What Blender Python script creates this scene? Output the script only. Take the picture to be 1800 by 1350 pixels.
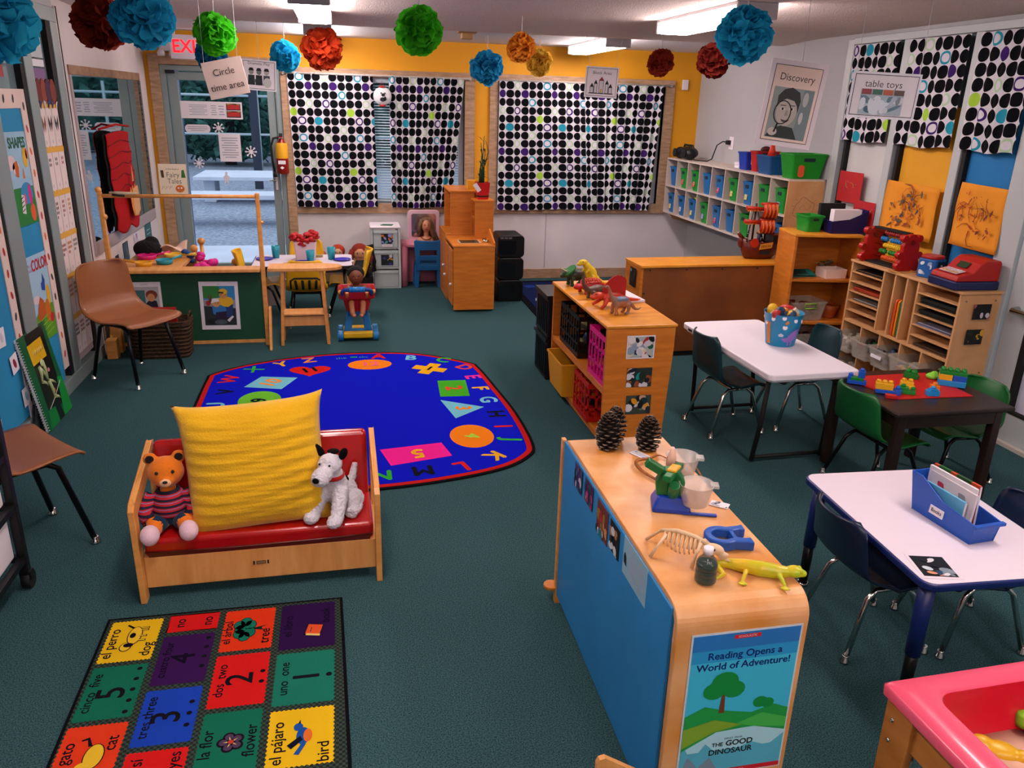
# A preschool classroom seen from a raised viewpoint near the entrance.
import bpy, bmesh, math, random
from mathutils import Vector, Matrix, Euler
from math import sin, cos, pi, radians, sqrt, atan2, floor

S = bpy.context.scene
COL = S.collection
for _o in list(bpy.data.objects):
    bpy.data.objects.remove(_o)

# ---------------------------------------------------------------- camera
def rot_from_axes(r, u, f):
    return Matrix(((r[0], u[0], -f[0]), (r[1], u[1], -f[1]), (r[2], u[2], -f[2]))).to_4x4()

CAM_H = 1.80
yaw, pitch, roll = radians(12.1), radians(19.5), radians(1.66)
fw = Vector((sin(yaw)*cos(pitch), cos(yaw)*cos(pitch), -sin(pitch)))
rt0 = Vector((cos(yaw), -sin(yaw), 0)); up0 = rt0.cross(fw)
rt = cos(roll)*rt0 + sin(roll)*up0
up = -sin(roll)*rt0 + cos(roll)*up0
cam_d = bpy.data.cameras.new('camera'); cam = bpy.data.objects.new('camera', cam_d); COL.objects.link(cam)
cam_d.sensor_width = 36; cam_d.lens = 1393/1800*36; cam_d.clip_start = 0.02
cam.matrix_world = Matrix.Translation((0, 0, CAM_H)) @ rot_from_axes(rt, up, fw)
S.camera = cam

# ---------------------------------------------------------------- view and world
S.view_settings.view_transform = 'Standard'
S.view_settings.look = 'None'
S.view_settings.gamma = 1.0
S.view_settings.use_curve_mapping = False
S.view_settings.exposure = 0.12
LAMP = 30.0
SKY = 1.5          # overcast daylight outside

S.cycles.max_bounces = 8; S.cycles.transmission_bounces = 6
w = bpy.data.worlds.new('sky'); S.world = w; w.use_nodes = True
_b = w.node_tree.nodes['Background']
_b.inputs[0].default_value = (0.68, 0.79, 0.94, 1); _b.inputs[1].default_value = SKY

# ---------------------------------------------------------------- materials
MATS = {}
def lin(h):
    if isinstance(h, str):
        h = h.lstrip('#'); c = [int(h[i:i+2], 16)/255 for i in (0, 2, 4)]
    else:
        c = h
    return tuple((v/12.92 if v <= 0.04045 else ((v+0.055)/1.055)**2.4) for v in c) + (1,)

def mat(name, col=None, rough=0.5, metal=0.0, spec=0.5, var=0.0, vscale=8.0, stretch=None, bump=0.0, bscale=60.0,
        emit=None, estr=0.0, alpha=1.0, trans=0.0, ior=1.45, col2=None, coat=0.0, sheen=0.0):
    """principled material with optional procedural colour variation and bump"""
    if name in MATS:
        return MATS[name]
    m = bpy.data.materials.new(name); MATS[name] = m; m.use_nodes = True
    nt = m.node_tree; p = nt.nodes['Principled BSDF']; c = lin(col)
    p.inputs['Base Color'].default_value = c
    p.inputs['Roughness'].default_value = rough
    p.inputs['Metallic'].default_value = metal
    p.inputs['Specular IOR Level'].default_value = spec
    p.inputs['IOR'].default_value = ior
    p.inputs['Alpha'].default_value = alpha
    p.inputs['Transmission Weight'].default_value = trans
    p.inputs['Coat Weight'].default_value = coat
    p.inputs['Sheen Weight'].default_value = sheen
    if emit:
        p.inputs['Emission Color'].default_value = lin(emit); p.inputs['Emission Strength'].default_value = estr
    m.diffuse_color = c
    if var or bump or col2:
        tc = nt.nodes.new('ShaderNodeTexCoord'); mp = nt.nodes.new('ShaderNodeMapping')
        nt.links.new(tc.outputs['Object'], mp.inputs[0])
        if stretch: mp.inputs['Scale'].default_value = stretch
    if var or col2:
        n = nt.nodes.new('ShaderNodeTexNoise'); n.inputs['Scale'].default_value = vscale; n.inputs['Detail'].default_value = 5
        nt.links.new(mp.outputs[0], n.inputs['Vector'])
        r = nt.nodes.new('ShaderNodeValToRGB')
        d = lin(col2) if col2 else tuple(max(0, v*(1-var)) for v in c[:3]) + (1,)
        e = c if col2 else tuple(min(1, v*(1+var)) for v in c[:3]) + (1,)
        r.color_ramp.elements[0].position = 0.32; r.color_ramp.elements[1].position = 0.68
        r.color_ramp.elements[0].color = d; r.color_ramp.elements[1].color = e
        nt.links.new(n.outputs[0], r.inputs[0]); nt.links.new(r.outputs[0], p.inputs['Base Color'])
    if bump:
        n2 = nt.nodes.new('ShaderNodeTexNoise'); n2.inputs['Scale'].default_value = bscale; n2.inputs['Detail'].default_value = 3
        nt.links.new(mp.outputs[0], n2.inputs['Vector'])
        b = nt.nodes.new('ShaderNodeBump'); b.inputs['Strength'].default_value = bump; b.inputs['Distance'].default_value = 0.01
        nt.links.new(n2.outputs[0], b.inputs['Height']); nt.links.new(b.outputs[0], p.inputs['Normal'])
    return m

def plain(hexcol, rough=0.5, **k):
    return mat('paint_' + hexcol.lstrip('#') + '_%d' % int(rough*100), hexcol, rough, **k)

def wood(name, col, col2, stretch=(3, 3, 30), rough=0.38, vs=2.0):
    return mat(name, col, rough, vscale=vs, stretch=stretch, col2=col2, bump=0.03, bscale=8)

def dots_material(name, white='#CFCED6', cell=1.0, seed=0.0):
    """dot fabric: a grid of discs on white, most black, some coloured, some rings"""
    m = bpy.data.materials.new(name); MATS[name] = m; m.use_nodes = True
    nt = m.node_tree; N = nt.nodes.new; L = nt.links.new; p = nt.nodes['Principled BSDF']
    p.inputs['Roughness'].default_value = 0.85; p.inputs['Specular IOR Level'].default_value = 0.1
    uv = N('ShaderNodeUVMap')
    def vm(op, a, b=None):
        n = N('ShaderNodeVectorMath'); n.operation = op; L(a, n.inputs[0])
        if b is not None:
            if isinstance(b, tuple): n.inputs[1].default_value = b
            else: L(b, n.inputs[1])
        return n
    def mm(op, a, b=None):
        n = N('ShaderNodeMath'); n.operation = op; L(a, n.inputs[0])
        if b is not None:
            if isinstance(b, (int, float)): n.inputs[1].default_value = b
            else: L(b, n.inputs[1])
        return n.outputs[0]
    base = vm('ADD', uv.outputs[0], (seed, seed*0.5, 0)).outputs[0]
    fl = vm('FLOOR', base).outputs[0]
    fr = vm('FRACTION', base).outputs[0]
    ce = vm('SUBTRACT', fr, (0.5, 0.5, 0)).outputs[0]
    ln = vm('LENGTH', ce).outputs['Value']
    dot = mm('LESS_THAN', ln, 0.475); inner = mm('LESS_THAN', ln, 0.31)
    sp = N('ShaderNodeSeparateXYZ'); L(fl, sp.inputs[0])
    idx = mm('ADD', mm('FLOORED_MODULO', sp.outputs[0], 7.0), mm('MULTIPLY', mm('FLOORED_MODULO', sp.outputs[1], 7.0), 7.0))
    idx = mm('DIVIDE', mm('ADD', idx, 0.5), 49.0)
    black, teal, lime, pale, purple = '#07090E', '#2590A8', '#9CC93F', '#A9C8A4', '#3A1E63'
    cells = [(1, teal, 1), (4, pale, 1), (9, purple, 0), (12, purple, 0), (20, teal, 1), (23, pale, 1), (25, purple, 1), (28, lime, 0), (36, purple, 1), (38, teal, 0), (48, pale, 1)]
    def ramp(stops):
        r = N('ShaderNodeValToRGB'); r.color_ramp.interpolation = 'CONSTANT'
        for i, (pos, c) in enumerate(stops):
            e = r.color_ramp.elements[i] if i < 2 else r.color_ramp.elements.new(pos)
            e.position = pos; e.color = lin(c)
        L(idx, r.inputs[0]); return r.outputs[0]
    so, sr = [(0, black)], [(0, '#000000')]
    for k, c, isr in cells:
        so += [(k/49, c)] + ([((k+1)/49, black)] if k < 48 else [])
        if isr: sr += [(k/49, '#FFFFFF')] + ([((k+1)/49, '#000000')] if k < 48 else [])
    outer = ramp(so); ring = ramp(sr)
    isring = mm('MULTIPLY', ring, inner)
    keep = mm('MULTIPLY', dot, mm('SUBTRACT', isring, 1.0)); keep = mm('MULTIPLY', keep, -1.0)
    mix = N('ShaderNodeMix'); mix.data_type = 'RGBA'
    L(keep, mix.inputs[0]); mix.inputs[6].default_value = lin(white); L(outer, mix.inputs[7])
    L(mix.outputs[2], p.inputs['Base Color'])
    return m

def tissue(col):
    """thin coloured paper that lets part of the light through"""
    m = mat('tissue_' + col[1:], col, .75, spec=.1, var=.10, vscale=9); nt = m.node_tree
    p = nt.nodes['Principled BSDF']; out = nt.nodes['Material Output']
    if 'mixtr' not in nt.nodes:
        tr = nt.nodes.new('ShaderNodeBsdfTranslucent'); tr.inputs[0].default_value = lin(col)
        mx = nt.nodes.new('ShaderNodeMixShader'); mx.name = 'mixtr'; mx.inputs[0].default_value = .45
        nt.links.new(p.outputs[0], mx.inputs[1]); nt.links.new(tr.outputs[0], mx.inputs[2]); nt.links.new(mx.outputs[0], out.inputs[0])
    return m

# ---------------------------------------------------------------- mesh builder
class MB:
    """collects shapes with materials; build() links them as one mesh object"""
    def __init__(s):
        s.v = []; s.f = []; s.m = []; s.sm = []; s.uv = {}; s.mats = []; s.M = Matrix.Identity(4); s.st = []
    def push(s, T): s.st.append(s.M); s.M = s.M @ T; return s
    def pop(s): s.M = s.st.pop(); return s
    def mi(s, m):
        if m not in s.mats: s.mats.append(m)
        return s.mats.index(m)
    def add(s, vs, fs, m, smooth=False, uvs=None):
        o = len(s.v); k = s.mi(m)
        s.v += [s.M @ Vector(a) for a in vs]
        for i, f in enumerate(fs):
            s.f.append([o+j for j in f]); s.m.append(k); s.sm.append(smooth)
            if uvs: s.uv[len(s.f)-1] = [uvs[j] for j in f]
    def box(s, c, d, m, rz=0, rx=0, ry=0):
        x, y, z = d[0]/2, d[1]/2, d[2]/2
        R = Euler((rx, ry, rz)).to_matrix()
        vs = [R @ Vector(a) + Vector(c) for a in ((-x,-y,-z),(x,-y,-z),(x,y,-z),(-x,y,-z),(-x,-y,z),(x,-y,z),(x,y,z),(-x,y,z))]
        s.add(vs, [(0,3,2,1),(4,5,6,7),(0,1,5,4),(1,2,6,5),(2,3,7,6),(3,0,4,7)], m)
    def b2(s, a, b, m):
        s.box([(a[i]+b[i])/2 for i in range(3)], [abs(b[i]-a[i]) for i in range(3)], m)
    def prism(s, poly, h0, h1, m, ax='z', smooth=False):
        """extrude a 2D polygon; ax names the extrusion axis"""
        n = len(poly)
        def P(a, h):
            return {'z': (a[0], a[1], h), 'y': (a[0], h, a[1]), 'x': (h, a[0], a[1])}[ax]
        vs = [P(a, h0) for a in poly] + [P(a, h1) for a in poly]
        fs = [tuple(range(n))[::-1], tuple(range(n, 2*n))]
        s.add(vs, fs, m)
        o = [(i, (i+1) % n, (i+1) % n+n, i+n) for i in range(n)]
        s.add(vs, o, m, smooth)
    def loft(s, rings, m, cap=True, smooth=True, closed=True):
        n = len(rings[0]); vs = [p for r in rings for p in r]; fs = []
        for i in range(len(rings)-1):
            for j in range(n if closed else n-1):
                k = (j+1) % n
                fs.append((i*n+j, i*n+k, (i+1)*n+k, (i+1)*n+j))
        s.add(vs, fs, m, smooth)
        if cap and closed:
            s.add(rings[0], [tuple(range(n))[::-1]], m); s.add(rings[-1], [tuple(range(n))], m)
    def tube(s, pts, r, m, n=8, cap=True, smooth=True):
        pts = [Vector(p) for p in pts]; rs = r if isinstance(r, (list, tuple)) else [r]*len(pts)
        rings = []; ref = None
        for i, p in enumerate(pts):
            t = (pts[min(i+1, len(pts)-1)] - pts[max(i-1, 0)]).normalized()
            if ref is None:
                ref = Vector((0, 0, 1)) if abs(t.z) < 0.9 else Vector((1, 0, 0))
            a = (ref - t*ref.dot(t)).normalized(); b = t.cross(a); ref = a
            rings.append([p + (a*cos(2*pi*k/n) + b*sin(2*pi*k/n))*rs[i] for k in range(n)])
        s.loft(rings, m, cap, smooth)
    def cyl(s, c, r, h, m, n=24, r2=None, ax='z', smooth=True):
        r2 = r if r2 is None else r2
        def P(a, R, t):
            q = (R*cos(a), R*sin(a), t)
            q = {'z': q, 'x': (q[2], q[0], q[1]), 'y': (q[1], q[2], q[0])}[ax]
            return (c[0]+q[0], c[1]+q[1], c[2]+q[2])
        s.loft([[P(2*pi*k/n, r, -h/2) for k in range(n)], [P(2*pi*k/n, r2, h/2) for k in range(n)]], m, True, smooth)
    def lathe(s, c, prof, m, n=24, smooth=True, cap=True):
        s.loft([[(c[0]+max(r, 1e-5)*cos(2*pi*k/n), c[1]+max(r, 1e-5)*sin(2*pi*k/n), c[2]+z) for k in range(n)] for r, z in prof], m, cap, smooth)
    def ell(s, c, r, m, n=16, k=10, rz=0, rx=0, ry=0):
        if not isinstance(r, (list, tuple)): r = (r, r, r)
        R = Euler((rx, ry, rz)).to_matrix(); vs = []; fs = []
        for i in range(k+1):
            t = pi*i/k
            for j in range(n):
                a = 2*pi*j/n
                vs.append(R @ Vector((r[0]*sin(t)*cos(a), r[1]*sin(t)*sin(a), r[2]*cos(t))) + Vector(c))
        for i in range(k):
            for j in range(n):
                q = (j+1) % n
                fs.append((i*n+j, (i+1)*n+j, (i+1)*n+q, i*n+q))
        s.add(vs, fs, m, True)
    def flat(s, poly, z, m):
        s.add([(a[0], a[1], z) for a in poly], [tuple(range(len(poly)))], m)
    def grid(s, fn, nu, nv, m, smooth=True, uvfn=None):
        vs = [fn(i/nu, j/nv) for j in range(nv+1) for i in range(nu+1)]
        uvs = [uvfn(i/nu, j/nv) for j in range(nv+1) for i in range(nu+1)] if uvfn else None
        fs = [(j*(nu+1)+i, j*(nu+1)+i+1, (j+1)*(nu+1)+i+1, (j+1)*(nu+1)+i) for j in range(nv) for i in range(nu)]
        s.add(vs, fs, m, smooth, uvs)
    def text(s, body, size, m, at=(0, 0, 0), rot=0.0, align='CENTER', ext=0.0, bold=0.0, sx=1.0):
        """text lying in the local XY plane"""
        vs, fs = text_mesh(body, align)
        T = Matrix.Translation(at) @ Matrix.Rotation(rot, 4, 'Z') @ Matrix.Diagonal((size*sx, size, size, 1))
        offs = [(0, 0)] if not bold else [(0, 0), (bold, 0), (-bold, 0), (0, bold), (0, -bold)]
        for k, (ox, oy) in enumerate(offs):
            s.push(T @ Matrix.Translation((ox, oy, k*0.00004/size))); s.add(vs, fs, m); s.pop()
    def build(s, name, parent=None, bev=0.0, loc=None, solid=0.0, sub=0, seg=2):
        me = bpy.data.meshes.new(name)
        me.from_pydata([tuple(a) for a in s.v], [], s.f)
        for m in s.mats: me.materials.append(m)
        for i, p in enumerate(me.polygons):
            p.material_index = s.m[i]; p.use_smooth = s.sm[i]
        if s.uv:
            ul = me.uv_layers.new(name='UVMap')
            for i, p in enumerate(me.polygons):
                if i in s.uv:
                    for k, li in enumerate(p.loop_indices): ul.data[li].uv = s.uv[i][k]
        bm = bmesh.new(); bm.from_mesh(me)
        bmesh.ops.remove_doubles(bm, verts=bm.verts, dist=1e-6)
        if not s.uv: bmesh.ops.recalc_face_normals(bm, faces=bm.faces)
        bm.to_mesh(me); bm.free(); me.update()
        o = bpy.data.objects.new(name, me); COL.objects.link(o)
        if loc: o.location = loc
        if parent: o.parent = parent
        if solid:
            d = o.modifiers.new('solid', 'SOLIDIFY'); d.thickness = solid; d.offset = 0
        if bev:
            d = o.modifiers.new('bevel', 'BEVEL'); d.width = bev; d.segments = seg; d.limit_method = 'ANGLE'; d.angle_limit = radians(40)
        if sub:
            d = o.modifiers.new('sub', 'SUBSURF'); d.levels = sub; d.render_levels = sub
        return o
    def organic(s, name, parent=None, voxel=0.004, smooth=6, fac=0.5):
        """merge overlapping volumes into one continuous skin"""
        o = s.build(name, parent)
        d = o.modifiers.new('skin', 'REMESH'); d.mode = 'VOXEL'; d.voxel_size = voxel; d.use_smooth_shade = True
        d = o.modifiers.new('smooth', 'SMOOTH'); d.factor = fac; d.iterations = smooth
        return o

_TXT = {}
def text_mesh(body, align='CENTER'):
    key = (body, align)
    if key not in _TXT:
        cu = bpy.data.curves.new('t', 'FONT'); cu.body = body; cu.size = 1.0; cu.align_x = align; cu.align_y = 'CENTER'
        cu.resolution_u = 3
        o = bpy.data.objects.new('t', cu)
        me = bpy.data.meshes.new_from_object(o)
        _TXT[key] = ([tuple(v.co) for v in me.vertices], [tuple(p.vertices) for p in me.polygons])
        bpy.data.objects.remove(o); bpy.data.meshes.remove(me); bpy.data.curves.remove(cu)
    return _TXT[key]

def rrect(cx, cy, w_, h_, r, n=6):
    pts = []
    for qx, qy, a0 in ((1, 1, 0), (-1, 1, pi/2), (-1, -1, pi), (1, -1, 3*pi/2)):
        for k in range(n+1):
            a = a0 + pi/2*k/n
            pts.append((cx+qx*(w_/2-r)+r*cos(a), cy+qy*(h_/2-r)+r*sin(a)))
    return pts
def circ(cx, cy, rx, ry=None, n=24, rot=0):
    ry = rx if ry is None else ry
    return [(cx+rx*cos(2*pi*k/n)*cos(rot)-ry*sin(2*pi*k/n)*sin(rot), cy+rx*cos(2*pi*k/n)*sin(rot)+ry*sin(2*pi*k/n)*cos(rot)) for k in range(n)]

def tag(o, label, cat, group=None, kind=None):
    o['label'] = label; o['category'] = cat
    if group: o['group'] = group
    if kind: o['kind'] = kind
    return o
def thing(name, label, cat, loc=(0, 0, 0), rz=0, group=None):
    o = bpy.data.objects.new(name, None); COL.objects.link(o); o.empty_display_size = 0.05
    o.location = loc; o.rotation_euler = (0, 0, rz)
    return tag(o, label, cat, group)
def struct(name, mb, bev=0.0):
    o = mb.build(name, bev=bev); o['kind'] = 'structure'; return o
def dup(root, loc=None, rz=None, label=None, group=None, scale=None):
    """a copy of a thing with its parts and sub-parts"""
    r = root.copy(); COL.objects.link(r)
    if loc is not None: r.location = loc
    if rz is not None: r.rotation_euler = (0, 0, rz)
    if label: r['label'] = label
    if group: r['group'] = group
    if scale: r.scale = scale
    for ch in list(root.children):
        c = ch.copy(); COL.objects.link(c); c.parent = r
        for g in ch.children:
            d = g.copy(); COL.objects.link(d); d.parent = c
    return r
def TR(x=0, y=0, z=0): return Matrix.Translation((x, y, z))
def RX(a): return Matrix.Rotation(radians(a), 4, 'X')
def RY(a): return Matrix.Rotation(radians(a), 4, 'Y')
def RZ(a): return Matrix.Rotation(radians(a), 4, 'Z')
FRONT = RX(90)                       # local XY drawing plane -> a wall seen from -Y (x right, y up)
WEST = RZ(90) @ RX(90)               # a wall seen from +X (left wall of the room): local x runs along +Y
EAST = RZ(-90) @ RX(90)              # a wall seen from -X (right wall): local x runs along -Y

# shared materials
ALU = mat('brushed_aluminium', '#8FA09F', 0.42, 0.35)
WHITE = mat('white_plastic', '#E4DEE6', 0.4)
BLACK = mat('black_plastic', '#0B0C0E', 0.45)
RUBBER = mat('black_rubber', '#08090A', 0.7)
CHROME = mat('chrome', '#C9CCC8', 0.15, 1.0)
INK = mat('black_ink', '#14151A', 0.7)
PAPER = mat('white_paper', '#E4E0E6', 0.7)
WARM = mat('cream_paper', '#F1DACC', 0.7)
MAPLE = wood('maple_ply', '#E0A258', '#CF8C44', (2, 2, 14))
MAPLE_H = wood('maple_ply_along', '#E2A660', '#D08E4A', (14, 2, 2))
HONEY = wood('honey_ply', '#D27F2C', '#BC6A1C', (3, 3, 18))
HONEYTOP = wood('honey_top', '#E09A30', '#D0821E', (4, 14, 3))
OAK = wood('oak_trim', '#B8977A', '#957758', (5, 5, 22))
BIRCH = wood('birch_board', '#D3A270', '#C4925F', (4, 12, 4))
# ================================================================ the room shell
XL, XR, YB, YF, ZC = -1.75, 3.73, 8.35, -2.6, 2.345
carpet = mat('carpet', '#46696D', 0.95, spec=0.05, vscale=230, col2='#143034', bump=0.35, bscale=420)
popcorn = mat('popcorn_ceiling', '#EDE2DC', 0.95, spec=0.05, vscale=130, col2='#D6CAC4', bump=0.9, bscale=120)
smoothceil = mat('smooth_ceiling', '#DCDDE0', 0.8, spec=0.1)
wallwhite = mat('white_wall', '#CFC8C6', 0.7, var=0.05, vscale=2)
wallgrey = mat('pale_wall', '#AEB0B2', 0.7, var=0.03, vscale=2)
yellow = mat('yellow_wall', '#DE9C12', 0.65, var=0.05, vscale=1.5)
wainscot = mat('white_wainscot', '#D6D2D2', 0.6, var=0.05, vscale=3)

b = MB(); b.b2((XL-0.2, YF, -0.05), (XR+0.2, YB+0.12, 0), carpet); struct('floor', b)
b = MB()
b.b2((XL-0.2, YF, ZC), (XR+0.2, 6.75, ZC+0.1), popcorn)
prof = [(6.15, ZC), (6.35, ZC-0.004), (6.55, ZC-0.012), (6.72, ZC-0.022), (6.78, ZC-0.02), (6.78, ZC+0.05), (6.15, ZC+0.05)]
b.prism(prof, XL, XR, popcorn, ax='x')
struct('ceiling', b)
b = MB(); b.b2((XL-0.2, 6.75, ZC), (XR+0.2, YB+0.12, ZC+0.1), smoothceil); struct('trim_1', b)

# back wall with door and two window openings
DX0, DX1, DZ = -1.62, -0.55, 2.05
W1 = (-0.50, 1.22, 0.80, 2.00); W2 = (1.56, 3.34, 0.80, 2.00)
def wall_pieces(b, m, x0, x1, z0, z1): b.b2((x0, YB, z0), (x1, YB+0.12, z1), m)
b = MB()
wall_pieces(b, yellow, XL, XR, 2.05, ZC+0.02)
wall_pieces(b, yellow, XL, DX0, 0.0, 2.05)
for x0, x1 in ((DX1, W1[0]), (W1[1], W2[0]), (W2[1], XR)):
    wall_pieces(b, yellow, x0, x1, 0.78, 2.05)
for W in (W1, W2): wall_pieces(b, yellow, W[0], W[1], 2.0, 2.05)
wall_pieces(b, wainscot, DX1, XR, 0.0, 0.78)
for W in (W1, W2): wall_pieces(b, wainscot, W[0], W[1], 0.78, 0.80)
for x in (0.83, 2.11): b.b2((x-0.003, YB-0.004, 0.11), (x+0.003, YB, 0.76), mat('seam_grey', '#8E8D8F', 0.7))
struct('wall_back', b)
b = MB(); b.b2((1.3, YB-0.018, 0), (XR-0.02, YB, 0.105), OAK); b.b2((-0.45, YB-0.018, 0), (1.3, YB, 0.105), OAK); struct('baseboard_back', b, 0.004)
# wooden trim round door and windows
b = MB()
b.b2((DX0-0.09, YB-0.03, 0), (DX0, YB+0.1, DZ+0.09), OAK); b.b2((DX1, YB-0.03, 0), (DX1+0.085, YB+0.1, DZ+0.02), OAK)
b.b2((DX0, YB-0.03, DZ), (DX1, YB+0.1, DZ+0.09), OAK)
struct('trim_2', b, 0.004)
for i, W in enumerate((W1, W2)):
    b = MB()
    x0, x1, z0, z1 = W
    xl = x0-0.085 if i else DX1+0.085
    b.b2((xl, YB-0.025, z0-0.10), (x1+0.10, YB+0.1, z0), OAK)
    b.b2((x0-0.03*(1-i), YB-0.025, z1), (x1+0.10, YB+0.1, z1+0.07), OAK)
    if i: b.b2((x0-0.085, YB-0.025, z0), (x0, YB+0.1, z1+0.07), OAK)
    b.b2((x1, YB-0.025, z0), (x1+0.10, YB+0.1, z1), OAK)
    struct('trim_%d' % (3+i), b, 0.004)
glass = mat('window_glass', '#FFFFFF', 0.02, trans=1.0, ior=1.05, spec=0.3)
for i, W in enumerate((W1, W2)):
    x0, x1, z0, z1 = W
    b = MB()
    fr = mat('white_frame', '#C9CDD2', 0.5)
    for a, c in (((x0, z0), (x1, z0+0.05)), ((x0, z1-0.05), (x1, z1)), ((x0, z0+0.05), (x0+0.05, z1-0.05)), ((x1-0.05, z0+0.05), (x1, z1-0.05))):
        b.b2((a[0], YB+0.06, a[1]), (c[0], YB+0.1, c[1]), fr)
    for k in (1, 2): b.b2((x0+(x1-x0)*k/3-0.02, YB+0.065, z0+0.05), (x0+(x1-x0)*k/3+0.02, YB+0.095, z1-0.05), fr)
    win = struct('window_%d' % (i+1), b, 0.003)
    g = MB(); g.b2((x0+0.04, YB+0.078, z0+0.04), (x1-0.04, YB+0.082, z1-0.04), glass); g.build('pane', win)

# left wall: white part with the mirror, then the glazed front
b = MB(); b.b2((XL-0.1, 5.95, 0), (XL, YB+0.12, ZC+0.02), wallwhite); b.b2((XL-0.1, YF, 2.28), (XL, 5.95, ZC+0.02), wallgrey); b.b2((XL-0.1, YF, 0), (XL, 2.4, 2.28), wallgrey); struct('wall_left', b)
tealglass = mat('dim_glass', '#6E8286', 0.05, spec=0.8, var=0.25, vscale=3)
b = MB()
for y0, y1 in ((4.636, 4.812), (5.286, 5.415), (5.836, 5.955), (3.55, 3.73), (2.4, 2.52)):
    b.b2((XL-0.09, y0, 0), (XL+0.012, y1, 2.28), ALU)
b.b2((XL-0.09, 2.4, 2.2), (XL+0.015, 5.95, 2.285), ALU); b.b2((XL-0.09, 2.4, 0), (XL+0.016, 5.95, 0.09), ALU)
w3 = struct('window_3', b, 0.004)
b = MB()
for y0, y1 in ((4.607, 4.636), (5.228, 5.286), (5.765, 5.836), (3.52, 3.55)):
    b.b2((XL-0.05, y0, 0.09), (XL+0.005, y1, 2.2), RUBBER)
b.build('gasket', w3)
b = MB()
for y0, y1 in ((3.73, 4.607), (4.812, 5.228), (5.415, 5.765), (2.52, 3.52)):
    b.b2((XL-0.04, y0, 0.09), (XL-0.03, y1, 2.2), tealglass)
b.build('pane', w3)
b = MB(); b.b2((XL, 5.955, 0.0), (XL+0.012, 6.04, 2.3), wallwhite); b.b2((XL, 5.972, 0), (XL+0.016, 5.98, 2.3), RUBBER); struct('trim_5', b)
b = MB(); b.b2((XL, 6.04, 0), (XL+0.012, 8.3, 0.1), OAK); struct('baseboard_left', b)

# right wall: plain part by the cubbies, then the glazed front with a door
b = MB(); b.b2((XR, 5.74, 0), (XR+0.1, YB+0.12, ZC+0.02), wallgrey); b.b2((XR, YF, 2.31), (XR+0.1, 5.74, ZC+0.02), wallgrey); b.b2((XR, YF, 0), (XR+0.1, 2.5, 2.31), wallgrey); struct('wall_right', b)
b = MB(); b.b2((XR-0.012, 5.74, 0), (XR, YB-0.02, 0.1), OAK); struct('baseboard_right', b)
b = MB()
LF = mat('pale_frame', '#B4BDBF', 0.45, 0.15)
for y0, y1 in ((5.66, 5.74), (5.03, 5.10), (4.385, 4.455), (3.80, 3.955)):
    b.b2((XR-0.03, y0, 0), (XR+0.08, y1, 2.31), LF)
b.b2((XR-0.036, 2.5, 2.27), (XR+0.08, 5.66, 2.318), LF); b.b2((XR-0.036, 3.955, 0), (XR+0.08, 5.66, 0.1), LF)
w4 = struct('window_4', b, 0.004)
b = MB()
for y0, y1 in ((5.58, 5.61), (4.965, 4.995), (4.345, 4.375)): b.b2((XR-0.022, y0, 0.1), (XR+0.02, y1, 1.75), RUBBER)
b.build('gasket', w4)
b = MB()
for y0, y1 in ((5.10, 5.66), (4.455, 5.03), (3.955, 4.385)): b.b2((XR+0.03, y0, 0.1), (XR+0.036, y1, 2.27), tealglass)
b.build('pane', w4)
# aluminium door with a push bar, covered with white film
b = MB()
b.b2((XR-0.02, 3.62, 0.02), (XR+0.05, 3.78, 2.25), LF); b.b2((XR-0.02, 2.62, 0.02), (XR+0.05, 2.75, 2.25), LF)
b.b2((XR-0.02, 2.75, 0.02), (XR+0.05, 3.62, 0.2), LF); b.b2((XR-0.02, 2.75, 2.1), (XR+0.05, 3.62, 2.25), LF)
d2 = struct('door_2', b, 0.004)
b = MB(); b.b2((XR+0.01, 2.75, 0.2), (XR+0.02, 3.62, 2.1), mat('frosted_film', '#C6C8DA', 0.35)); b.build('pane', d2)
b = MB(); b.b2((XR-0.024, 3.59, 0.2), (XR+0.01, 3.62, 2.1), RUBBER); b.b2((XR-0.024, 2.75, 0.19), (XR+0.008, 3.62, 0.205), RUBBER); b.build('gasket', d2)
b = MB(); b.tube([(XR-0.025, 3.70, 0.78), (XR-0.08, 3.68, 0.78), (XR-0.08, 2.7, 0.78), (XR-0.025, 2.68, 0.78)], 0.018, CHROME, 10); b.build('push_bar', d2)
b = MB(); b.cyl((XR-0.03, 3.70, 1.28), 0.02, 0.03, ALU, 14, ax='x'); b.build('lock', d2)
b = MB(); b.b2((XR-0.05, 2.5, 0), (XR, 3.80, 0.022), mat('threshold', '#B8B2A8', 0.5)); struct('trim_6', b)
# wall behind the viewpoint
b = MB(); b.b2((XL-0.2, YF-0.1, 0), (XR+0.2, YF, ZC+0.02), wallgrey); struct('wall_front', b)

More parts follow.
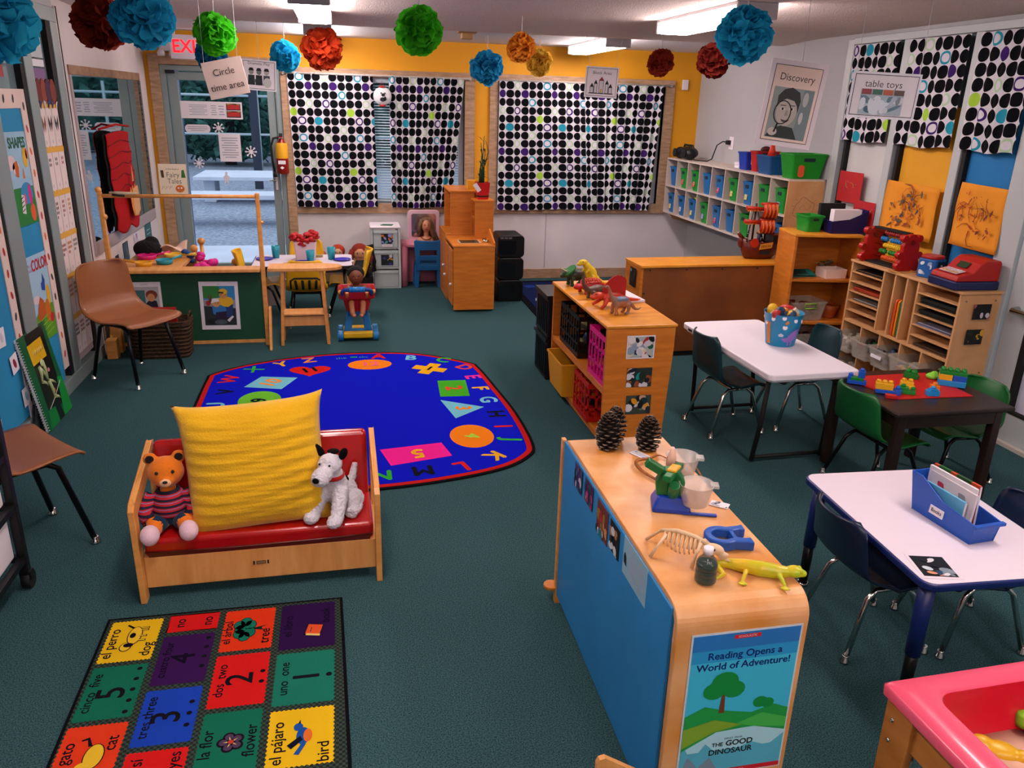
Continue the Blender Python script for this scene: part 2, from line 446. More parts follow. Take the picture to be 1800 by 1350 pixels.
# glass entrance door in the back wall
b = MB()
for a, c in (((DX0, 0.02), (DX0+0.05, DZ)), ((DX1-0.05, 0.02), (DX1, DZ)), ((DX0+0.05, DZ-0.05), (DX1-0.05, DZ))):
    b.b2((a[0], YB-0.01, a[1]), (c[0], YB+0.08, c[1]), ALU)
for a, c in (((DX0+0.06, 0.03), (DX0+0.145, DZ-0.06)), ((DX1-0.13, 0.03), (DX1-0.06, DZ-0.06)), ((DX0+0.145, 0.03), (DX1-0.13, 0.20)), ((DX0+0.145, DZ-0.13), (DX1-0.13, DZ-0.06))):
    b.b2((a[0], YB+0.01, a[1]), (c[0], YB+0.06, c[1]), ALU)
d1 = struct('door_1', b, 0.004)
b = MB(); b.b2((DX0+0.14, YB+0.03, 0.19), (DX1-0.12, YB+0.036, DZ-0.12), glass); b.build('pane', d1)
b = MB(); b.b2((DX1-0.105, YB-0.02, 0.93), (DX1-0.085, YB+0.01, 1.12), WHITE); b.tube([(DX1-0.095, YB+0.0, 1.02), (DX1-0.095, YB-0.04, 1.02), (DX1-0.16, YB-0.045, 1.02)], 0.008, CHROME); b.build('door_handle', d1)
b = MB(); b.b2((DX0+0.05, YB-0.03, DZ-0.075), (DX0+0.13, YB+0.0, DZ-0.045), INK); b.build('door_closer', d1)

# things taped to the door glass
def sheet(name, label, cat, T, w_, h_, m, group=None, extra=None, th=0.0016):
    """a flat paper, T places its centre; local x right, y up, z towards the viewer"""
    b = MB(); b.push(T); b.box((0, 0, th/2), (w_, h_, th), m)
    if extra: b.push(TR(0, 0, th+0.0006)); extra(b); b.pop()
    b.pop(); o = b.build(name); tag(o, label, cat, group); return o
def atdoor(x, z): return TR(x, YB+0.024, z) @ FRONT
LINES = mat('faint_print', '#9AA0AE', 0.7)
def lines(w_, h_, n, x0=0, y0=0):
    def f(b):
        for k in range(n): b.box((x0, y0+h_/2-h_*(k+0.5)/n, 0), (w_*(1 if k % 3 != 2 else 0.7), h_/n*0.35, 0.0004), LINES)
    return f
def notice(b):
    lines(0.16, 0.10, 7, -0.12)(b); lines(0.05, 0.10, 5, 0.02)(b); lines(0.05, 0.1, 4, 0.09)(b)
    for y in (0.033, -0.033):
        b.box((0.2, y, 0), (0.13, 0.06, 0.0004), mat('navy_ink', '#1E2340', 0.6)); b.flat([(0.142, y-0.022), (0.258, y-0.022), (0.258, y+0.012), (0.2, y+0.024), (0.142, y+0.012)], 0.001, plain('#B3302A', 0.6))
        b.flat([(0.142, y+0.026), (0.258, y+0.026), (0.258, y+0.016), (0.2, y+0.027), (0.142, y+0.016)], 0.0012, plain('#C9A33A', 0.6))
sheet('notice', 'long white notice with two red pictures taped across the glass door', 'notice', atdoor(-1.20, 1.66), 0.56, 0.155, PAPER, extra=notice)
def oval(name, label, x, z):
    b = MB(); b.push(atdoor(x, z)); b.prism(rrect(0, 0, 0.23, 0.075, 0.036), 0, 0.0016, PAPER); b.push(TR(0, 0, 0.0022)); lines(0.18, 0.05, 3)(b); b.pop(); b.pop(); tag(b.build(name), label, 'sign')
oval('door_sign', 'white oval sign with small print on the glass door', -1.34, 1.49)
sheet('notice', 'plain white printed sheet taped to the middle of the glass door', 'notice', atdoor(-1.06, 1.32), 0.2, 0.26, PAPER, extra=lines(0.15, 0.2, 9))
def flake(label, x, z, r):
    b = MB(); b.push(atdoor(x, z))
    for k in range(8):
        b.push(RZ(45*k)); b.box((r*0.5, 0, 0.001), (r, r*0.16, 0.0012), PAPER); b.flat(circ(r*0.85, 0, r*0.17, n=10), 0.002, PAPER); b.pop()
    b.flat(circ(0, 0, r*0.36, n=14), 0.0022, PAPER)
    b.pop(); tag(b.build('paper_snowflake'), label, 'snowflake', 'white snowflakes stuck on the door')
flake('white paper snowflake on the door, right of the oval sign', -1.15, 1.50, 0.052)
flake('white paper snowflake near the right stile of the glass door', -0.87, 1.285, 0.055)
flake('white paper snowflake low on the left of the glass door', -1.36, 1.17, 0.05)
b = MB(); b.push(atdoor(-1.12, 1.03)); b.flat([(-0.02, -0.06), (0, -0.02), (0.012, -0.065), (0.02, -0.01), (0.032, 0.02), (0.012, 0.03), (0.014, 0.06), (-0.006, 0.065), (-0.012, 0.03), (-0.03, 0.015), (-0.018, 0.0)], 0.0015, PAPER); b.pop()
tag(b.build('paper_figure', solid=0.001), 'small white paper cut-out figure stuck low on the glass door', 'cutout')

# outside: ground, slab, bench, posts, fence and hedge
grass = mat('winter_grass', '#A3ABBA', 0.95, vscale=22, col2='#707C8E', spec=0.05)
conc = mat('pale_concrete', '#C4CAD8', 0.9, var=0.08, vscale=2)
b = MB(); b.b2((-30, YB+0.14, -0.12), (40, 50, -0.06), grass); o = b.build('ground'); o['kind'] = 'structure'
b = MB(); b.b2((-6, YB+0.14, -0.07), (6, YB+2.4, -0.03), conc); tag(b.build('concrete_slab'), 'pale concrete path just outside the glass door', 'path')
b = MB()
b.b2((-3.0, 12.6, 0.33), (-0.6, 13.2, 0.40), conc); b.b2((-2.9, 12.7, -0.06), (-2.7, 13.1, 0.33), conc); b.b2((-0.9, 12.7, -0.06), (-0.7, 13.1, 0.33), conc)
tag(b.build('garden_bench', bev=0.01), 'low pale bench slab standing on the grass outside the door', 'bench')
b = MB(); b.b2((-2.6, 15.2, 0.36), (0.2, 16.6, 0.43), conc)
for x in (-2.4, 0): b.b2((x-0.1, 15.6, -0.06), (x+0.1, 16.2, 0.36), conc)
tag(b.build('garden_table', bev=0.01), 'pale low table farther out on the grass seen through the door', 'table')
post = mat('purple_grey_post', '#5C5F80', 0.8)
b = MB(); b.b2((-1.92, 10.2, -0.07), (-1.80, 10.32, 2.6), post); tag(b.build('porch_post'), 'purplish grey porch post outside the left of the door', 'post')
b = MB(); b.b2((-1.83, 17.9, -0.07), (-1.67, 18.05, 2.9), mat('dark_post', '#2C3242', 0.8)); tag(b.build('yard_post'), 'dark thin post standing in the yard beyond the bench', 'post')
fen = thing('wire_fence', 'low wire fence with pale top rails in front of the hedge', 'fence', (0, 21.5, -0.06))
b = MB()
for z in (0.95, 1.85): b.tube([(-14, 0, z), (14, 0, z)], 0.03, mat('fence_rail', '#9FB0B6', 0.6), 6)
b.build('rail', fen)
for x in range(-14, 15, 4):
    b = MB(); b.tube([(x, 0, 0), (x, 0, 2.1)], 0.035, mat('fence_rail', '#9FB0B6', 0.6), 6); b.build('post', fen)
leafm = mat('hedge_leaves', '#4A7A70', 0.8, vscale=2.0, col2='#16302E', spec=0.1)
b = MB(); b.prism([(-30, 0), (40, 0), (40, 3.3), (30, 3.7), (12, 3.4), (4, 4.2), (0, 3.8), (-4, 4.6), (-10, 3.5), (-30, 3.9)], 28.6, 29.4, mat('hedge_leaves'), ax='y'); o = b.build('far_hedge'); tag(o, 'long dark clipped hedge along the far side of the yard', 'hedge')
trunkm = mat('tree_bark', '#2A2A30', 0.9)
def tree(label, x, y, h, r, seed):
    rn = random.Random(seed); t = thing('leafy_tree', label, 'tree', (x, y, -0.06), 0, 'dark trees beyond the yard fence')
    b = MB(); b.tube([(0, 0, 0), (0.08, 0, h*0.4), (0, 0.1, h*0.75)], [0.16, 0.12, 0.05], trunkm, 8); b.build('trunk', t)
    b = MB()
    for k in range(2600):
        a = rn.uniform(0, 2*pi); u = rn.random()**0.5; zz = rn.uniform(0.02, 1); rr = r*u*(0.55+0.9*sin(pi*min(1, zz*0.8+0.15)))
        c = Vector((rr*cos(a), rr*sin(a)*0.7, zz*h)); s_ = rn.uniform(0.10, 0.24)
        E_ = Euler((rn.uniform(-1, 1), rn.uniform(-1, 1), rn.uniform(0, 6))).to_matrix()
        b.add([c+E_ @ Vector(q)*s_ for q in ((-1, 0, 0), (0, -0.6, 0.1), (1, 0, 0), (0, 0.6, 0.1))], [(0, 1, 2, 3)], leafm)
    b.build('foliage', t)
for lab, x, y, h, r, k in (('dark leafy tree beyond the fence in the middle of the glass door', -3.1, 24.4, 7.5, 1.4, 1), ('tree beyond the fence behind the left curtained window', 1.4, 24.4, 8, 1.4, 2), ('tree beyond the fence behind the right curtained window', 6.0, 24.4, 7, 1.4, 3), ('outermost left tree beyond the yard fence', -7.6, 24.4, 8, 1.4, 4)):
    tree(lab, x, y, h, r, k)

# ---------------------------------------------------------------- ceiling lights
lens = mat('lit_diffuser', '#FFFFFF', 0.4, emit='#FFE9E6', estr=LAMP)
capm = mat('lamp_metal', '#A8A4A8', 0.5)
def fixture(label, x, y0, y1, w_=0.21):
    t = thing('ceiling_light', label, 'ceiling light', (x, (y0+y1)/2, ZC), 0, 'fluorescent ceiling lights')
    L_ = y1-y0; h = 0.085
    b = MB(); b.b2((-w_/2, -L_/2, -0.018), (w_/2, L_/2, 0), capm); b.build('housing', t)
    for s_ in (-1, 1):
        b = MB(); b.b2((-w_/2-0.004, s_*L_/2-0.012, -h), (w_/2+0.004, s_*L_/2+0.012, 0), capm); b.build('end_cap', t, 0.006)
    b = MB(); b.prism([(-w_/2+0.028, -0.018), (-w_/2, -0.055), (-w_/2+0.008, -h+0.01), (-w_/2+0.03, -h), (w_/2-0.03, -h), (w_/2-0.008, -h+0.01), (w_/2, -0.055), (w_/2-0.028, -0.018)], -L_/2+0.013, L_/2-0.013, lens, ax='y'); b.build('diffuser', t)
fixture('long tube ceiling light nearest the top centre of the picture', -0.14, 4.72, 5.9)
fixture('tube ceiling light in the far row, left above the first curtained window', -0.15, 6.9, 8.1)
fixture('tube ceiling light in the far row, above the hanging castle sign', 2.28, 6.82, 8.0)
fixture('tube ceiling light in the near row, beside the large blue paper pompom', 2.2, 4.3, 5.45, 0.23)
fixture('tube ceiling light overhead, behind the top edge of the picture on the left', -0.15, 1.6, 2.8)
fixture('tube ceiling light overhead, behind the top edge of the picture on the right', 2.2, 1.3, 2.5)
fixture('added tube light behind the viewpoint in the middle, brightening surfaces that face it', 1.05, -1.2, 0.0)  # unseen lamp, added to brighten surfaces facing the viewpoint
fixture('tube ceiling light behind the viewpoint on the left', -0.15, -1.6, -0.4)
fixture('tube ceiling light behind the viewpoint on the right', 2.2, -1.6, -0.4)
# ================================================================ rugs
def arclerp(P, n=10):
    """closed smooth outline through points (Catmull-Rom)"""
    out = []; N_ = len(P)
    for i in range(N_):
        p0, p1, p2, p3 = [Vector(P[(i+k-1) % N_]) for k in range(4)]
        for k in range(n):
            t = k/n
            out.append(tuple(0.5*((2*p1)+(-p0+p2)*t+(2*p0-5*p1+4*p2-p3)*t*t+(-p0+3*p1-3*p2+p3)*t**3)))
    return out
def inset(P, d):
    c = Vector((sum(p[0] for p in P)/len(P), sum(p[1] for p in P)/len(P))); out = []; n = len(P)
    for i in range(n):
        t = (Vector(P[(i+1) % n])-Vector(P[i-1])).normalized(); nn = Vector((-t.y, t.x))
        if nn.dot(c-Vector(P[i])) < 0: nn = -nn
        out.append(tuple(Vector(P[i])+nn*d))
    return out
RB = mat('rug_blue', '#0A14B4', 0.95, spec=0.05, bump=0.3, bscale=250)
def felt(h): return mat('felt_' + h.lstrip('#'), h, 0.95, spec=0.05, bump=0.3, bscale=250)
rugout = arclerp([(-0.93, 5.41), (-0.70, 5.60), (-0.315, 5.745), (0.098, 5.785), (0.50, 5.71), (0.84, 5.46), (0.90, 5.32), (0.945, 4.9), (0.985, 4.43), (0.985, 3.97), (0.93, 3.80), (0.736, 3.652), (0.371, 3.552), (0.0, 3.52), (-0.40, 3.56), (-0.74, 3.68), (-0.90, 3.85), (-0.945, 4.4), (-0.955, 4.9), (-0.955, 5.28)], 6)
b = MB()
b.prism(rugout, 0.001, 0.008, felt('#101014')); b.prism(inset(rugout, 0.018), 0.008, 0.0092, felt('#B01A1A')); b.prism(inset(rugout, 0.048), 0.0092, 0.0102, RB)
ZR = 0.0106
def letter(ch, x, y, rot, col, s_=0.15, z=ZR): b.text(ch, s_, felt(col), (x, y, z), radians(rot), bold=0.035)
R_, Y_, G_, T_, K_, P_, O_ = '#C21F1B', '#D9A21B', '#2FA32C', '#6CB6C4', '#10101E', '#D22A8E', '#E07A16'
for ch, x, y, r, c in (('A', .199, 5.66, -3, R_), ('B', .431, 5.60, -10, T_), ('C', .66, 5.52, -22, G_), ('D', .79, 5.337, -55, '#C8402A'), ('E', .815, 5.121, -82, P_), ('F', .828, 4.886, -86, Y_),
        ('G', .844, 4.668, -88, T_), ('H', .85, 4.419, -90, K_), ('I', .855, 4.22, -92, R_), ('J', .868, 4.022, -100, G_), ('K', .731, 3.826, -145, Y_), ('L', .542, 3.72, -165, R_), ('M', .338, 3.70, -175, K_),
        ('N', .125, 3.675, -180, G_), ('O', -.1, 3.66, 180, Y_), ('P', -.31, 3.69, 172, R_), ('Q', -.52, 3.75, 160, T_), ('R', -.71, 3.87, 135, G_), ('S', -.80, 4.07, 100, Y_), ('T', -.82, 4.42, 93, R_), ('U', -.82, 4.78, 90, T_),
        ('V', -.79, 5.025, 86, K_), ('W', -.797, 5.27, 78, R_), ('X', -.662, 5.46, 40, G_), ('Y', -.484, 5.555, 25, Y_), ('Z', -.298, 5.625, 12, '#D9803A')):
    letter(ch, x, y, r, c)
b.text('the', 0.06, felt('#3C8FA8'), (-0.07, 5.65, ZR), 0.1); b.box((0.02, 5.665, ZR), (0.05, 0.02, 0.001), felt(G_)); b.text('abc', 0.05, felt('#3C8FA8'), (0.09, 5.66, ZR))
zs = ZR
b.flat(circ(.13, 5.48, .155, .115, 28), zs, felt(O_)); letter('12', .13, 5.485, 0, '#E0607A', 0.13, zs+.001)
b.push(TR(.542, 5.335, 0)@RZ(-28)); b.box((0, 0, zs), (.24, .085, .0006), felt(Y_)); b.box((0, 0, zs+0.0001), (.085, .24, .0006), felt(Y_)); b.pop(); letter('1', .542, 5.335, -28, K_, .11, zs+.001)
b.push(TR(.655, 4.91, 0)@RZ(-3)); b.box((0, 0, zs), (.19, .31, .0006), felt('#3FA022')); b.pop(); letter('2', .655, 4.91, -86, '#C8402A', .15, zs+.001)
b.flat([(.545, 4.70), (.80, 4.545), (.60, 4.38)], zs, felt(T_)); letter('3', .665, 4.54, -90, O_, .13, zs+.001)
b.flat(circ(.655, 4.105, .125, .165, 28), zs, felt(O_)); letter('4', .655, 4.105, -110, '#9CC93F', .12, zs+.001)
b.flat([(.133, 3.985), (.473, 4.035), (.51, 3.855), (.18, 3.775)], zs, felt('#E0218A')); letter('5', .33, 3.91, -172, Y_, .15, zs+.001)
b.flat([(-.25, 3.80), (-.12, 4.02), (.0, 3.80)], zs, felt(G_)); b.flat(circ(-.45, 4.0, .15, .11, 24), zs, felt(R_))
b.flat(circ(-.62, 4.42, .11, .16, 24), zs, felt(Y_)); b.flat(circ(-.57, 4.84, .13, .165, 28), zs, felt('#62B02E')); letter('9', -.57, 4.84, 90, K_, .13, zs+.001)
b.flat([(-.69, 5.10), (-.60, 5.30), (-.36, 5.25), (-.45, 5.03)], zs, felt(T_)); letter('10', -.525, 5.165, 60, '#E08A3A', .15, zs+.001)
heart = [(-.283+.0088*(16*sin(t)**3), 5.39+.0078*(13*cos(t)-5*cos(2*t)-2*cos(3*t)-cos(4*t))) for t in [2*pi*k/36 for k in range(36)]]
b.flat(heart, zs, felt('#C21F1B')); letter('11', -.283, 5.40, 20, K_, .13, zs+.001)
tag(b.build('alphabet_rug'), 'large blue rug with the alphabet and numbered shapes round its edge', 'rug')

# small quilt rug in the foreground
b = MB()
b.prism([(-.895, 2.64), (-.07, 2.645), (-.035, 1.45), (-.88, 1.45)], 0.001, 0.008, felt('#0E0E12'))
chk = mat('checked_binding', '#0C0C10', 0.95)
_nt = chk.node_tree; _c = _nt.nodes.new('ShaderNodeTexChecker'); _c.inputs['Scale'].default_value = 110; _c.inputs[1].default_value = lin('#0B0B10'); _c.inputs[2].default_value = lin('#27402F'); _t = _nt.nodes.new('ShaderNodeTexCoord'); _nt.links.new(_t.outputs['Object'], _c.inputs[0]); _nt.links.new(_c.outputs[0], _nt.nodes['Principled BSDF'].inputs['Base Color'])
b.prism([(-.885, 2.63), (-.08, 2.635), (-.047, 1.46), (-.87, 1.46)], 0.008, 0.009, chk)
cx = [(-.883, -.69), (-.69, -.497), (-.497, -.30), (-.30, -.085)]
def tile(c, y1, y0, col, words, pic=None, tcol='#14131A', ts=.049):
    x0, x1 = cx[c]; k = .017
    x0 += k*.55; x1 -= k*.55; ya = y1-k*.5; yb = y0+k*.5
    pts = []
    n = 14
    for (ax, ay, bx, by) in ((x0, yb, x1, yb), (x1, yb, x1, ya), (x1, ya, x0, ya), (x0, ya, x0, yb)):
        for i in range(n*2):
            t = i/(n*2); px = ax+(bx-ax)*t; py = ay+(by-ay)*t
            if i % 2: px += (0.005 if bx == ax and ax == x0 else -0.005 if bx == ax else 0); py += (0.005 if by == ay and ay == yb else -0.005 if by == ay else 0)
            pts.append((px, py))
    b.flat(pts, .0096, felt(col))
    for s_, fx, fy, *sz in words:
        b.text(s_, sz[0] if sz else ts, felt(tcol), (x0+(x1-x0)*fx, yb+(ya-yb)*fy, .0102), pi/2, bold=0.012)
    big = pic is not None and pic.__name__.startswith('pic')
    if pic: b.push(TR((x0+x1)/2+(.006 if big else 0), (ya+yb)/2, .0102) @ RZ(90) @ Matrix.Diagonal((.82 if big else 1, .82 if big else 1, 1, 1))); pic(b); b.pop()
def dotrow(pts, r=.0085, col='#14131A'):
    def f(b):
        for x, y in pts: b.flat(circ(x, y, r, n=12), 0, felt(col))
    return f
def pic_dog(b):
    w_, k = felt('#DDB92C'), felt('#14131A')
    b.flat(circ(.03, .0, .062, .03, 20), 0, k); b.flat(circ(.03, 0, .058, .026, 20), .0004, w_); b.flat(circ(-.045, .022, .03, .024, 16), .0004, k); b.flat(circ(-.045, .022, .026, .02, 16), .0008, w_)
    b.flat(circ(-.035, .012, .014, .02, 12), .0012, k); b.flat(circ(.03, .008, .018, .012, 12), .001, k)
    for x in (-.01, .02, .06, .075): b.flat([(x, -.02), (x+.012, -.02), (x+.01, -.05), (x-.002, -.05)], .0006, k); b.flat([(x+.003, -.02), (x+.009, -.02), (x+.007, -.046), (x+.001, -.046)], .001, w_)
    b.flat([(.085, .01), (.11, .04), (.102, .045), (.078, .018)], .0006, k)
def pic_tree(b):
    g, k = felt('#146B55'), felt('#0E2A22')
    b.flat([(-.02, -.075), (-.006, -.02), (-.006, .0), (.006, 0), (.006, -.02), (.02, -.075), (.006, -.05), (-.006, -.05)], 0, k)
    for x, y in ((-.05, .02), (0, .04), (.05, .02), (-.025, .0), (.028, .0), (-.03, .042), (.03, .045)): b.flat(circ(x, y, .034, .026, 16), .0003, k); b.flat(circ(x, y, .031, .023, 16), .0007, g)
def pic_book(b):
    b.push(TR(-.04, -.02, 0)@RZ(-12)); b.box((0, 0, 0), (.075, .072, .0006), felt('#14131A')); b.box((.003, .0, .0005), (.065, .062, .0006), felt('#D2502A')); b.box((-.034, -.004, .0007), (.012, .06, .0006), felt('#D8C070')); b.box((0, .012, .001), (.03, .003, .0006), felt('#14131A')); b.pop()
def pic_flower(b):
    for k in range(5):
        b.flat(circ(.028*cos(2*pi*k/5+.3), .028*sin(2*pi*k/5+.3), .022, n=14), 0, felt('#1B1420')); b.flat(circ(.026*cos(2*pi*k/5+.3), .026*sin(2*pi*k/5+.3), .015, n=14), .0004, felt('#4A3A52'))
        b.flat([(.012*cos(2*pi*k/5+.1), .012*sin(2*pi*k/5+.1)), (.028*cos(2*pi*k/5+.3), .028*sin(2*pi*k/5+.3)), (.012*cos(2*pi*k/5+.5), .012*sin(2*pi*k/5+.5))], .0008, felt('#DDBF6A'))
    b.flat(circ(0, 0, .01, n=12), .0012, felt('#B03A30'))
def pic_bird(b):
    bl, k = felt('#1D4E94'), felt('#111426')
    b.flat(circ(.0, -.0, .042, .024, 18), 0, bl); b.flat(circ(.0, -.017, .032, .016, 14), .0004, felt('#D2692A')); b.flat(circ(.045, .018, .02, .017, 14), .0005, bl); b.flat([(-.03, .0), (-.085, .03), (-.09, .012), (-.04, -.012)], .0003, bl)
    b.flat([(.0, .01), (-.04, .055), (-.06, .04), (-.02, .0)], .0006, k); b.flat([(.062, .02), (.082, .012), (.062, .01)], .0006, k)
def pic_cat(b):
    y, k = felt('#D9B52C'), felt('#14131A')
    b.flat(circ(-.01, -.015, .06, .035, 20), 0, k); b.flat(circ(-.01, -.015, .056, .031, 20), .0004, y); b.flat([(.04, .0), (.085, .02), (.075, .045), (.068, .042), (.072, .024), (.038, .014)], .0003, k); b.flat(circ(-.06, .01, .026, n=14), .0008, y)
tile(0, 2.625, 2.378, '#D9B21A', [('el perro', .14, .45), ('dog', .84, .25)], pic_dog)
tile(0, 2.378, 2.109, '#14664E', [('cinco  five', .16, .5, .044), ('5', .52, .47, .12)], dotrow([(-.1, -.062), (-.05, -.062), (0, -.062), (.05, -.062), (.1, -.062)]))
tile(0, 2.109, 1.85, '#D0391C', [('el gato', .16, .45), ('cat', .82, .65)], pic_cat)
tile(0, 1.85, 1.60, '#1F4FB4', [('azul', .3, .5)])
tile(1, 2.632, 2.512, '#C41B1B', [('no', .25, .5), ('no', .78, .5)])
tile(1, 2.512, 2.235, '#35164A', [('cuatro four', .17, .5, .040), ('4', .5, .5, .11)], dotrow([(-.05, -.065), (-.0, -.065), (.05, -.065), (.1, -.065)]), '#150C22')
tile(1, 2.235, 1.975, '#1A3FA6', [('tres three', .17, .5, .044), ('3', .5, .47, .12)], dotrow([(-.05, -.062), (0, -.062), (.05, -.062)]))
tile(1, 1.975, 1.72, '#C41B1B', [('sí', .22, .82), ('yes', .8, .8)])
tile(2, 2.627, 2.373, '#CE3517', [('el árbol', .12, .45, .043), ('tree', .84, .3)], pic_tree)
tile(2, 2.373, 2.10, '#C41B1B', [('dos  two', .17, .5, .044), ('2', .52, .5, .12)], dotrow([(-.022, -.07), (.028, -.07)]))
tile(2, 2.10, 1.82, '#14664E', [('la flor', .15, .5), ('flower', .84, .5)], pic_flower)
tile(2, 1.82, 1.60, '#D9B21A', [('rojo', .3, .5)])
tile(3, 2.631, 2.35, '#2C1240', [('el libro', .16, .5, .043), ('book', .82, .68, .043)], pic_book, '#150C22')
tile(3, 2.35, 2.076, '#1B6F5A', [('uno  one', .17, .5, .044), ('1', .55, .5, .12)], dotrow([(0, -.078)], .01))
tile(3, 2.076, 1.824, '#D9B21A', [('el pájaro', .16, .42), ('bird', .84, .2)], pic_bird)
tile(3, 1.824, 1.60, '#2C1240', [('verde', .3, .5)], None, '#150C22')
tag(b.build('quilt_rug'), 'patchwork rug of coloured squares with Spanish and English words in the foreground', 'rug')

# dark rug in the block area against the back wall
b = MB(); b.prism(rrect(2.42, 7.3, 1.55, 1.75, .06), 0.001, 0.008, felt('#0D0F16')); b.prism(rrect(2.42, 7.3, 1.42, 1.62, .05), 0.008, 0.009, felt('#16204A'))
rn = random.Random(4)
for k in range(46):
    x, y = rn.uniform(1.8, 3.05), rn.uniform(6.6, 8.0); a = rn.uniform(0, 3)
    b.flat([(x+rn.uniform(.04, .09)*cos(a+q), y+rn.uniform(.05, .1)*sin(a+q)) for q in (0, 1.2, 2.4, 3.6, 5)], .0096+.0001*k, felt(rn.choice(['#7FA0C0', '#1F3F8A', '#9A2430', '#2C6A8A', '#B0B8C8', '#5A2436'])))
tag(b.build('play_rug'), 'dark navy rug with a busy pattern on the floor under the back windows', 'rug')

# ================================================================ loveseat, cushion and soft toys
red_v = mat('red_vinyl', '#A80F10', 0.22, spec=0.6, var=0.12, vscale=5, bump=0.08, bscale=9, coat=0.3)
brown_v = mat('brown_vinyl', '#5A1C16', 0.3)
lv = thing('loveseat', 'small wooden loveseat with red vinyl cushions behind the patchwork rug', 'loveseat', (-0.362, 2.90, 0), radians(0.8))
W_ = 0.435
for sx in (-1, 1):
    b = MB()
    out = [(-0.16, 0.0), (-0.12, 0.0), (-0.115, 0.36), (0.20, 0.53), (0.20, 0.0), (0.235, 0.0), (0.245, 0.57), (0.215, 0.575), (-0.145, 0.405), (-0.16, 0.375)]
    x = sx*W_
    b.prism([(-.165, 0), (-.115, 0), (-.115, .36), (-.145, .405), (-.168, .385)], x-.011, x+.011, MAPLE, ax='x')
    b.prism([(-.145, .405), (-.115, .35), (.22, .43), (.245, .49), (.22, .50)], x-.011, x+.011, MAPLE, ax='x')
    b.prism([(.20, 0), (.245, 0), (.245, .49), (.20, .45)], x-.011, x+.011, MAPLE, ax='x')
    b.b2((x-.011, -.115, .05), (x+.011, .2, .15), MAPLE)
    b.build('side_frame', lv, 0.004)
b = MB(); b.b2((-W_+.011, -.13, .045), (W_-.011, -.112, .175), MAPLE_H); fp = b.build('front_panel', lv, .003)
b = MB(); b.push(TR(-.01, -.1325, .115) @ FRONT); b.box((0, 0, 0), (.034, .014, .0008), INK); b.box((0, 0, .0005), (.03, .010, .0008), plain('#8A6A40')); 
for s_ in (-1, 1): b.box((s_*.026, 0, 0), (.006, .016, .0008), INK)
b.pop(); b.build('maker_mark', fp)
b = MB(); b.b2((-W_+.011, -.112, .155), (W_-.011, .2, .17), MAPLE_H); b.build('seat_board', lv)
b = MB(); b.push(TR(0, .215, .36) @ RX(-12)); b.b2((-W_+.02, -.008, -.21), (W_-.02, .008, .10), MAPLE_H); b.pop(); b.build('back_board', lv)
b = MB(); b.b2((-W_+.016, -.128, .172), (W_-.016, .17, .245), red_v); o = b.build('seat_cushion', lv, .018, seg=4)
b = MB(); b.tube([(-W_+.02, -.131, .196), (-.1, -.1325, .190), (.2, -.1325, .194), (W_-.02, -.131, .2)], .0035, brown_v, 6); b.b2((-W_+.03, -.1295, .174), (W_-.03, -.126, .194), brown_v); b.build('seam', o)
b = MB(); b.push(TR(0, .185, .37) @ RX(-12)); b.b2((-W_+.018, -.03, -.17), (W_-.022, .03, .135), red_v); b.pop(); b.build('back_cushion', lv, .02, seg=4)

# big yellow cushion
def cushion(name, w_, h_, t_, m, bow=.04, ridge=True):
    b = MB()
    def P(sg):
        def f(u, v):
            x, y = (u-.5)*2, (v-.5)*2
            ex = 1-bow*(1-y*y)*1.4; ey = 1-bow*(1-x*x)*1.2
            e = max(0, (1-x**4))*max(0, (1-y**4)); d = t_*(e**.5)*.5
            wr = .006*sin(v*64+3*sin(u*5))*e*(abs(x)**2+.25) + .003*sin(v*140+u*9)*e
            ear = 1+.05*(abs(x)*abs(y))**8
            return (x*w_/2*ex*ear, sg*(d+wr), y*h_/2*ey*ear)
        return f
    b.grid(P(-1), 40, 60, m); b.grid(P(1), 40, 60, m)
    return b
yel = mat('yellow_plush', '#E0AE1C', 0.9, spec=0.1, sheen=0.3, var=0.06, vscale=6, bump=0.35, bscale=140)
b = cushion('c', .53, .50, .19, yel)
o = b.build('floor_cushion'); o.location = (-.375, 2.905, .465); o.rotation_euler = (radians(-13), radians(-3.2), radians(3))
tag(o, 'large square yellow ribbed cushion propped on the red loveseat', 'cushion')

# plush bear with striped jumper
def soft(h): return mat('plush_' + h.lstrip('#'), h, 0.9, spec=0.08, sheen=0.25, bump=0.25, bscale=180)
dl = thing('plush_bear', 'orange plush bear in a striped jumper leaning on the left arm of the loveseat', 'soft toy', (-.70, 2.90, .247), radians(8))
OR = soft('#D9741C')
b = MB(); b.ell((0, -.02, .075), (.058, .045, .075), OR); b.ell((0, .0, .145), (.03, .03, .03), OR)
b.ell((0, -.005, .215), (.066, .056, .06), OR); b.ell((0, -.05, .198), (.032, .026, .024), OR)
for s_ in (-1, 1): b.ell((s_*.05, .005, .268), (.026, .014, .026), OR)
for s_ in (-1, 1): b.tube([(s_*.055, -.01, .12), (s_*.085, -.04, .07), (s_*.055, -.085, .045)], [.026, .024, .024], OR, 10); b.ell((s_*.05, -.095, .04), (.03, .024, .026), OR)
for s_ in (-1, 1): b.tube([(s_*.035, -.03, .03), (s_*.055, -.10, .03), (s_*.062, -.135, .03)], [.034, .03, .026], OR, 10)
b.organic('body', dl, .006, 4)
stripe = mat('striped_jumper', '#B22232', 0.9)
_nt = stripe.node_tree; _t = _nt.nodes.new('ShaderNodeTexCoord'); _s = _nt.nodes.new('ShaderNodeSeparateXYZ'); _m = _nt.nodes.new('ShaderNodeMath'); _m.operation = 'MULTIPLY'; _m.inputs[1].default_value = 42.0
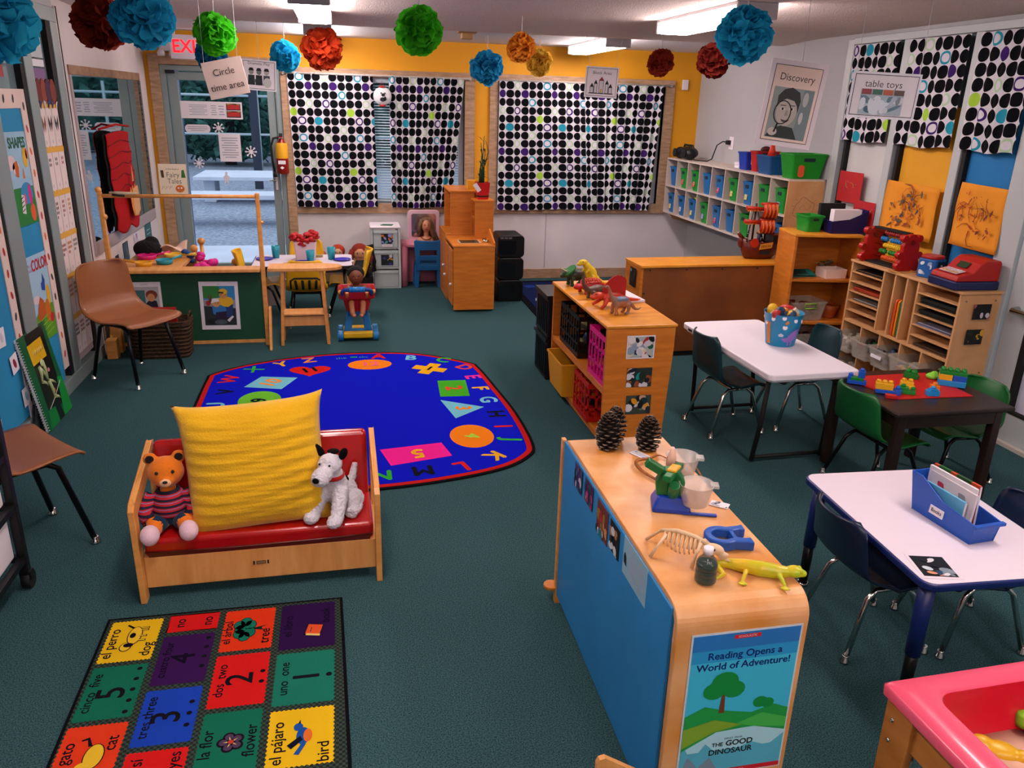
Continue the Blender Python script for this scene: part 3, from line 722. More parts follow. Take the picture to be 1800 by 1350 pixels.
_f = _nt.nodes.new('ShaderNodeMath'); _f.operation = 'FRACT'; _r = _nt.nodes.new('ShaderNodeValToRGB'); _r.color_ramp.interpolation = 'CONSTANT'
for i, (p_, c_) in enumerate(((0, '#14152E'), (.38, '#B5202C'), (.72, '#6F7FB8'), (.82, '#B5202C'))):
    e_ = _r.color_ramp.elements[i] if i < 2 else _r.color_ramp.elements.new(p_); e_.position = p_; e_.color = lin(c_)
_nt.links.new(_t.outputs['Object'], _s.inputs[0]); _nt.links.new(_s.outputs[2], _m.inputs[0]); _nt.links.new(_m.outputs[0], _f.inputs[0]); _nt.links.new(_f.outputs[0], _r.inputs[0]); _nt.links.new(_r.outputs[0], _nt.nodes['Principled BSDF'].inputs['Base Color'])
b = MB(); b.lathe((0, -.015, 0), [(.06, .05), (.068, .06), (.066, .09), (.058, .125), (.04, .15), (.034, .152)], stripe, 22, cap=False)
for s_ in (-1, 1): b.tube([(s_*.05, -.01, .128), (s_*.088, -.04, .075), (s_*.07, -.075, .05)], [.03, .031, .029], stripe, 12)
b.build('jumper', dl)
b = MB(); b.ell((0, -.02, .04), (.064, .055, .034), soft('#173048'))
for s_ in (-1, 1): b.tube([(s_*.03, -.03, .035), (s_*.055, -.095, .034)], [.04, .034], soft('#173048'), 12)
b.build('trousers', dl)
for s_ in (-1, 1):
    b = MB(); b.ell((s_*.066, -.155, .035), (.034, .042, .034), soft('#D9B9C4'), rx=.3); b.build('shoe', dl)
for s_ in (-1, 1):
    b = MB(); b.ell((s_*.05, -.008, .27), (.016, .008, .016), soft('#1A1210')); b.build('inner_ear', dl)
    b = MB(); b.ell((s_*.028, -.054, .232), .0065, INK, 10, 8); b.build('eye', dl)
b = MB(); b.ell((0, -.073, .198), (.02, .010, .016), soft('#E2B48A')); b.build('muzzle', dl)
b = MB(); b.ell((0, -.083, .205), (.009, .005, .006), INK, 10, 8); b.build('nose', dl)

# white plush terrier
dg = thing('plush_dog', 'white plush dog with black ears and red collar on the right of the loveseat', 'toy dog', (-.075, 2.89, .246), radians(-28))
FUR = mat('white_fur', '#D5D2DA', 0.95, spec=0.05, sheen=0.4, bump=0.9, bscale=110)
BFUR = mat('black_fur', '#0B0B0E', 0.9, spec=0.1, bump=0.5, bscale=90)
b = MB()
b.ell((.0, .035, .07), (.062, .07, .062), FUR); b.ell((0, -.01, .11), (.05, .05, .07), FUR); b.tube([(0, -.02, .15), (0, -.035, .19)], [.042, .04], FUR, 12)
b.ell((0, -.045, .225), (.046, .05, .044), FUR); b.ell((0, -.105, .205), (.036, .05, .033), FUR); b.ell((0, -.125, .197), (.036, .03, .03), FUR)
for s_ in (-1, 1):
    b.tube([(s_*.03, -.03, .12), (s_*.045, -.075, .06), (s_*.05, -.105, .025)], [.032, .028, .026], FUR, 12); b.ell((s_*.05, -.12, .024), (.03, .036, .024), FUR)
    b.ell((s_*.058, .03, .045), (.034, .052, .044), FUR); b.tube([(s_*.065, .03, .03), (s_*.078, -.045, .022)], [.03, .024], FUR, 12)
b.tube([(0, .095, .075), (.0, .135, .10), (0, .155, .145)], [.02, .016, .012], FUR, 10)
bd = b.organic('body', dg, .005, 3)
tx = bpy.data.textures.new('fur', 'CLOUDS'); tx.noise_scale = .012
dm = bd.modifiers.new('fur', 'DISPLACE'); dm.texture = tx; dm.strength = .010; dm.mid_level = .5
for s_ in (-1, 1):
    b = MB(); b.push(TR(s_*.04, -.03, .255) @ RZ(s_*-20) @ RY(s_*38)); b.ell((0, 0, .022), (.017, .009, .034), BFUR); b.pop(); b.build('ear', dg)
b = MB(); b.lathe((0, -.032, .165), [(.043, 0), (.046, .004), (.046, .012), (.042, .016)], soft('#A81418'), 20, cap=False); b.build('collar', dg, solid=.003)
b = MB(); b.ell((0, -.157, .205), (.014, .009, .011), BFUR); b.build('nose', dg)
for s_ in (-1, 1):
    b = MB(); b.ell((s_*.021, -.087, .24), .0045, INK, 8, 6); b.build('eye', dg)
b = MB(); b.ell((0, .03, .135), (.034, .04, .016), BFUR, rx=-.75); b.build('back_patch', dg)
b = MB(); b.ell((0, -.015, .267), (.024, .022, .008), BFUR); b.build('head_tuft', dg)

# ================================================================ school chairs
def shell_profile(h, bh, d):
    pts = [(-.50*d-.075, h+bh), (-.50*d-.055, h+bh*.82), (-.5*d-.03, h+bh*.5), (-.5*d-.005, h+bh*.24), (-.5*d+.05, h+.028), (-.5*d+.13, h), (-.05*d, h-.008), (.3*d, h+.006), (.47*d, h+.004), (.52*d, h-.02)]
    out = []
    for i in range(len(pts)-1):
        p0 = Vector(pts[max(i-1, 0)]); p1 = Vector(pts[i]); p2 = Vector(pts[i+1]); p3 = Vector(pts[min(i+2, len(pts)-1)])
        for k in range(4):
            t = k/4; out.append(tuple(0.5*((2*p1)+(-p0+p2)*t+(2*p0-5*p1+4*p2-p3)*t*t+(-p0+3*p1-3*p2+p3)*t**3)))
    out.append(pts[-1]); return out
def school_chair(label, h, bh, w_, d, m, legm, loc, rz, group=None, splay=.05, legr=.011, slot=False):
    """moulded shell seat on four splayed tube legs; front faces local +Y"""
    t = thing('school_chair', label, 'chair', loc, rz, group)
    pr = shell_profile(h, bh, d); n = len(pr)-1
    b = MB()
    def f(u, v):
        i = min(n, int(round(v*n))); y, z = pr[i]; x = (u-.5)*2
        s_ = i/n
        wd = w_/2*(.84+.16*min(1, s_*2.4)) if s_ < .45 else w_/2*(1-.05*(s_-.45))
        edge = .06/ (bh if s_ < .3 else d)
        if s_ < .12: wd *= sqrt(max(0, 1-(1-s_/.12)**2*.38))
        if s_ > .93: wd *= sqrt(max(0, 1-((s_-.93)/.07)**2*.25))
        back = max(0, 1-s_*2.2)
        cup = (abs(x)**2.4)
        return (x*wd, y+cup*.055*back, z+cup*.012*(1-back)+(-.0*cup))
    b.grid(f, 14, n, m)
    o = b.build('seat_shell', t, solid=.009); o.modifiers['solid'].offset = 0
    if slot:
        b = MB()
        for k in range(4): b.tube([((k-1.5)*.055, -.5*d-.045, h+bh*.42), ((k-1.5)*.05, -.5*d-.012, h+bh*.16)], .011, RUBBER, 8)
        b.tube([(-.12, -.5*d-.03, h+.05), (-.12, -.5*d-.05, h+bh*.42), (-.09, -.5*d-.06, h+bh*.5), (.09, -.5*d-.06, h+bh*.5), (.12, -.5*d-.05, h+bh*.42), (.12, -.5*d-.03, h+.05)], .008, RUBBER, 8); b.build('back_frame', t)
    for sx in (-1, 1):
        for sy in (-1, 1):
            b = MB(); x0 = sx*w_*.33; y0 = sy*d*.26
            fx, fy = sx*(w_*.40+splay*.4), sy*(d*.42+splay)
            b.tube([(x0, -.0*sy, h-.02), (x0, y0*.75, h-.022), (x0+(fx-x0)*.12, y0+(fy-y0)*.15, h-.05), (fx, fy, .012)], legr, legm, 9)
            lg = b.build('leg', t)
            b = MB(); b.lathe((fx, fy, 0), [(.001, 0), (legr*1.6, .001), (legr*1.7, .008), (legr*1.1, .014), (legr*1.15, .03), (legr*1.0, .032)], CHROME, 12); b.build('glide', lg)
    b = MB(); b.tube([(-w_*.33, d*.10, h-.02), (w_*.33, d*.10, h-.02)], legr*.9, legm, 8); b.tube([(-w_*.33, -d*.12, h-.02), (w_*.33, -d*.12, h-.02)], legr*.9, legm, 8); b.build('cross_tube', t)
    return t
tan = mat('tan_shell', '#8C5530', 0.35, spec=0.5, var=0.05, vscale=5)
blackleg = mat('black_tube', '#0C0D10', 0.3, 0.3)
def face(dx, dy): return atan2(-dx, dy)
school_chair('brown moulded school chair in front of the green puppet panel', .41, .34, .44, .42, tan, blackleg, (-1.395, 5.435, 0), face(.41, -.31), 'brown adult school chairs', .03, .0125)
school_chair('brown school chair cut off at the left edge of the picture, beside the wheeled rack', .415, .34, .45, .40, tan, blackleg, (-1.365, 3.235, 0), face(.75, .66), 'brown adult school chairs', .03, .0125)
teal = mat('dark_teal_shell', '#10323A', 0.3, spec=0.5)
navy = mat('navy_shell', '#10203A', 0.32, spec=0.5)
green = mat('green_shell', '#125A28', 0.35, spec=0.5)
yshell = mat('yellow_shell', '#E8B51C', 0.4)
school_chair('dark teal chair on the left side of the white table', .30, .30, .34, .31, teal, CHROME, (2.17, 4.33-.27, 0), face(1, .1), 'dark teal chairs at the white table', .04, .010)
school_chair('dark teal chair on the right side of the white table, near the clear bins', .30, .285, .34, .31, teal, CHROME, (2.63, 4.10, 0), face(-1, .0), 'dark teal chairs at the white table', .04, .010)
school_chair('green chair pushed under the left side of the dark brown table', .27, .27, .36, .31, green, blackleg, (2.60, 3.235, 0), face(1, .06), 'green chairs at the dark table', .04, .010)
school_chair('green chair on the right side of the dark brown table, by the right wall', .27, .235, .36, .31, green, blackleg, (3.06, 3.30, 0), face(-1, .0), 'green chairs at the dark table', .04, .010)
school_chair('navy chair tucked under the left end of the blue-edged table', .28, .25, .33, .30, navy, CHROME, (1.79, 2.13, 0), face(1, .0), 'navy chairs at the blue-edged table', .03, .010)
school_chair('navy chair at the right end of the blue-edged table, behind the book bin', .28, .25, .33, .30, navy, CHROME, (2.155, 2.08, 0), face(-1, .1), 'navy chairs at the blue-edged table', .03, .010)

# ================================================================ tables
def round_top(b, x0, y0, x1, y1, z0, z1, r, m, edge=None):
    P = rrect((x0+x1)/2, (y0+y1)/2, x1-x0, y1-y0, r)
    b.prism(P, z0, z1, edge or m)
    if edge: b.flat(inset(P, .006), z1+.0006, m)
# white folding table
t = thing('folding_table', 'white plastic folding table carrying the dinosaur bucket', 'table', (2.30, 3.94, 0), radians(1.6))
b = MB(); b.prism(rrect(0, 0, .52, 1.04, .03), .515, .55, WHITE); b.prism(rrect(0, 0, .49, 1.0, .03), .50, .515, WHITE); b.build('tabletop', t, .008, seg=3)
b = MB(); b.push(TR(-.262, .40, .53) @ RZ(-90) @ RX(90)); b.prism(rrect(0, 0, .05, .012, .005), 0, .003, INK); b.pop(); b.build('latch_slot', t)
for sy in (-1, 1):
    for sx in (-1, 1):
        b = MB(); b.tube([(sx*.2, sy*.42, .5), (sx*.2, sy*.40, .25), (sx*.21, sy*.37, .013)], .013, RUBBER, 8); b.build('leg', t)
    b = MB(); b.tube([(-.21, sy*.37, .03), (.21, sy*.37, .03)], .011, RUBBER, 8); b.build('foot_bar', t)
    b = MB(); b.tube([(-.2, sy*.42, .49), (.2, sy*.42, .49)], .011, RUBBER, 8); b.build('leg_bar', t)
# dark brown table
dk = wood('dark_brown_wood', '#2A1B16', '#1F1410', (2, 14, 2), .28)
t = thing('play_table', 'dark brown square play table with building bricks on it', 'table', (2.775, 3.26, 0), 0)
b = MB(); b.b2((-.32, -.30, .475), (.32, .30, .5), dk); b.build('tabletop', t, .008)
b = MB()
for a, c in (((-.28, -.27), (.28, -.255)), ((-.28, .255), (.28, .27)), ((-.28, -.27), (-.265, .27)), ((.265, -.27), (.28, .27))): b.b2((a[0], a[1], .41), (c[0], c[1], .475), dk)
b.build('apron', t)
for sx in (-1, 1):
    for sy in (-1, 1):
        b = MB(); b.b2((sx*.262-.022, sy*.25-.022, 0), (sx*.262+.022, sy*.25+.022, .475), dk); b.build('leg', t, .004)
# white table with blue edge
t = thing('activity_table', 'white-topped table with a thick blue edge and a book bin on it', 'table', (1.965, 2.105, 0), radians(-3))
bl = mat('blue_edge', '#0E2260', 0.4); lam = mat('white_laminate', '#DDD3DE', 0.3)
b = MB(); P = rrect(0, 0, .57, .77, .05); b.prism(P, .445, .47, bl); b.build('table_edge', t, .006)
b = MB(); b.prism(inset(P, .008), .469, .4712, lam); b.build('tabletop', t)
for sx in (-1, 1):
    for sy in (-1, 1):
        b = MB(); b.tube([(sx*.232, sy*.325, .445), (sx*.234, sy*.33, .18)], [.026, .024], bl, 12); b.tube([(sx*.234, sy*.33, .2), (sx*.236, sy*.332, .01)], [.02, .018], blackleg, 12); lg = b.build('leg', t)
        b = MB(); b.cyl((sx*.236, sy*.332, .008), .022, .016, CHROME, 14); b.build('glide', lg)

# ================================================================ blue-backed low shelf in front
sh = thing('bookshelf', 'low wooden shelf with a blue back panel and discovery toys on top', 'shelf', (0.905, 1.98, 0), radians(-.4))
hx, hy, hz = .1725, .525, .69
topm = mat('worn_maple_top', '#E4AE78', 0.38, vscale=7, col2='#D08A3E', bump=.02)
b = MB()
arc = lambda cy_, s_: [(cy_+s_*.06*sin(radians(a)), hz-.06+.06*cos(radians(a))) for a in range(0, 91, 10)]
outer = [(-hy, 0)] + [(-hy+.06-.06*sin(radians(a)), hz-.06+.06*cos(radians(a))) for a in range(90, -1, -10)] + [(hy-.06+.06*sin(radians(a)), hz-.06+.06*cos(radians(a))) for a in range(0, 91, 10)] + [(hy, 0)]
inner = [(hy-.02, 0)] + [(hy-.06+.04*sin(radians(a)), hz-.06+.04*cos(radians(a))) for a in range(90, -1, -10)] + [(-hy+.06-.04*sin(radians(a)), hz-.06+.04*cos(radians(a))) for a in range(0, 91, 10)] + [(-hy+.02, 0)]
no = len(outer); vs = []
for x in (-hx, hx):
    vs += [(x, y, z) for y, z in outer] + [(x, y, z) for y, z in inner[::-1]]
m2 = 2*no; fs = []
for i in range(no-1):
    fs += [(i, i+1, m2+i+1, m2+i), (no+i, no+i+1, m2+no+i+1, m2+no+i), (i, i+1, no+i+1, no+i), (m2+i, m2+i+1, m2+no+i+1, m2+no+i)]
b.add(vs, fs, topm, False); b.build('bent_ply_shell', sh, .003)
b = MB(); b.b2((-hx-.006, -hy+.03, .035), (-hx+.006, hy-.012, hz-.014), mat('blue_back', '#2580BE', .55, var=.1, vscale=3)); bp = b.build('back_panel', sh, .003)
b = MB(); b.b2((-hx+.006, -hy+.02, .02), (hx-.004, hy-.02, .038), MAPLE_H); b.b2((-hx+.006, -hy+.02, .33), (hx-.004, hy-.02, .348), MAPLE_H); b.build('shelf_board', sh)
b = MB(); b.b2((-hx-.012, hy-.02, .0), (-hx+.002, hy+.004, .68), MAPLE); b.build('edge_strip', sh)
b = MB(); b.prism(circ(-hx-.02, hy+.01, .03, .03, 20), .055, .068, HONEY); b.build('foot_disc', sh, .003)
# small wooden corner at the very bottom edge of the picture
b = MB(); b.prism([(0, 0), (.006, .012), (.02, .015), (.13, -.06), (.13, -.09), (0, -.05)], 0, .014, MAPLE_H, ax='y'); b.b2((0, 0, -.5), (.03, .014, -.03), MAPLE)
o = b.build('chair_frame'); o.location = (.525, 1.375, .345); tag(o, 'corner of a light wooden frame showing at the bottom edge beside the shelf', 'furniture')
# ================================================================ helpers for papers, bins and pictures
def blobs(w_, h_, seed, cols, n=14, dz=0.00012):
    """a snapshot: overlapping soft shapes inside a rectangle"""
    def f(b):
        rn = random.Random(seed)
        for k in range(n):
            r1, r2 = rn.uniform(.06, .2)*w_, rn.uniform(.08, .24)*h_
            cx_, cy_ = rn.uniform(-.5, .5)*w_, rn.uniform(-.5, .4)*h_
            P = [(max(-w_/2, min(w_/2, x)), max(-h_/2, min(h_/2, y))) for x, y in circ(cx_, cy_, r1, r2, 9, rn.uniform(0, 3))]
            if len(set(P)) > 4: b.flat(P, dz*k, plain(rn.choice(cols), .4))
    return f
def photo(label, T, w_, h_, seed, cols, base, border=None, cat='photograph', name='photo_print', group=None, n=14):
    def ex(b):
        if border: b.box((0, 0, 0), (w_-2*border, h_-2*border, .0004), plain(base, .4)); b.push(TR(0, 0, .0006)); blobs(w_-2*border, h_-2*border, seed, cols, n)(b); b.pop()
        else: blobs(w_, h_, seed, cols, n)(b)
    return sheet(name, label, cat, T, w_, h_, PAPER if border else plain(base, .4), group, ex, .001)
def open_bin(b, wt, dt, h, m, taper=.82, th=.004, rim=.006, r=.02):
    """open tapered box with a rim, base centre at the origin"""
    wb, db = wt*taper, dt*taper
    def ring(w_, d_, z): return [(x, y, z) for x, y in rrect(0, 0, w_, d_, min(r, w_*.3, d_*.3), 4)]
    t2 = 2*th
    b.loft([ring(wb, db, 0), ring(wt, dt, h-rim*2), ring(wt+2*rim, dt+2*rim, h-rim*2), ring(wt+2*rim, dt+2*rim, h), ring(wt-t2, dt-t2, h), ring(wb-t2, db-t2, th)], m, True, False)

# ================================================================ back wall: blinds, curtains, extinguisher
slat = mat('blind_slat', '#B9CBD2', .5)
for i, W in enumerate((W1, W2)):
    x0, x1, z0, z1 = W
    t = thing('window_blind', ('white horizontal blind showing between the left pair of dotted curtains', 'white horizontal blind behind the right pair of dotted curtains')[i], 'blind', ((x0+x1)/2, YB+.028, z0), 0, 'window blinds')
    b = MB(); n = 42; L_ = (x1-x0)/2-.06
    for k in range(n): b.box((0, 0, .05+(z1-z0-.1)*k/n), (2*L_, .026, .0022), slat, rx=radians(22))
    b.build('slats', t)
    b = MB(); b.b2((-L_, -.015, z1-z0-.045), (L_, .015, z1-z0-.005), slat); b.build('head_rail', t)
    b = MB(); b.b2((-L_, -.013, .02), (L_, .013, .035), slat); b.build('bottom_rail', t)
    b = MB(); b.tube([(x0-.03, YB-.05, z1+.015), (x1+.06, YB-.05, z1+.015)], .009, mat('pale_rod', '#B8B4AE', .4), 8)
    for x in (x0-.02, x1+.05): b.b2((x-.008, YB-.055, z1+.0), (x+.008, YB-.024, z1+.03), mat('pale_rod'))
    tag(b.build('curtain_rod'), ('thin pale curtain rod over the left window', 'thin pale curtain rod over the right window')[i], 'curtain rod')
DOT = dots_material('dotted_fabric')
def curtain(label, xa0, xa1, xb0, xb1, zt, zb, folds, amp, seed, cellw=.0775, gather=1.25, y=YB-.05):
    """hanging cloth: top edge xa0..xa1, bottom edge xb0..xb1"""
    b = MB(); nc = (xa1-xa0)/cellw*gather
    def f(u, v):
        g = u + .005*sin(u*folds*2*pi+1)
        xt = xa0+(xa1-xa0)*g; xb = xb0+(xb1-xb0)*g
        a = amp*(.55+.45*v)*(.5+.5*sin(u*3.1+seed)**2+.15)
        return (xt+(xb-xt)*v, y+a*sin(u*folds*2*pi+seed)-.004*v, zt+(zb-zt)*v+.006*sin(u*7+seed)*v)
    b.grid(f, 90, 30, DOT, True, lambda u, v: (u*nc+seed-1, v*(zt-zb)/.0795))
    tag(b.build('curtain'), label, 'curtain', 'dotted curtains on the back windows')
curtain('wide dotted curtain next to the glass door, left half of the left window', -.49, .315, -.46, .33, 2.025, .765, 5, .014, 1, gather=1.0)
curtain('narrow gathered dotted curtain on the right half of the left window', .47, 1.21, .47, 1.08, 2.02, .765, 9, .024, 2, gather=1.15)
curtain('dotted curtain on the left half of the right window', 1.56, 2.46, 1.56, 2.56, 2.01, .745, 7, .016, 3, gather=1.02)
curtain('dotted curtain on the right half of the right window, behind the castle sign', 2.44, 3.30, 2.54, 3.23, 2.01, .745, 8, .018, 4, gather=1.02)
t = thing('paper_lantern', 'round white window ornament with a black animal print and red ends', 'ornament', (.404, YB-.09, 1.83))
b = MB(); b.ell((0, 0, 0), (.088, .04, .085), mat('lantern_paper', '#D8DCE0', .7), 20, 12); b.build('body', t)
b = MB(); b.push(TR(0, -.041, 0) @ FRONT)
for x, y, r1, r2 in ((0, -.03, .026, .02), (.005, .012, .018, .015), (-.014, .028, .007, .007), (.022, .027, .007, .007), (.024, -.022, .012, .02)): b.prism(circ(x, y, r1, r2, 14), -.004, .002, INK)
b.pop(); b.build('animal_print', t)
for z in (-1, 1):
    b = MB(); b.cyl((0, 0, z*.086), .03, .016, plain('#B01C24'), 16); b.build('end_cap', t)
b = MB(); b.tube([(-.02, 0, .09), (0, 0, .14), (.02, 0, .09)], .0025, plain('#B01C24'), 5); b.build('hanger', t)

t = thing('fire_extinguisher', 'red fire extinguisher with a yellow tag on the yellow wall beside the door', 'fire extinguisher', (-.575, YB-.075, 1.09))
b = MB(); b.lathe((0, 0, 0), [(.05, 0), (.058, .01), (.058, .25), (.05, .285), (.028, .31), (.022, .33)], plain('#8E1410', .3), 22); b.build('cylinder', t)
b = MB(); b.lathe((0, 0, .145), [(.0595, 0), (.0595, .12), (.052, .145)], plain('#D9A017', .5), 22, cap=False); b.build('yellow_tag', t)
b = MB(); b.push(TR(0, -.0592, .11)@FRONT); b.box((0, 0, 0), (.07, .035, .002), PAPER); b.flat([(-.02, -.05), (0, -.035), (.02, -.05), (0, -.065)], .001, PAPER); b.pop(); b.build('label_plate', t)
b = MB(); b.cyl((0, 0, .335), .024, .02, CHROME, 14); b.box((.0, -.01, .36), (.03, .07, .014), INK, rx=.3); b.box((0, -.02, .345), (.03, .09, .01), plain('#8E1410')); b.build('valve', t)
b = MB(); b.tube([(-.02, -.01, .34), (-.07, -.015, .33), (-.095, -.02, .26), (-.09, -.02, .12), (-.075, -.02, .02)], .011, RUBBER, 8); b.tube([(-.075, -.02, .02), (-.073, -.02, -.03)], [.012, .02], RUBBER, 8); b.build('hose', t)
b = MB(); b.b2((-.025, .05, .2), (.025, .075, .3), plain('#8E1410')); b.build('wall_bracket', t)

# exit sign, emergency lamp, smoke alarm
t = thing('exit_sign', 'white exit sign with lit red letters hanging above the door', 'exit sign', (-1.29, 8.05, 2.09))
b = MB(); b.b2((-.16, -.03, 0), (.16, .03, .2), WHITE); b.build('housing', t, .006)
b = MB(); b.b2((-.13, -.012, .2), (-.11, .012, ZC-2.09), WHITE); b.b2((.11, -.012, .2), (.13, .012, ZC-2.09), WHITE); b.b2((-.16, -.03, ZC-2.1), (.16, .03, ZC-2.09), WHITE); b.build('mount', t)
rlit = mat('red_lit', '#C01018', .5, emit='#FF1420', estr=2.2)
b = MB(); b.push(TR(0, -.031, .1)@FRONT); b.text('EXIT', .15, rlit, bold=.02, sx=.92); b.pop(); b.build('letters', t)
t = thing('emergency_light', 'small white twin emergency lamp beside the exit sign', 'emergency light', (-1.52, YB-.06, 2.2))
b = MB(); b.b2((-.07, -.02, -.04), (.07, .06, .04), WHITE); b.build('case', t, .008)
for s_ in (-1, 1):
    b = MB(); b.lathe((s_*.05, -.04, -.08), [(.02, .05), (.035, .03), (.035, 0)], WHITE, 14); b.build('lamp_head', t)
t = thing('smoke_alarm', 'square tan sounder box on the ceiling near the back wall', 'alarm', (1.03, 6.95, ZC))
b = MB(); b.b2((-.075, -.06, -.02), (.075, .06, 0), plain('#B08A58')); b.build('base_plate', t, .004)
b = MB(); b.b2((-.045, -.045, -.065), (.045, .045, -.02), plain('#B9915C'))
b.build('grille', t, .006)
b = MB(); b.b2((3.52, YB-.03, 1.98), (3.58, YB, 2.08), PAPER); tag(b.build('wall_sensor', bev=.004), 'small white sensor box high on the yellow wall at the right corner', 'sensor')

# ================================================================ mirror on the left wall with its costume
MIR = mat('mirror_silver', '#A9B8BC', .015, 1.0)
t = thing('wall_mirror', 'large framed mirror on the left wall reflecting the glass door', 'mirror', (XL, 7.05, .70))
b = MB(); b.b2((0, -.97, .09), (.014, .95, 1.22), MIR); b.build('mirror_glass', t)
fr = mat('mirror_frame', '#A79A98', .4, .2)
b = MB(); b.b2((0, -1.01, 0), (.022, .97, .09), fr); b.build('bottom_frame', t, .004)
b = MB(); b.b2((0, -1.01, 1.20), (.022, .97, 1.26), mat('mirror_top_frame', '#8F6E52', .5, var=.3, vscale=12)); b.build('top_frame', t, .004)
for nm, y in (('near_frame', -1.01), ('far_frame', .94)):
    b = MB(); b.b2((0, y, .09), (.022, y+.04, 1.20), fr if y < 0 else mat('dotted_edge', '#50504E', .6, var=.9, vscale=60)); b.build('side_frame', t, .004)
t = thing('dress_up_cape', 'red cape with flames and a rocket hanging in front of the wall mirror', 'costume', (XL+.035, 6.84, 1.53))
rc = mat('red_cloth', '#A51E22', .9, spec=.1, bump=.15, bscale=40)
b = MB()
CU = Vector((.03, .58, 0)); CN = Vector((.999, -.04, 0))      # across the cape, and the way its face looks
def capef(off):
    def f(u, v):
        bot = .70*v+.05*v*abs(sin(u*7))-(.0 if u < .8 else .10*v*(u-.8)*5)
        return Vector((.02, -.29, -.03))+CU*(u*(.92+.1*v)+.03*v)+CN*(off+.010*sin(v*24+u*2)*(.3+v*.3)+.018*sin(u*pi))+Vector((0, 0, -bot+.02*sin(u*pi)))
    return f
b.grid(capef(0), 20, 30, rc); b.build('cape', t, solid=.003)
b = MB(); b.grid(lambda u, v: capef(-.016)(u*1.03-.035, v*.98), 12, 16, mat('black_lining', '#0A0A0C', .9)); b.build('lining', t, solid=.003)
b = MB()
for k in range(5): b.tube([capef(.006)(q/10, .12+.115*k-.03*sin(q/10*pi)) for q in range(11)], .003, mat('red_seam', '#6A1014', .9), 5)
b.build('seams', t)
b = MB(); b.push(TR(.085, .06, -.53) @ RZ(90) @ RX(90) @ Matrix.Diagonal((1.9, 1, 1, 1))); tn = plain('#C99A6A', .8); og = plain('#DE8A30', .8)
b.prism([(-.07, .06), (-.05, .10), (-.035, .05), (-.02, .11), (0, .06), (.02, .12), (.04, .06), (.06, .10), (.07, .04), (.06, -.1), (.02, -.13), (-.04, -.12), (-.06, -.06)], 0, .004, og)
b.prism([(-.03, .08), (.05, .10), (.065, .02), (.06, -.09), (.02, -.125), (-.03, -.12), (-.045, -.04)], .004, .007, tn); b.prism([(-.01, .14), (.002, .26), (.012, .14)], 0, .004, tn); b.pop(); b.build('flame_applique', t)
b = MB(); b.tube([(.0, -.36, .012), (.03, -.0, .035), (.04, .33, .012)], .008, rc, 6); b.build('hanging_loop', t)

# wall papers below the mirror
photo('small dark photo print low on the left wall, nearest the puppet stand', TR(XL+.002, 6.62, .53) @ WEST, .10, .15, 3, ['#0B0C0C', '#1B1D14', '#8A5A30', '#2A2018'], '#0C0D0D')
photo('dark photo print on the left wall between two other papers', TR(XL+.002, 6.90, .57) @ WEST, .16, .18, 5, ['#0B0C0C', '#26301E', '#4A5A4A', '#0E100E'], '#101210')
photo('pale sheet with a grey figure taped on the left wall under the mirror', TR(XL+.002, 7.28, .57) @ WEST, .2, .22, 8, ['#C9C2CA', '#B7AEB6', '#8F6A86', '#D8D2D8'], '#CFC9CF')
sheet('poster', 'teal green poster on the left wall just below the mirror, by the door', 'poster', TR(XL+.002, 7.72, .555) @ WEST, .24, .27, plain('#1F5A5E', .6), extra=lambda b: [b.box((0, .08-.035*k, 0), (.12, .008, .0004), plain('#8FB8B4')) for k in range(5)])

# ================================================================ puppet stand
t = thing('puppet_stand', 'wooden puppet stand with a green panel, shelf ledge and top rod', 'puppet stand', (-1.14, 6.09, 0))
gp = mat('green_panel', '#13492F', .6, var=.08, vscale=3)
for s_ in (-1, 1):
    b = MB(); b.prism([(s_*.525-.018, 0), (s_*.525+.018, 0), (s_*.525+.014, 1.14), (s_*.525-.014, 1.14)], -.02, .02, MAPLE, ax='y'); b.build('post', t, .006)
    b = MB(); b.prism([(-.16, 0), (-.12, .0), (.02, .24), (.02, .30), (-.03, .30)], s_*.545, s_*.565, MAPLE, ax='x'); b.build('foot_brace', t, .004)
b = MB(); b.b2((-.51, -.008, .045), (.51, .008, .575), gp); b.build('panel', t)
b = MB(); b.b2((-.51, -.012, .025), (.51, .012, .05), MAPLE_H); b.build('bottom_rail', t)
b = MB(); b.b2((-.515, -.07, .575), (.508, .07, .60), MAPLE_H); b.build('ledge', t, .005)
b = MB(); b.tube([(-.53, 0, 1.115), (.53, 0, 1.115)], .0135, MAPLE_H, 12); b.build('top_rod', t)
for nm_, c_ in (('post_knob', (-.53, 0, 1.155)), ('side_knob', (-.515, 0, .97))):
    b = MB(); b.ell(c_, .022, MAPLE); b.build(nm_, t)
b = MB(); b.cyl((.54, 0, .93), .012, .03, MAPLE, 12, ax='x'); b.build('side_knob', t)
b = MB(); b.tube([(-1.60, 6.086, 1.138), (-1.54, 6.08, 1.133), (-1.42, 6.086, 1.133)], [.008, .014, .008], mat('pale_rag', '#B9A98C', .9), 8); b.tube([(-1.58, 6.072, 1.125), (-1.50, 6.070, 1.118)], .008, INK, 6); tag(b.build('rolled_cloth'), 'little pale rag draped over the left end of the puppet stand rod', 'cloth')
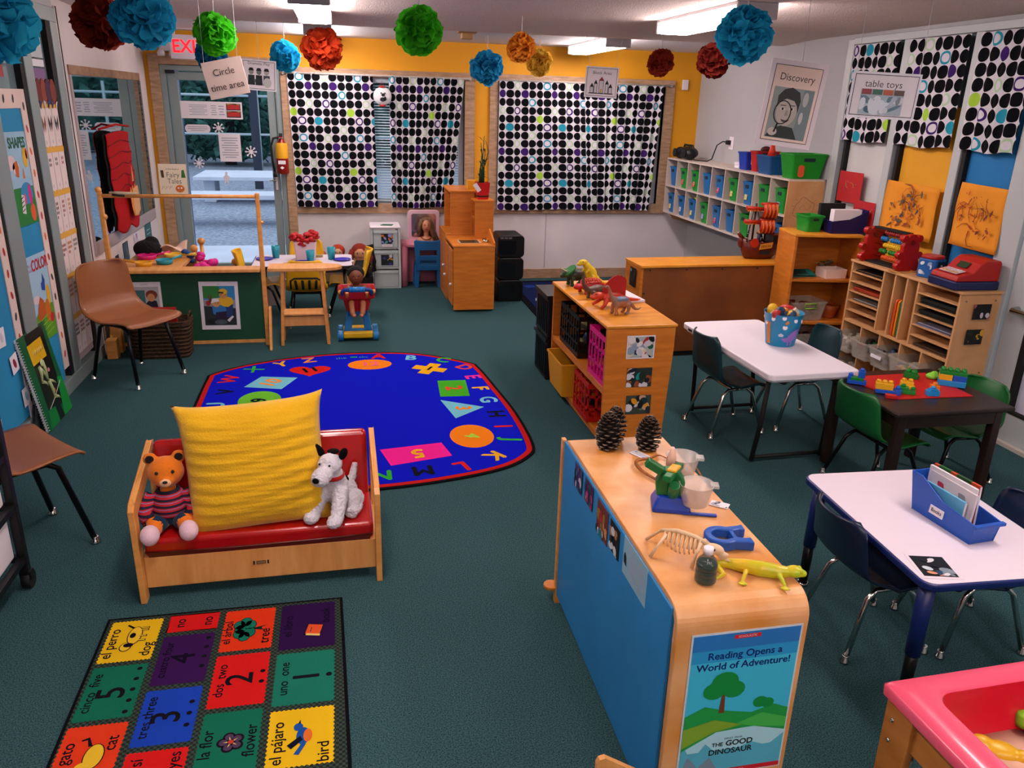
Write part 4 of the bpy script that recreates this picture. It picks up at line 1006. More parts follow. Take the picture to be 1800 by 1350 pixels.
def kids(b):
    def c(x, y, r1, r2, h, z): b.flat(circ(x, y, r1, r2, 18), z*.0003, plain(h, .6))
    b.box((0, 0, 0), (.225, .30, .0003), plain('#232B30', .6))
    b.flat([(-.112, .03), (.112, .03), (.112, .15), (-.112, .15)], .0004, plain('#2F86B8', .6)); b.flat([(-.112, .06), (-.112, .15), (.0, .15), (.02, .08), (-.03, .05)], .0006, plain('#2E7A36', .6)); b.flat([(-.112, .0), (.112, -.02), (.112, .045), (-.112, .045)], .0005, plain('#8A969A', .6))
    c(-.08, .02, .018, .02, '#A02A22', 3); b.flat([(-.07, .02), (-.08, .08), (-.072, .08), (-.065, .05), (-.055, .085), (-.05, .08), (-.058, .03)], .0009, plain('#6A3A1E', .6))
    b.flat([(.0, .0), (-.02, .05), (.03, .075), (.09, .06), (.10, .02), (.06, -.01)], .0013, plain('#E0AE1E', .6)); b.flat([(.03, .01), (.095, .01), (.085, -.09), (.04, -.09)], .0012, plain('#1E3A70', .6))
    c(.03, .085, .028, .03, '#C98A52', 5); b.flat(circ(.03, .108, .03, .022, 18), .0019, plain('#DDB020', .6)); b.flat([(-.006, .098), (.03, .09), (.034, .104), (.0, .108)], .0021, plain('#22242C', .6))
    b.flat([(-.05, -.06), (-.055, .0), (.0, .01), (.04, -.01), (.05, -.06), (.0, -.09)], .0016, plain('#2F76B4', .6)); b.flat([(-.03, -.05), (.05, -.04), (.04, -.10), (-.04, -.10)], .0018, plain('#2A1C3A', .6))
    c(-.025, .022, .03, .032, '#D0945C', 7); b.flat([(-.06, .02), (-.05, .055), (-.01, .058), (.0, .035)], .0024, plain('#E2E0E0', .6))
    for x in (.015, .045): c(x, .085, .003, .004, '#20140E', 8)
    for x in (-.03, -.012): c(x, .022, .003, .004, '#20140E', 9)
    b.flat([(.045, -.11), (.085, -.075), (.095, -.085), (.06, -.125)], .002, plain('#D8D8DC', .6)); c(-.06, -.12, .035, .022, '#14171C', 6); c(.0, -.125, .045, .018, '#4A5660', 7)
    b.box((0, .162, 0), (.02, .004, .0003), LINES)
sheet('poster', 'white-bordered poster of two seated children on the green puppet panel', 'poster', TR(-.942, 6.078, .318) @ FRONT @ RZ(-.8), .275, .365, PAPER, extra=kids)
def baker(b):
    b.box((0, -.005, 0), (.19, .26, .0003), plain('#B0AFB0', .6)); b.flat([(-.095, -.02), (-.095, .1), (.0, .1), (.0, -.02)], .0005, plain('#3F6A72', .6)); b.flat(circ(.045, .065, .04, .035, 18), .0008, plain('#7A3420', .6)); b.flat(circ(.04, .045, .026, .03, 16), .001, plain('#C98A5C', .6))
    b.flat([(.0, .0), (.03, .03), (.075, .02), (.09, -.08), (.0, -.08)], .0009, plain('#1A1C34', .6)); b.flat([(-.09, -.08), (-.02, -.02), (.02, -.07), (.02, -.11), (-.09, -.11)], .0011, plain('#D3CFD0', .6)); b.box((0, -.11, .0012), (.18, .03, .0003), plain('#C8861E', .6)); b.box((0, .14, 0), (.05, .004, .0003), LINES)
sheet('poster', 'poster of a cook, half hidden behind the brown chair, on the green puppet panel', 'poster', TR(-1.452, 6.078, .345) @ FRONT, .225, .32, PAPER, extra=baker)
# fairy tale book standing behind the rod
t = thing('story_book', 'cream fairy tales book propped on the top rod of the puppet stand', 'book', (-1.172, 6.085, 1.132), 0)
b = MB(); b.push(RX(-4)); b.b2((-.09, 0, 0), (.088, .018, .2), PAPER); b.b2((-.093, -.003, -.002), (.092, 0, .203), plain('#DCCFB4', .6)); b.b2((-.096, -.002, -.002), (-.091, .02, .203), plain('#B8862A', .5)); b.pop(); b.build('cover', t)
b = MB(); b.push(RX(-4) @ TR(0, -.0036, 0) @ FRONT)
b.text('A First Book of', .014, INK, (0, .168, 0)); b.text('Fairy', .05, plain('#6A6A60'), (.0, .128, 0), sx=.9); b.text('Tales', .05, plain('#6A6A60'), (.008, .085, 0), sx=.9)
b.flat(circ(.04, .035, .03, .026, 16), 0, plain('#C8681C', .6)); b.flat(circ(.03, .04, .006, n=8), .0003, PAPER); b.flat(circ(.05, .04, .006, n=8), .0003, PAPER)
b.flat([(-.08, .16), (-.06, .16), (-.058, .11), (-.075, .11)], 0, plain('#4A3A22')); b.flat([(.06, .16), (.075, .165), (.085, .11), (.055, .11)], 0, plain('#2F6A2A'))
for k in range(6): b.tube([(-.08+.012*k, .03+.01*(k % 2), 0), (-.07+.012*k, .055, 0)], .001, plain('#7A7468'), 4)
b.pop(); b.build('cover_art', t)

# basket with book, wooden toy kitchen counter, pans
wk = mat('wicker', '#5A3E22', .8, vscale=45, col2='#1C130C', stretch=(1, 1, 3), bump=.9, bscale=60)
t = thing('wicker_basket', 'dark woven basket on the floor behind the brown chair', 'basket', (-1.33, 5.915, 0), 0)
b = MB(); open_bin(b, .40, .22, .27, wk, .9, .012, .008, .05)
for k in range(9):
    z = .02+.028*k; s_ = .9+.1*k/9; b.tube([(x, y, z) for x, y in rrect(0, 0, .40*s_+.01, .22*s_+.01, .05, 4)+rrect(0, 0, .40*s_+.01, .22*s_+.01, .05, 4)[:1]], .009, wk, 6)
b.build('weave', t)
b = MB(); b.tube([(.19, -.05, .265), (.2, -.03, .315), (.2, .03, .315), (.19, .05, .265)], .009, wk, 8); b.build('handle', t)
b = MB(); b.b2((-.11, -.018, 0), (.11, .018, .16), plain('#9A1716', .5)); o = b.build('story_book', bev=.002); o.location = (-1.32, 5.90, .20); o.rotation_euler = (radians(6), 0, radians(-4)); tag(o, 'red book standing in the dark woven basket', 'book')
t = thing('toy_counter', 'low wooden toy counter holding play pans beside the left wall', 'toy kitchen', (-1.45, 6.56, 0))
b = MB(); b.b2((-.22, -.36, .535), (.22, .36, .565), MAPLE); b.build('worktop', t, .004)
b = MB(); b.b2((-.22, -.375, .47), (.22, -.36, .565), HONEY); b.build('front_lip', t, .004)
for y in (-.34, .34):
    b = MB(); b.b2((-.215, y-.01, 0), (.215, y+.01, .535), MAPLE); b.build('side_panel', t)
b = MB(); b.b2((-.215, -.33, .08), (-.2, .33, .5), MAPLE); b.build('back_panel', t)
def pan(label, x, y, r, col, dirn, z=.565):
    t = thing('toy_pan', label, 'toy pan', (x, y, z), 0, 'play pans on the toy counter'); m = plain(col, .4)
    b = MB(); b.lathe((0, 0, 0), [(.001, 0), (r*.85, 0), (r, .035), (r*.95, .035), (r*.82, .006), (.001, .006)], m, 24, cap=False); b.build('pan_body', t)
    b = MB(); b.tube([(r*.93*cos(dirn), r*.93*sin(dirn), .026), ((r+.11)*cos(dirn), (r+.11)*sin(dirn), .034)], [.008, .012], m, 8); b.build('handle', t)
pan('yellow play saucepan at the near corner of the toy counter', -1.50, 6.36, .062, '#D99A14', 2.7)
pan('teal play pan at the right of the toy counter', -1.37, 6.45, .065, '#1F8FA0', 1.0)
pan('pink play pan at the back of the toy counter', -1.54, 6.66, .075, '#D01E78', .6)
pan('pale yellow play pan behind the teal one on the toy counter', -1.35, 6.70, .07, '#DDB23C', -.2)
b = MB(); b.ell((0, 0, .05), (.11, .08, .075), mat('black_fleece', '#0B0B0D', .95, bump=.8, bscale=60)); b.ell((.03, .02, .09), (.06, .05, .06), mat('black_fleece')); o = b.organic('knitted_hat', None, .008, 3); o.location = (-1.56, 6.80, .57); tag(o, 'black fuzzy hat lying at the back of the toy counter', 'hat')
b = MB(); b.grid(lambda u, v: (-.11+.22*u, -.06+.12*v, .03+.04*sin(u*5)*sin(v*4+1)+.03*u), 14, 8, mat('pale_cloth', '#D3B3A0', .9)); o = b.build('folded_cloth', solid=.006); o.location = (-1.38, 6.84, .575); tag(o, 'crumpled pale pink cloth beside the black hat on the toy counter', 'cloth')
t = thing('doll_cradle', 'wooden doll cradle posts with round knobs beside the glass door', 'doll bed', (-1.21, 6.80, 0))
for k, (x, y) in enumerate(((-.0, .0), (.0, .36), (.26, 0), (.26, .36))):
    b = MB(); h = .60 if k < 2 else .42; b.tube([(x, y, 0), (x, y, h)], .016, MAPLE, 10); b.ell((x, y, h+.02), .03, MAPLE); b.build('post', t)
b = MB(); b.b2((0, .01, .12), (.26, .35, .14), MAPLE); b.build('bed_board', t)
b = MB(); b.b2((-.005, .01, .14), (.005, .35, .5), MAPLE); b.build('headboard', t)
rn = random.Random(2)
t = thing('bow_ribbon', 'bright pink and blue bows tied to the doll cradle by the glass door', 'bow', (-1.12, 6.73, .35))
b = MB()
for k in range(14): b.ell((rn.uniform(-.06, .06), rn.uniform(-.05, .05), .17+rn.uniform(-.14, .1)), (.045, .03, .035), plain('#D01E86', .7), 10, 6, rz=rn.uniform(0, 3), rx=rn.uniform(0, 2))
b.build('pink_bow', t)
b = MB()
for k in range(9): b.ell((-.13+rn.uniform(-.03, .03), rn.uniform(-.04, .04), .17+rn.uniform(-.1, .12)), (.032, .02, .026), plain('#16407E', .7), 8, 5, rz=rn.uniform(0, 3), rx=rn.uniform(0, 2))
b.build('blue_bow', t)

# ================================================================ dramatic play table with chairs and tableware
t = thing('dining_table', 'white play table with a black edge set with cups and plates', 'table', (-.365, 6.99, 0))
b = MB(); b.prism(rrect(0, 0, .83, .54, .05), .452, .478, RUBBER); b.build('table_edge', t)
b = MB(); b.prism(rrect(0, 0, .815, .525, .045), .477, .48, lam); b.build('tabletop', t)
for sx in (-1, 1):
    for sy in (-1, 1):
        b = MB(); b.tube([(sx*.34, sy*.20, .45), (sx*.36, sy*.22, .012)], [.016, .013], blackleg, 10); lg = b.build('leg', t)
        b = MB(); b.lathe((sx*.36, sy*.22, 0), [(.001, 0), (.018, .002), (.013, .014), (.013, .03)], CHROME, 10); b.build('glide', lg)
for lab, x, y, d in (('yellow chair at the left end of the white play table', -.72, 6.99, (1, 0)), ('yellow chair in front of the white play table, back to the viewer', -.33, 6.68, (0, 1)), ('yellow chair at the right end of the white play table', .0, 7.02, (-1, 0)), ('yellow chair on the wall side of the white play table, behind the vase', -.36, 7.34, (0, -1))):
    school_chair(lab, .29, .28, .33, .30, yshell, blackleg, (x, y, 0), face(*d), 'yellow chairs at the white play table', .04, .01, slot=True)
for lab, x, y in (('teal cup at the left of the white play table', -.60, 7.11), ('teal cup in front of the flower vase on the play table', -.30, 6.87), ('teal cup at the right of the white play table', -.13, 7.02)):
    b = MB(); b.lathe((0, 0, 0), [(.001, 0), (.028, 0), (.036, .105), (.033, .105), (.026, .004), (.001, .004)], plain('#1791A4', .35), 18, cap=False); o = b.build('cup'); o.location = (x, y, .4805); tag(o, lab, 'cup', 'teal cups on the play table')
for lab, x, y in (('purple plate at the left of the white play table', -.69, 7.04), ('purple plate in front of the flower vase on the play table', -.37, 6.86), ('purple plate at the right of the white play table', -.04, 6.97)):
    b = MB(); b.lathe((0, 0, 0), [(.001, 0), (.05, 0), (.075, .012), (.072, .013), (.05, .003), (.001, .003)], plain('#2D1FA0', .4), 22, cap=False); o = b.build('plate'); o.location = (x, y, .4805); tag(o, lab, 'plate', 'purple plates on the play table')
for k, (lab, x, y, a) in enumerate((('white plastic fork beside the right purple plate', .02, 6.95, .5), ('white plastic knife beside the right purple plate', .035, 6.985, .7))):
    b = MB(); b.box((0, 0, .002), (.09, .008, .003), WHITE); b.prism(rrect(.055, 0, .03, .016, .006), .001, .004, WHITE); o = b.build(('toy_fork', 'toy_knife')[k]); o.location = (x, y, .481); o.rotation_euler = (0, 0, -a-.6); tag(o, lab, 'cutlery')
b = MB(); b.prism(circ(0, 0, .035, .02, 14), 0, .02, plain('#9A8A5A', .6)); o = b.build('toy_food'); o.location = (-.24, 7.12, .4805); tag(o, 'small brown toy food item behind the vase on the play table', 'toy food')
b = MB(); b.prism(circ(0, 0, .055, .03, 14), 0, .008, plain('#B9894A', .6)); o = b.build('toy_food'); o.location = (-.47, 6.83, .4805); tag(o, 'flat tan toy food item left of the middle purple plate', 'toy food')
t = thing('flower_vase', 'pale pink square vase with red cloth flowers on the play table', 'vase', (-.345, 7.04, .4805))
b = MB(); open_bin(b, .19, .14, .155, plain('#D9BFC6', .6), .85, .005, .001, .015); b.build('vase', t)
rn = random.Random(9); b = MB()
for cx_, cy_, cz_, r in ((-.075, 0, .185, .06), (.02, -.02, .18, .07), (.065, .02, .20, .065), (-.02, -.05, .145, .045)):
    for k in range(16):
        a, e = rn.uniform(0, 6.3), rn.uniform(-.8, 1.5); b.ell((cx_+r*.6*cos(a)*cos(e), cy_+r*.6*sin(a)*cos(e), cz_+r*.5*sin(e)), (r*.5, r*.38, r*.2), plain('#A90D14', .7), 8, 5, rz=rn.uniform(0, 3), rx=rn.uniform(-1, 1))
b.build('red_flowers', t)
b = MB(); b.tube([(0, 0, .02), (-.05, 0, .2)], .006, plain('#1F4A22'), 6); b.tube([(.02, 0, .02), (.05, .01, .22)], .006, plain('#1F4A22'), 6); b.build('stems', t)
# dolls sitting on a low dark bench by the wall
t = thing('toy_bench', 'low black bench under the dolls by the back wall', 'bench', (-.06, 8.12, 0))
b = MB(); b.b2((-.28, -.11, .16), (.31, .12, .19), INK); b.build('seat', t)
for x in (-.26, .29):
    b = MB(); b.b2((x-.02, -.1, 0), (x+.02, .11, .16), INK); b.build('leg', t)
def ragdoll(label, x, y, z, r, skin, hair, dress, hairlong=False, arms=True):
    t = thing('rag_doll', label, 'doll', (x, y, z), 0); b = MB()
    b.ell((0, 0, r*2.6), (r*.95, r*.85, r), plain(skin, .7), 16, 12); b.lathe((0, 0, 0), [(r*1.2, 0), (r*.9, r), (r*.45, r*1.9)], plain(skin, .7), 16)
    if arms:
        for s_ in (-1, 1): b.tube([(s_*r*.6, 0, r*1.6), (s_*r*1.25, -r*.4, r*.9), (s_*r*1.0, -r*1.3, r*.6)], r*.28, plain(skin, .7), 8)
    b.organic('body', t, r*.13, 4)
    b = MB(); b.lathe((0, 0, -.0), [(r*1.35, 0), (r*1.05, r), (r*.62, r*1.75)], plain(dress, .8), 16); b.build('dress', t)
    b = MB(); b.ell((0, r*.22, r*2.75), (r*1.18, r*.95, r*1.12), plain(hair, .9), 16, 12)
    if hairlong:
        for s_ in (-1, 1): b.tube([(s_*r*.9, 0, r*3.0), (s_*r*1.25, -r*.1, r*2.0), (s_*r*1.2, -r*.2, r*.9)], [r*.4, r*.45, r*.25], plain(hair, .9), 8)
    b.build('hair', t)
    b = MB()
    for s_ in (-1, 1): b.ell((s_*r*.34, -r*.80, r*2.7), r*.09, INK, 8, 6)
    b.tube([(-r*.2, -r*.82, r*2.25), (0, -r*.86, r*2.18), (r*.2, -r*.82, r*2.25)], r*.04, plain('#8A2020'), 5); b.build('face', t)
ragdoll('rag doll with long red hair sitting on the black carrier by the clear drawer tower', .125, 7.70, .222, .072, '#C9906A', '#7A1E10', '#15161A', True)
ragdoll('doll with short orange hair behind the right end of the play table', -.085, 8.12, .19, .06, '#D3A684', '#A8341A', '#8A8F9A')
ragdoll('pinkish stuffed toy leaning low behind the play table', -.25, 8.13, .19, .045, '#C9806A', '#B86A58', '#B0705E')
t = thing('storage_bin', 'plain white bin on the floor under the play table', 'bin', (-.70, 7.42, 0)); b = MB(); open_bin(b, .18, .16, .2, WHITE, .88); b.build('bin_body', t)
b = MB(); b.b2((-.12, -.12, 0), (.13, .08, .21), mat('black_fabric', '#0A0B0D', .9)); b.tube([(-.02, .12, .2), (.0, .13, .44), (.12, .13, .46), (.14, .12, .2)], .03, mat('black_fabric'), 8); b.ell((.06, .12, .30), (.11, .05, .14), mat('black_fabric')); o = b.organic('doll_carrier', None, .012, 3); o.location = (.115, 7.72, 0); tag(o, 'black fabric doll carrier on the floor behind the toy shopping cart', 'carrier')

# toy ironing board
t = thing('toy_ironing_board', 'small wooden toy ironing board in front of the play table', 'ironing board', (-.335, 6.13, 0))
P = [(-.245, -.10), (.10, -.10)] + [(.10+.195*sin(radians(a)), -.10*cos(radians(a))) for a in range(10, 180, 10)] + [(.10, .10), (-.245, .10)]
b = MB(); b.prism(P, .575, .602, MAPLE_H); b.build('board_top', t, .005)
for sx in (-1, 1):
    for sy in (-1, 1):
        b = MB(); x = sx*.16 - .0; b.prism([(x+sx*.012-.012, 0), (x+sx*.012+.012, 0), (x-sx*.02+.012, .578), (x-sx*.02-.012, .578)], sy*.075-.01, sy*.075+.01, MAPLE, ax='y'); b.build('leg', t, .003)
b = MB(); b.b2((-.155, -.085, .235), (.155, .085, .25), MAPLE_H); b.build('shelf', t, .003)
b = MB(); b.b2((-.16, -.07, .15), (.16, -.056, .225), MAPLE_H); b.build('stretcher', t, .003)

# toy shopping cart with a baby doll
t = thing('toy_shopping_cart', 'red, blue and yellow toy shopping cart with a baby doll in it', 'toy cart', (.065, 6.22, 0))
CR, CB, CY = plain('#B4161A', .35), plain('#1C78B8', .35), plain('#D9AE16', .4)
def rr3(w_, d_, z, cy_=0): return [(x, y+cy_, z) for x, y in rrect(0, 0, w_, d_, .03, 4)]
b = MB(); b.loft([rr3(.17, .17, .235), rr3(.215, .215, .33), rr3(.27, .26, .345), rr3(.29, .28, .405), rr3(.275, .265, .405), rr3(.205, .205, .335), rr3(.16, .16, .242)], CR, True, False); b.build('basket', t, .004)
b = MB(); b.push(TR(0, -.06, 0) @ RX(-6))
for s_ in (-1, 1): b.prism([(s_*.112, .06), (s_*.05, .06), (s_*.036, .24), (s_*.082, .24)], -.02, .02, CB, ax='y')
b.b2((-.08, -.02, .185), (.08, .02, .24), CB); b.b2((-.11, -.02, .06), (.11, .02, .09), CB); b.pop(); b.build('stand', t, .006)
b = MB(); b.b2((-.115, -.12, .025), (.115, .11, .075), CY); b.build('base', t, .012)
for sx in (-1, 1):
    for y in (-.085, .09):
        b = MB(); b.cyl((sx*.135, y, .042), .042, .04, CB, 20, ax='x'); b.cyl((sx*.157, y, .042), .02, .006, CB, 14, ax='x'); b.build('wheel', t, .004)
b = MB(); b.tube([(-.11, -.11, .37), (-.11, -.17, .41), (-.095, -.19, .43), (.095, -.19, .43), (.11, -.17, .41), (.11, -.11, .37)], .016, plain('#123F86', .35), 10); b.build('handle', t)
b = MB(); b.tube([(-.06, -.19, .432), (.06, -.19, .432)], .021, CB, 12)
for k in range(5): b.cyl((-.05+.025*k, -.19, .432), .023, .008, CB, 12, ax='x')
b.build('grip', t)
for s_ in (-1, 1):
    b = MB(); b.tube([(s_*.075, -.14, .36), (s_*.075, -.15, .40)], .012, plain('#D0823A'), 8); b.ell((s_*.125, -.13, .40), .018, plain('#D9983A')); b.build('side_clip', t)
t = thing('baby_doll', 'brown-skinned baby doll sitting in the toy shopping cart', 'doll', (.065, 6.21, .26))
SK = mat('doll_brown', '#7A4630', .5)
b = MB(); b.ell((0, .03, .09), (.055, .045, .09), SK); b.ell((0, .02, .235), (.058, .055, .066), SK, 16, 12); b.tube([(0, .03, .15), (0, .025, .2)], .03, SK, 10)
for s_ in (-1, 1): b.tube([(s_*.05, .02, .15), (s_*.075, -.03, .12), (s_*.06, -.07, .10)], [.022, .02, .018], SK, 8)
b.organic('body', t, .006, 4)
b = MB(); b.ell((0, .035, .252), (.066, .058, .064), mat('doll_hair', '#0A0808', .9, bump=.5, bscale=120), 16, 10); b.build('hair', t)
b = MB()
for s_ in (-1, 1): b.ell((s_*.02, -.032, .245), (.006, .004, .005), INK, 8, 6)
b.ell((0, -.038, .228), (.007, .007, .006), SK, 8, 6); b.tube([(-.015, -.031, .207), (0, -.034, .203), (.015, -.031, .207)], .003, plain('#4A1E1A'), 5); b.build('face', t)
b = MB(); b.lathe((0, .03, .07), [(.062, 0), (.06, .06), (.045, .085)], plain('#17181E', .8), 16); b.build('shirt', t)
for s_ in (-1, 1):
    b = MB(); b.tube([(s_*.035, -.02, .055), (s_*.045, -.125, .05), (s_*.04, -.14, -.02), (s_*.03, -.15, -.035)], [.024, .022, .02, .018], mat('doll_legs', '#B06E4A', .5), 10); b.ell((s_*.028, -.16, -.035), (.017, .026, .014), mat('doll_legs')); b.build('leg', t)
b = MB(); b.tube([(-.045, -.075, .10), (-.04, -.09, .13), (.03, -.09, .135), (.05, -.075, .11)], .005, WHITE, 8); b.build('strap', t)

# clear drawer tower
CL = mat('clear_plastic', '#C3D2D2', .3, alpha=.75, spec=.4)
t = thing('drawer_tower', 'white three-drawer clear plastic tower against the back wall', 'drawer unit', (.385, 8.12, 0))
FW = mat('tower_frame', '#BFCBCB', .4)
b = MB()
for x in (-.135, .135): b.b2((x-.012, -.15, 0), (x+.012, .14, .60), FW)
for z in (0, .20, .40): b.b2((-.14, -.152, z), (.14, .14, z+.014), FW)
b.build('frame', t, .003)
b = MB(); b.b2((-.15, -.16, .60), (.15, .15, .622), WHITE); b.build('lid', t, .01)
for k in range(3):
    b = MB(); b.b2((-.118, -.155, .018+.2*k), (.118, -.148, .185+.2*k), CL); b.b2((-.118, -.148, .018+.2*k), (-.112, .12, .16+.2*k), CL); b.b2((.112, -.148, .018+.2*k), (.118, .12, .16+.2*k), CL); b.b2((-.118, -.148, .018+.2*k), (.118, .12, .024+.2*k), CL); b.b2((-.118, -.163, .155+.2*k), (.118, -.15, .168+.2*k), CL); b.build('drawer', t)
photo('picture card of coloured paper shapes on the top drawer of the clear tower', TR(.40, 7.962, .50) @ FRONT, .115, .10, 4, ['#2F8FA8', '#C8702A', '#8A8FD0', '#D07A30', '#22505A'], '#0E1416', group=None)
photo('colourful picture card on the middle drawer of the clear tower', TR(.395, 7.962, .29) @ FRONT, .12, .105, 6, ['#B02A6A', '#3A3A8A', '#C8C0C8', '#D0A030', '#1E2A2A'], '#182022')
sheet('label_card', 'white name strip under the picture on the top clear drawer', 'label', TR(.40, 7.961, .435) @ FRONT, .10, .025, PAPER, extra=lines(.07, .008, 1))
b = MB(); b.ell((0, 0, .05), (.08, .07, .05), plain('#C08AA0', .8)); b.ell((.05, .0, .04), (.05, .05, .04), plain('#B07A90', .8)); o = b.organic('soft_toy', None, .01, 2); o.location = (.37, 8.10, .026); tag(o, 'pink soft toy seen through the bottom drawer of the clear tower', 'soft toy')
b = MB(); b.prism([(-.06, -.03), (.05, -.045), (.07, .02), (-.03, .04)], 0, .006, plain('#2C6A4A', .6)); o = b.build('paper_scrap'); o.location = (.40, 8.05, .623); tag(o, 'flat green paper piece lying on the drawer tower lid', 'paper')

# pink vanity, blue chair, styling head
PK = mat('pink_plastic', '#CF7F93', .35, spec=.5)
t = thing('toy_vanity', 'pink plastic play vanity with a pale mirror against the back wall', 'toy vanity', (.755, 8.17, 0))
b = MB()
for s_ in (-1, 1):
    b.loft([[(s_*(.20+q*.0)+dx*s_, dy, z) for dx, dy in ((-.05, -.11), (.0, -.135), (.02, -.06), (.02, .12), (-.05, .12))] for z, q in ((0, 0), (.2, 0), (.41, 0))], PK, True, True)
b.build('pedestal', t)
b = MB(); b.prism([(-.23, .13)]+[(-.23+.03*0, -.05)]+[(.235*sin(radians(a)), -.05-.11*cos(radians(a))) for a in range(-80, 81, 10)]+[(.23, .13)], .40, .44, PK); b.build('vanity_top', t, .012)
b = MB(); b.b2((-.19, .10, .0), (.19, .12, .41), PK); b.build('back_panel', t)
b = MB(); b.push(TR(.035, .10, .585) @ FRONT); b.prism(rrect(0, 0, .33, .32, .045), -.012, .012, mat('pale_pink', '#D8B2BE', .4)); b.pop(); mf = b.build('mirror_frame', t, .008)
b = MB(); b.push(TR(.035, .086, .59) @ FRONT); b.prism(rrect(0, 0, .25, .235, .02), 0, .003, mat('dull_mirror', '#C9B6BC', .12, .9)); b.pop(); b.build('mirror_glass', mf)
t = thing('child_chair', 'blue plastic child chair with two slots in its back at the pink vanity', 'chair', (.805, 8.10, 0))
BC = mat('blue_chair_plastic', '#14629E', .4)
b = MB(); b.push(TR(0, -.125, 0) @ RX(3))
for z0, z1, w0, w1 in ((.18, .237, .12, .12), (.28, .332, .125, .13), (.385, .46, .13, .14)): b.prism([(-w0, z0), (w0, z0), (w1, z1), (-w1, z1)], -.012, .012, BC, ax='y')
b.prism([(-.14, .455), (.14, .455), (.145, .475), (.12, .492), (.09, .482), (.04, .478), (-.04, .478), (-.09, .482), (-.12, .492), (-.145, .475)], -.013, .013, BC, ax='y')
for s_ in (-1, 1): b.prism([(s_*.122, .18), (s_*.08, .18), (s_*.09, .46), (s_*.142, .47)], -.014, .014, BC, ax='y')
b.pop(); b.build('backrest', t, .005)
b = MB(); b.b2((-.125, -.13, .225), (.125, .06, .25), BC); b.build('seat', t, .008)
for sx in (-1, 1):
    for y in (-.115, .045):
        b = MB(); b.prism([(sx*.12-.022, 0), (sx*.12+.022, 0), (sx*.105+.024, .23), (sx*.105-.024, .23)], y-.02, y+.02, BC, ax='y'); b.build('leg', t, .005)
t = thing('styling_head', 'doll styling head with long brown-blonde hair on the pink vanity', 'doll head', (.80, 8.085, .44))
FS = mat('doll_skin', '#C98A66', .45)
b = MB(); b.ell((0, 0, .17), (.048, .055, .066), FS); b.tube([(0, .01, .0), (0, .01, .12)], [.03, .026], FS, 10); b.ell((0, .015, .02), (.105, .05, .045), FS); b.ell((0, -.052, .165), (.009, .012, .013), FS); b.organic('bust', t, .006, 4)
HR = mat('long_hair', '#8A6A48', .5, vscale=14, stretch=(12, 12, 1), col2='#4E3524', spec=.4)
b = MB(); b.ell((0, .022, .19), (.06, .055, .066), HR)
rn = random.Random(1)
for k in range(26):
    a = -1.0+3.6*k/25; x0, y0 = .05*cos(a), .03+.045*sin(a)
    b.tube([(x0*.6, y0*.6, .245), (x0*1.1, y0, .19), (x0*1.25+.015*(x0 > 0), y0*1.1, .11), (x0*1.5+.05*(k < 12), y0*1.2-.02*(k < 8), .02+rn.uniform(-.02, .02))], [.012, .019, .02, .009], HR, 7)
for k in range(6): b.tube([(-.035-.003*k, -.01+.012*k, .23), (-.066, -.018+.012*k, .17), (-.07-.004*k, -.015+.012*k, .09)], [.012, .015, .008], HR, 7)
b.build('hair', t)
b = MB()
for s_ in (-1, 1): b.ell((s_*.019, -.05, .18), (.007, .004, .004), plain('#24304A'), 8, 6); b.box((s_*.02, -.052, .193), (.018, .003, .003), plain('#4A2A1A'))
b.ell((0, -.05, .138), (.013, .006, .005), plain('#A8343A'), 8, 6); b.build('face', t)
b = MB(); b.tube([(.05*cos(a), .005+.045*sin(a), .055-.022*(-sin(a))*.8) for a in [2*pi*k/16 for k in range(17)]], .004, plain('#6A1E14'), 6); b.build('necklace', t)

# wooden play kitchen: sink unit and hutch
t = thing('play_kitchen', 'tall wooden play kitchen with a sink unit and open hutch', 'play kitchen', (1.11, 7.22, 0))
b = MB(); b.b2((-.184, -.28, .02), (.187, -.262, .585), HONEY); b.build('end_panel', t, .003)
b = MB(); b.b2((-.184, .245, .0), (.187, .26, .585), HONEY); b.b2((.17, -.262, .02), (.187, .245, .585), HONEY); b.build('body_panel', t)
b = MB(); b.b2((-.19, -.283, .585), (.19, .28, .605), HONEY); b.build('worktop', t, .004)
b = MB(); b.push(TR(-.02, -.10, .606)); b.prism(rrect(0, 0, .2, .17, .015), 0, .004, mat('pale_trim', '#B9A78A', .5)); b.prism(rrect(0, 0, .17, .145, .012), .004, .006, mat('dark_green_glass', '#0C2E22', .2)); b.pop(); b.build('sink_inset', t)
b = MB(); b.cyl((.13, -.12, .617), .026, .024, CHROME, 16); b.box((.12, -.10, .634), (.04, .012, .01), CHROME, rz=.6); b.build('tap_knob', t)
b = MB(); b.prism([(-.28, .60), (.0, .60), (.0, .71), (-.03, .71), (-.28, .625)], .176, .19, HONEY, ax='x'); b.build('splash_guard', t, .003)
for y in (-.14, .12):
    b = MB(); b.b2((-.196, y-.12, .06), (-.184, y+.12, .56), HONEY); d = b.build('door', t, .003)
    b = MB(); b.cyl((-.205, y+(-.09 if y < 0 else .09), .25), .012, .022, WHITE, 12, ax='x'); b.build('knob', d)
b = MB(); b.b2((.06, .08, .605), (.235, .095, .945), HONEY); b.b2((.06, .28, .605), (.235, .295, .945), HONEY); b.b2((.222, .095, .605), (.235, .28, .945), HONEY); b.b2((.055, .075, .94), (.24, .30, .955), HONEY); b.b2((.065, .095, .78), (.222, .28, .79), HONEY); b.build('hutch', t, .002)
b = MB(); b.cyl((.085, .17, .66), .016, .10, plain('#1B2A6E', .4), 14); b.build('blue_bottle', t)
t = thing('play_cupboard', 'tall wooden play cupboard standing behind the sink unit', 'play kitchen', (1.11, 7.78, 0))
